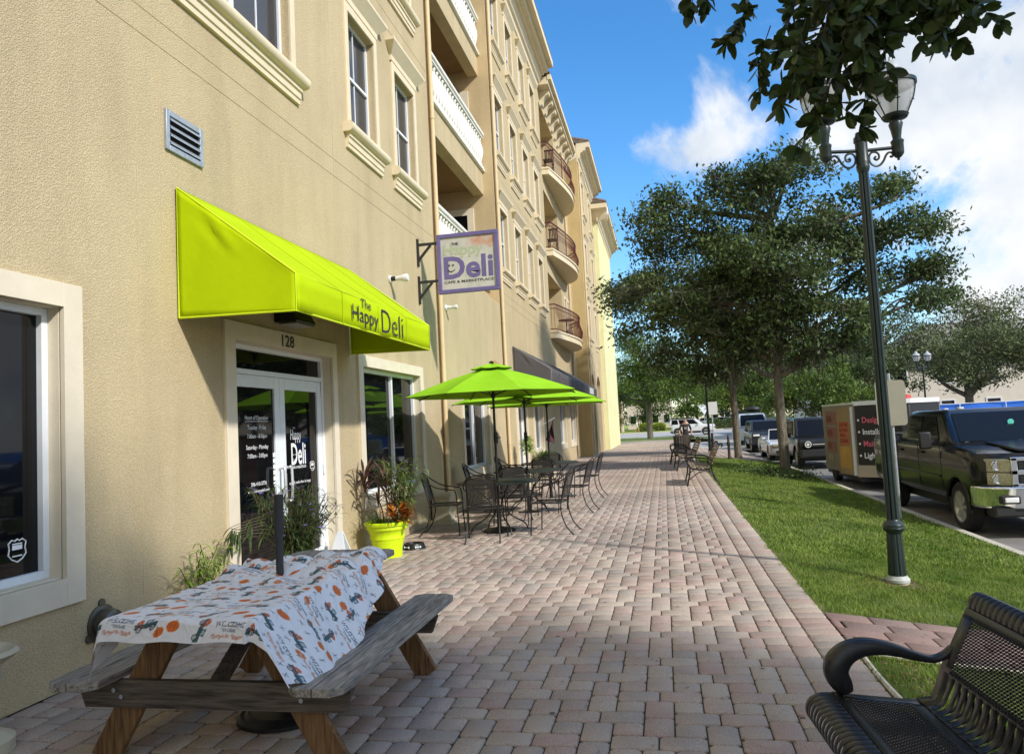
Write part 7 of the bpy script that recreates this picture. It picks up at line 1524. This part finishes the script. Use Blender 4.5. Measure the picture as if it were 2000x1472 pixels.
for side, s_ in ((-1, .18), (1, .24)):
    for i, (tx, m_) in enumerate((('Design', M_pink), ('Installation', M_vinyl), ('Maintenance', M_pink), ('Lighting', M_vinyl))): onnose(side, s_, 1.18-.3*i, .2, tx, m_, 'lettering')
    for i in range(4): onnose(side, s_-.12, 1.17-.3*i, .22, '\u2022', M_vinyl, 'bullet')
# side panel posters, sliding gap and open door
M_post1 = mat('pink_stained_poster', srgb(186, 140, 120), .8, var=.25, vscale=9, col2=srgb(168, 112, 96)); b = MB()
for (y0_, y1_, z0_, z1_) in ((22.6, 24.0, 1.12, 1.5), (22.5, 24.0, .7, 1.05), (22.9, 24.0, .34, .64)): b.box(tx0-.012, tx0, y0_, y1_, z0_, z1_)
part('poster', b, M_post1, tr_, smooth=False)
for (tx, z_) in (('DREAM', 1.2), ('LAWNS', .8), ('TURF', .42)):
    Mx = Matrix(((0, 0, -1, tx0-.014), (-1, 0, 0, 23.95), (0, 1, 0, z_), (0, 0, 0, 1))); part('poster_lettering', textmesh([(tx, .26, 0, 0, .8, 'LEFT', .004)], mat('brick_lettering', srgb(150, 84, 66), .8), 'x', Mx, .001), None, tr_)
Mx = Matrix(((0, 0, -1, tx0-.014), (-1, 0, 0, 23.95), (0, 1, 0, .1), (0, 0, 0, 1))); part('poster_lettering', textmesh([('407-274', .22, 0, 0, .85, 'LEFT', .004)], mat('cream_lettering', srgb(214, 204, 170), .8), 'x', Mx, .001), None, tr_)
b = MB(); b.box(tx0-.006, tx0+.01, 20.95, 21.95, -.12, 1.55); part('doorway', b, M_dark, tr_, smooth=False); b = MB(); b.box(tx0-.02, tx0-.0, 22.3, 22.34, -.1, 1.3); part('bar_lock', b, M_blk, tr_, smooth=False)
DH = Vector((tx0-.02, 20.74, 0)); DD = Vector((-.22, .97, 0)).normalized(); DN = Vector((-DD.y, DD.x, 0))*1.0
DN = Vector((-.97, -.22, 0)).normalized()
def dbox(nm, m, s0, s1, z0_, z1_, n0, n1, par):
    b = MB(); c = [DH+DD*s_+DN*n_ for s_, n_ in ((s0, n0), (s1, n0), (s1, n1), (s0, n1))]; b.add([(p.x, p.y, z0_) for p in c]+[(p.x, p.y, z1_) for p in c], [(0, 3, 2, 1), (4, 5, 6, 7), (0, 1, 5, 4), (1, 2, 6, 5), (2, 3, 7, 6), (3, 0, 4, 7)]); return part(nm, b, m, par, smooth=False)
dr = dbox('open_side_door', mat('door_inner_tan', srgb(156, 136, 102), .6, var=.08, vscale=4), .0, .8, -.16, 1.58, 0, .04, tr_)
dbox('door_edge', M_white, -.06, .0, -.17, 1.6, -.01, .05, dr); dbox('notice', mat('orange_notice', srgb(184, 112, 84), .8, var=.2, vscale=20), .14, .68, .6, 1.22, .041, .046, dr); dbox('plywood', mat('plywood_panel', srgb(190, 150, 84), .7, var=.15, vscale=2), .12, .72, 0, .57, .041, .045, dr)
for i_, tx in enumerate(('CUSTOM', 'GUTTERS', 'AND', 'SCREENS')):
    o_ = DH+DD*.66+DN*.05; d_ = -DD; Mx = Matrix(((d_.x, 0, DN.x, o_.x), (d_.y, 0, DN.y, o_.y), (0, 1, 0, 0), (0, 0, 0, 1))); fitline(tx, 0, .46 if tx != 'AND' else .3, 1.1-.14*i_, .08, mat('rust_lettering', srgb(150, 60, 42), .8), 'notice_lettering', Mx, dr, .02)
for s_ in (0, 1):
    x_ = tx0+.02 if s_ == 0 else tx1-.2; b = MB(); b.lathe([(.2, 0), (.33, .0), (.355, .04), (.355, .14), (.33, .18), (.2, .18)], (x_, 23.5, zr_+.355), 28, axis='x'); w = part('wheel', b, M_tyre, tr_); b = MB(); b.lathe([(0, .02 if s_ == 0 else .16), (.2, .0 if s_ == 0 else .18), (.23, .02 if s_ == 0 else .16)], (x_, 23.5, zr_+.355), 20, axis='x'); part('rim', b, M_white, w)
    b = MB(); b.tube([(x_+(.06 if s_ == 0 else .12), 23.5+.43*cos(a), zr_+.38+.43*sin(a)) for a in np.linspace(.05, pi-.05, 14)], .07, 6, flat=.3, up=(1, 0, 0)); part('mudguard', b, mat('mudguard_tan', srgb(188, 170, 140), .5), tr_)
b = MB(); b.box(tx0+.05, tx1-.05, ty-.1, ty+tl, z0t-.12, z0t-.0); b.beam((xm-.5, ty-.3, -.26), (xm, ty-1.7, -.2), .08, .1); b.beam((xm+.5, ty-.3, -.26), (xm, ty-1.7, -.2), .08, .1); b.tube([(xm, ty-1.4, .1), (xm, ty-1.4, -.5)], .035, 8); part('chassis', b, M_blk, tr_, smooth=False)
b = MB(); b.lathe([(0, 0), (.16, .01), (.14, .12), (0, .14)], (tx0+1.3, ty+.2, z1t+.03), 14); part('roof_vent', b, mat('red_vent', (.5, .05, .04), .5), tr_)
# black off-roader, white convertible, dark suv, pale van further along the kerb
suvp = [(.05, .42), (0, .62), (0, .98), (.12, 1.08), (1.15, 1.13), (4.3, 1.15), (4.42, 1.0), (4.44, .55), (4.3, .4), (.3, .38)]
M_bk2 = paint('black_offroader_paint', srgb(44, 46, 48))
br = vehicle('off_road_car', 'black boxy off-road car with round headlights parked behind the trailer', 'car', (5.62, 28.3, -.53), 4.45, 1.9, suvp, (1.1, 4.35, 1.12), (1.5, 4.3, 1.84), (.85, 3.45), M_bk2, wr=.4, wins=((.14, .45), (.5, .74), (.78, .95)), tumble=.08)
addbox(br, 'grille', M_blk, -.78, .78, -.02, .05, .8, 1.0, .02); addbox(br, 'front_bumper', M_blk, -.93, .93, -.1, .2, .45, .72, .04); addbox(br, 'grille_bar', M_white, -.5, .5, -.035, -.01, .885, .905, .003)
for s_ in (-1, 1): b = MB(); b.tube([(s_*.66+.1*cos(a), -.04, .9+.1*sin(a)) for a in np.linspace(0, 2*pi, 17)[:-1]], .016, 6, closed=True); b.lathe([(0, 0), (.05, .0), (.05, .03)], (s_*.66, -.04, .9), 12, axis='y'); part('headlight', b, M_hlw, br)
for s_ in (-1, 1): addbox(br, 'roof_rail', M_blk, s_*.78-.02, s_*.78+.02, 1.7, 4.2, 1.86, 1.9, .01)
M_wp = paint('white_paint', (.75, .75, .74))
cv = vehicle('convertible_car', 'white convertible with its top down parked between the two oak trunks', 'car', (5.35, 34.0, -.51), 4.5, 1.82, [(.08, .3), (0, .5), (.05, .68), (.6, .78), (1.5, .88), (4.2, .93), (4.45, .85), (4.5, .5), (4.35, .3), (.3, .22)], (0, 0, 0), (0, 0, 0), (.8, 3.5), M_wp, wr=.32, open_top=True)
b = MB(); b.add([(-.78, 1.45, .88), (.78, 1.45, .88), (.66, 2.05, 1.3), (-.66, 2.05, 1.3)], [(0, 1, 2, 3)]); part('windscreen', b, M_vgl, cv, smooth=False); b = MB(); b.tube([(-.8, 1.43, .87), (-.67, 2.05, 1.31), (.67, 2.05, 1.31), (.8, 1.43, .87)], .025, 6); part('windscreen_frame', b, M_wp, cv)
addbox(cv, 'lower_grille', M_blk, -.7, .7, -.01, .06, .3, .44, .02); addbox(cv, 'upper_grille', M_blk, -.35, .35, .0, .08, .56, .64, .02)
for s_ in (-1, 1): addbox(cv, 'headlight', M_hl, s_*.66-.17, s_*.66+.17, .06, .22, .6, .72, .03); addbox(cv, 'mirror', M_wp, s_*.98-.09, s_*.98+.09, 1.75, 1.88, .88, 1.0, .03); addbox(cv, 'seat_back', M_blk, s_*.36-.22, s_*.36+.22, 2.7, 2.9, .7, 1.15, .05)
ds = vehicle('dark_suv', 'dark blue grey sport utility car parked behind the white convertible', 'car', (5.4, 41.0, -.47), 4.6, 1.88, suvp, (1.05, 4.4, 1.12), (1.75, 4.2, 1.68), (.85, 3.5), paint('dark_blue_paint', srgb(52, 58, 70)), wr=.36, wins=((.14, .45), (.5, .78)))
addbox(ds, 'grille', M_chr, -.5, .5, -.03, .04, .62, .9, .02); addbox(ds, 'grille_mesh', M_blk, -.44, .44, -.04, .0, .66, .86, .01); addbox(ds, 'lower_bumper', M_chr, -.55, .55, -.05, .02, .42, .56, .02)
for s_ in (-1, 1): addbox(ds, 'headlight', M_hlw, s_*.72-.16, s_*.72+.16, .0, .15, .86, .96, .02)
vn = vehicle('pale_van', 'pale blue grey van with a dark bundle on its roof parked farthest along the kerb', 'van', (5.5, 48.5, -.42), 5.0, 1.95, [(.05, .4), (0, .7), (.1, 1.05), (.9, 1.2), (4.9, 1.22), (5, .5), (4.8, .38), (.3, .36)], (.75, 4.95, 1.2), (1.6, 4.9, 2.05), (.9, 3.9), paint('pale_blue_paint', srgb(172, 184, 196)), wr=.36, wins=((.12, .35), (.4, .66), (.7, .95)))
addbox(vn, 'roof_rack', M_blk, -.75, .75, 1.8, 4.6, 2.1, 2.14, .01); b = MB(); b.lathe([(0, 0), (.42, .02), (.5, .16), (.42, .32), (0, .36)], (.25, 2.6, 2.14), 18); part('roof_bundle', b, M_blk, vn)
# white suv crossing, facing right
ws = vehicle('white_suv', 'white sport utility vehicle with black roof crossing the street end, facing right', 'car', (4.9, 79.5, -.26), 4.8, 1.95, suvp, (1.15, 4.6, 1.12), (1.95, 4.45, 1.76), (.95, 3.75), M_wp, wr=.39, rz=-radians(94)+pi, wins=((.12, .4), (.44, .68), (.72, .93)), bev=.07)
addbox(ws, 'roof_panel', M_blk, -.84, .84, 1.95, 4.5, 1.72, 1.79, .03); addbox(ws, 'cladding', M_blk, -.985, .985, .3, 4.5, .36, .5, .02); addbox(ws, 'grille', M_blk, -.7, .7, -.02, .05, .72, .98, .02)
for s_ in (-1, 1): addbox(ws, 'headlight', M_hlw, s_*.8-.13, s_*.8+.13, -.0, .25, .84, .92, .02); addbox(ws, 'roof_rail', M_blk, s_*.78-.02, s_*.78+.02, 2.1, 4.3, 1.78, 1.82, .01)
ws.rotation_euler = (0, 0, radians(86)); ws.location = (5.1, 79.2, -.26)
# far parked cars
k = 0
labs = ['white far car left of the yield sign', 'silver far car behind the dark hedge', 'dark far car behind the hedge beside the second oak', 'white far car left before the beige houses', 'pale far car behind the hedge at its right end']
for (x, y, c, rz) in ((9.4, 122, (.7, .7, .7), 1.3), (12.2, 124, srgb(170, 174, 180), 1.3), (15.2, 122, (.04, .04, .05), 1.3), (-9.8, 122, (.75, .75, .75), 1.5), (18.5, 124, (.6, .62, .62), 1.3)):
    vehicle('far_car', labs[k], 'car', (x, y, .05), 4.6, 1.82, car_prof, (1.0, 4.3, .93), (1.8, 3.9, 1.42), (.85, 3.6), paint('far_paint_%d' % k, c), wins=((.15, .45), (.5, .85)), rz=rz, group='cars parked beyond the cross street', mirror=False); k += 1

# ------------------------------------------------------------------ blue fence, houses, road signs
t = thing('blue_screen_fence', 'bright blue fabric screened fence along the far side of the road', 'fence', (18, 47, -.5)); M_blu = mat('blue_fabric', srgb(22, 84, 206), .7, var=.12, vscale=1.5, trans=.1); b = MB()
b.grid(lambda u, v: (9.5+34*u, 47.5+.08*sin(u*60)*v, -.4+1.15*v+.03*sin(u*40)), 120, 3); part('lower_screen', b, M_blu, t); b = MB(); b.grid(lambda u, v: (9.5+34*u, 47.62+.05*sin(u*70), .82+.72*v), 120, 2); part('upper_screen', b, mat('blue_fabric_light', srgb(58, 122, 228), .7, var=.15, vscale=1.2, trans=.2), t)
for i in range(15): b = MB(); b.tube([(9.6+i*2.4, 47.56, -.5), (9.6+i*2.4, 47.56, 1.58)], .025, 6); part('post', b, M_white, t)
b = MB(); b.tube([(9.5, 47.56, 1.56), (43.5, 47.56, 1.56)], .02, 6); part('rail', b, M_white, t)
def house(label, x0, x1, y0, z0, h, m, roofz, mroof, nwin, seed=0, hip=3., group=None):
    t = thing('far_building', label, 'building', ((x0+x1)/2, y0, z0), group); b = MB(); b.box(x0, x1, y0, y0+12, z0, z0+h); part('wall', b, m, t, smooth=False)
    b = MB(); e = .6; b.add([(x0-e, y0-e, z0+h), (x1+e, y0-e, z0+h), (x1+e, y0+12, z0+h), (x0-e, y0+12, z0+h), (x0+hip, y0+6, roofz), (x1-hip, y0+6, roofz)], [(0, 1, 5, 4), (1, 2, 5), (2, 3, 4, 5), (3, 0, 4), (0, 3, 2, 1)]); part('roof', b, mroof, t, smooth=False)
    b = MB(); b.box(x0-e-.04, x1+e+.04, y0-e-.06, y0-e, z0+h-.22, z0+h+.06); b.box(x0-e-.05, x0-e, y0-e-.06, y0+12, z0+h-.22, z0+h+.06); part('fascia', b, M_white2, t, smooth=False)
    fl = max(1, int(h//3))
    for j in range(fl):
        for i in range(nwin):
            xc = x0+(x1-x0)*(i+.5)/nwin; zz = z0+1+j*3; b = MB(); b.box(xc-.62, xc+.62, y0-.06, y0-.002, zz-.1, zz+1.5); w = part('window', b, M_white2, t, smooth=False); b = MB(); b.box(xc-.5, xc+.5, y0-.08, y0-.062, zz, zz+1.4); part('pane', b, M_glass, w, smooth=False)
    return t
M_beige = mat('beige_siding', srgb(214, 204, 188), .85, var=.05, vscale=1); M_rgrey = mat('grey_shingle', srgb(150, 146, 138), .9, var=.15, vscale=3); M_rbrn = mat('brown_shingle', srgb(120, 104, 88), .9, var=.15, vscale=3)
house('beige two storey apartment building with grey roof behind the blue fence', 19, 52, 72, -.5, 6.2, M_beige, 9.3, M_rgrey, 9, hip=6)
house('beige building with grey roof and white fascia right of the lamp post', 13.4, 18.4, 70, -.5, 6.3, M_beige, 9.0, M_rgrey, 2, hip=3)
house('cream building with brown roof behind the pale van', 8, 19, 140, 0, 6.5, mat('cream_wall', srgb(228, 214, 170), .85), 9, M_rbrn, 5)
house('pale far house left of the shade tree', -24, -9.5, 135, 0, 6.2, mat('pale_wall', srgb(222, 208, 196), .85), 9.5, M_rbrn, 6, group='pale houses beyond the cross street'); house('pale far house right of the shade tree trunk', -6.5, 1.5, 138, 0, 5.8, mat('pale_wall2', srgb(214, 200, 184), .85), 9, M_rgrey, 4, group='pale houses beyond the cross street')
t = thing('yield_sign', 'small white yield sign above the roof line of the crossing white vehicle', 'road sign', (5.6, 108.6, -.1)); b = MB(); b.tube([(5.6, 108.6, -.1), (5.6, 108.6, 3)], .05, 6); part('post', b, M_grey, t); b = MB(); b.prism([(-.9, 3.3), (.9, 3.3), (0, 1.9)], lambda x, z: (5.6+x, 108.5, z), lambda x, z: (5.6+x, 108.54, z)); part('plate', b, M_white, t, smooth=False)
t = thing('back_of_sign', 'pale rectangular sign back behind the far street lamp', 'road sign', (2.6, 42.5, -.3)); b = MB(); b.tube([(2.6, 42.5, -.3), (2.6, 42.5, 2.2)], .03, 6); part('post', b, M_grey, t); b = MB(); b.box(2.32, 2.9, 42.45, 42.47, 1.65, 2.35); part('plate', b, mat('sign_back_pale', srgb(206, 208, 204), .6), t, smooth=False)

# ------------------------------------------------------------------ people
def person(label, loc, h, joints, radii, edges, shirt, pants, skin, hair, zs, rz=0.):
    """body grown from one skeleton with a Skin modifier, coloured by height; zs = (shoe, trouser top, shirt top, hair)"""
    t = thing('person', label, 'person', loc, world=False, rz=rz); me = bpy.data.meshes.new('body'); me.from_pydata([tuple(c*h for c in j) for j in joints], edges, []); o = bpy.data.objects.new('body', me); COL.objects.link(o)
    s = o.modifiers.new('skin', 'SKIN'); s.use_smooth_shade = True; o.modifiers.new('sub', 'SUBSURF').levels = 2; o.modifiers['sub'].render_levels = 2
    for i, r_ in enumerate(radii): v = me.skin_vertices[0].data[i]; v.radius = (r_[0]*h, r_[1]*h); v.use_root = (i == 0)
    m2 = evalmesh(o); bpy.data.objects.remove(o)
    for m_ in (skin, pants, shirt, hair): m2.materials.append(m_)
    for p in m2.polygons:
        c = p.center/h; arm = abs(c.x) > zs[4] and c.z > .4
        p.material_index = 0 if c.z > zs[2] or (arm and c.z < zs[5]) else (2 if c.z > zs[1] else (1 if c.z > zs[0] else 0)); p.use_smooth = True
        if c.z > .948 or (c.z > .885 and c.y > -.012): p.material_index = 3
    part('body', m2, None, t); return t
M_skin = mat('skin', srgb(196, 142, 112), .6); M_blkT = mat('black_tshirt', srgb(48, 46, 48), .9, var=.1, vscale=10); M_shorts = mat('dark_trousers', srgb(52, 48, 56), .9); M_hair = mat('dark_hair', srgb(52, 42, 36), .8); M_wsh = mat('white_shirt', srgb(226, 222, 214), .85)
#           0 pelvis, 1 waist, 2 chest, 3 neck base, 4 neck, 5 head, 6 crown, 7-10 left arm, 11-14 right arm, 15-18 left leg, 19-22 right leg
J = [(0, 0, .53), (0, 0, .62), (0, 0, .74), (0, 0, .82), (0, -.005, .865), (0, -.01, .92), (0, -.005, .965), (.115, 0, .8), (.165, .01, .64), (.15, -.06, .52), (.145, -.09, .47), (-.115, 0, .8), (-.165, .01, .64), (-.15, -.06, .52), (-.145, -.09, .47),
     (.055, 0, .5), (.065, -.01, .28), (.07, .01, .05), (.075, -.07, .02), (-.055, 0, .5), (-.065, -.01, .28), (-.07, .01, .05), (-.075, -.07, .02)]
Rd = [(.075, .06), (.072, .055), (.088, .06), (.06, .045), (.032, .032), (.045, .052), (.03, .036), (.035, .035), (.024, .024), (.019, .019), (.02, .012), (.035, .035), (.024, .024), (.019, .019), (.02, .012), (.052, .052), (.036, .036), (.024, .024), (.024, .016), (.052, .052), (.036, .036), (.024, .024), (.024, .016)]
E_ = [(0, 1), (1, 2), (2, 3), (3, 4), (4, 5), (5, 6), (3, 7), (7, 8), (8, 9), (9, 10), (3, 11), (11, 12), (12, 13), (13, 14), (0, 15), (15, 16), (16, 17), (17, 18), (0, 19), (19, 20), (20, 21), (21, 22)]
ps = person('man in a black t-shirt standing in the street just behind the litter bin', (.98, 37.5, -.25), 1.8, J, Rd, E_, M_blkT, M_shorts, M_skin, M_hair, (.2, .5, .83, .94, .125, .68), rz=.15)
b = MB(); b.box(-.07, .07, -.118, -.112, 1.24, 1.36); part('shirt_print', b, mat('faded_print', srgb(140, 128, 120), .8), ps, smooth=False)
for s_ in (-1, 1): b = MB(); b.lathe([(0, 0), (.009, .001), (0, .004)], (s_*.03, -.108, 1.668), 8, axis='y'); part('eye', b, M_hair, ps)
b = MB(); b.add([(0, -.1, 1.675), (-.014, -.108, 1.63), (.014, -.108, 1.63), (0, -.13, 1.635)], [(0, 1, 3), (0, 3, 2), (1, 2, 3), (0, 2, 1)]); part('nose', b, M_skin, ps)
J2 = [list(j) for j in J]; J2[16] = (.06, -.09, .29); J2[17] = (.06, -.12, .06); J2[18] = (.06, -.19, .03); J2[20] = (-.06, .04, .28); J2[21] = (-.06, .17, .09); J2[22] = (-.06, .13, .03); J2[9] = (.16, .07, .52); J2[10] = (.16, .1, .47); J2[13] = (-.15, -.1, .53); J2[14] = (-.14, -.15, .49)
person('distant walker in white shirt and shorts crossing the sunlit lawn', (-3.9, 110, -.12), 1.75, J2, Rd, E_, M_wsh, mat('pale_shorts', srgb(200, 196, 186), .9), M_skin, M_hair, (.33, .5, .83, .94, .125, .68), rz=1.4)
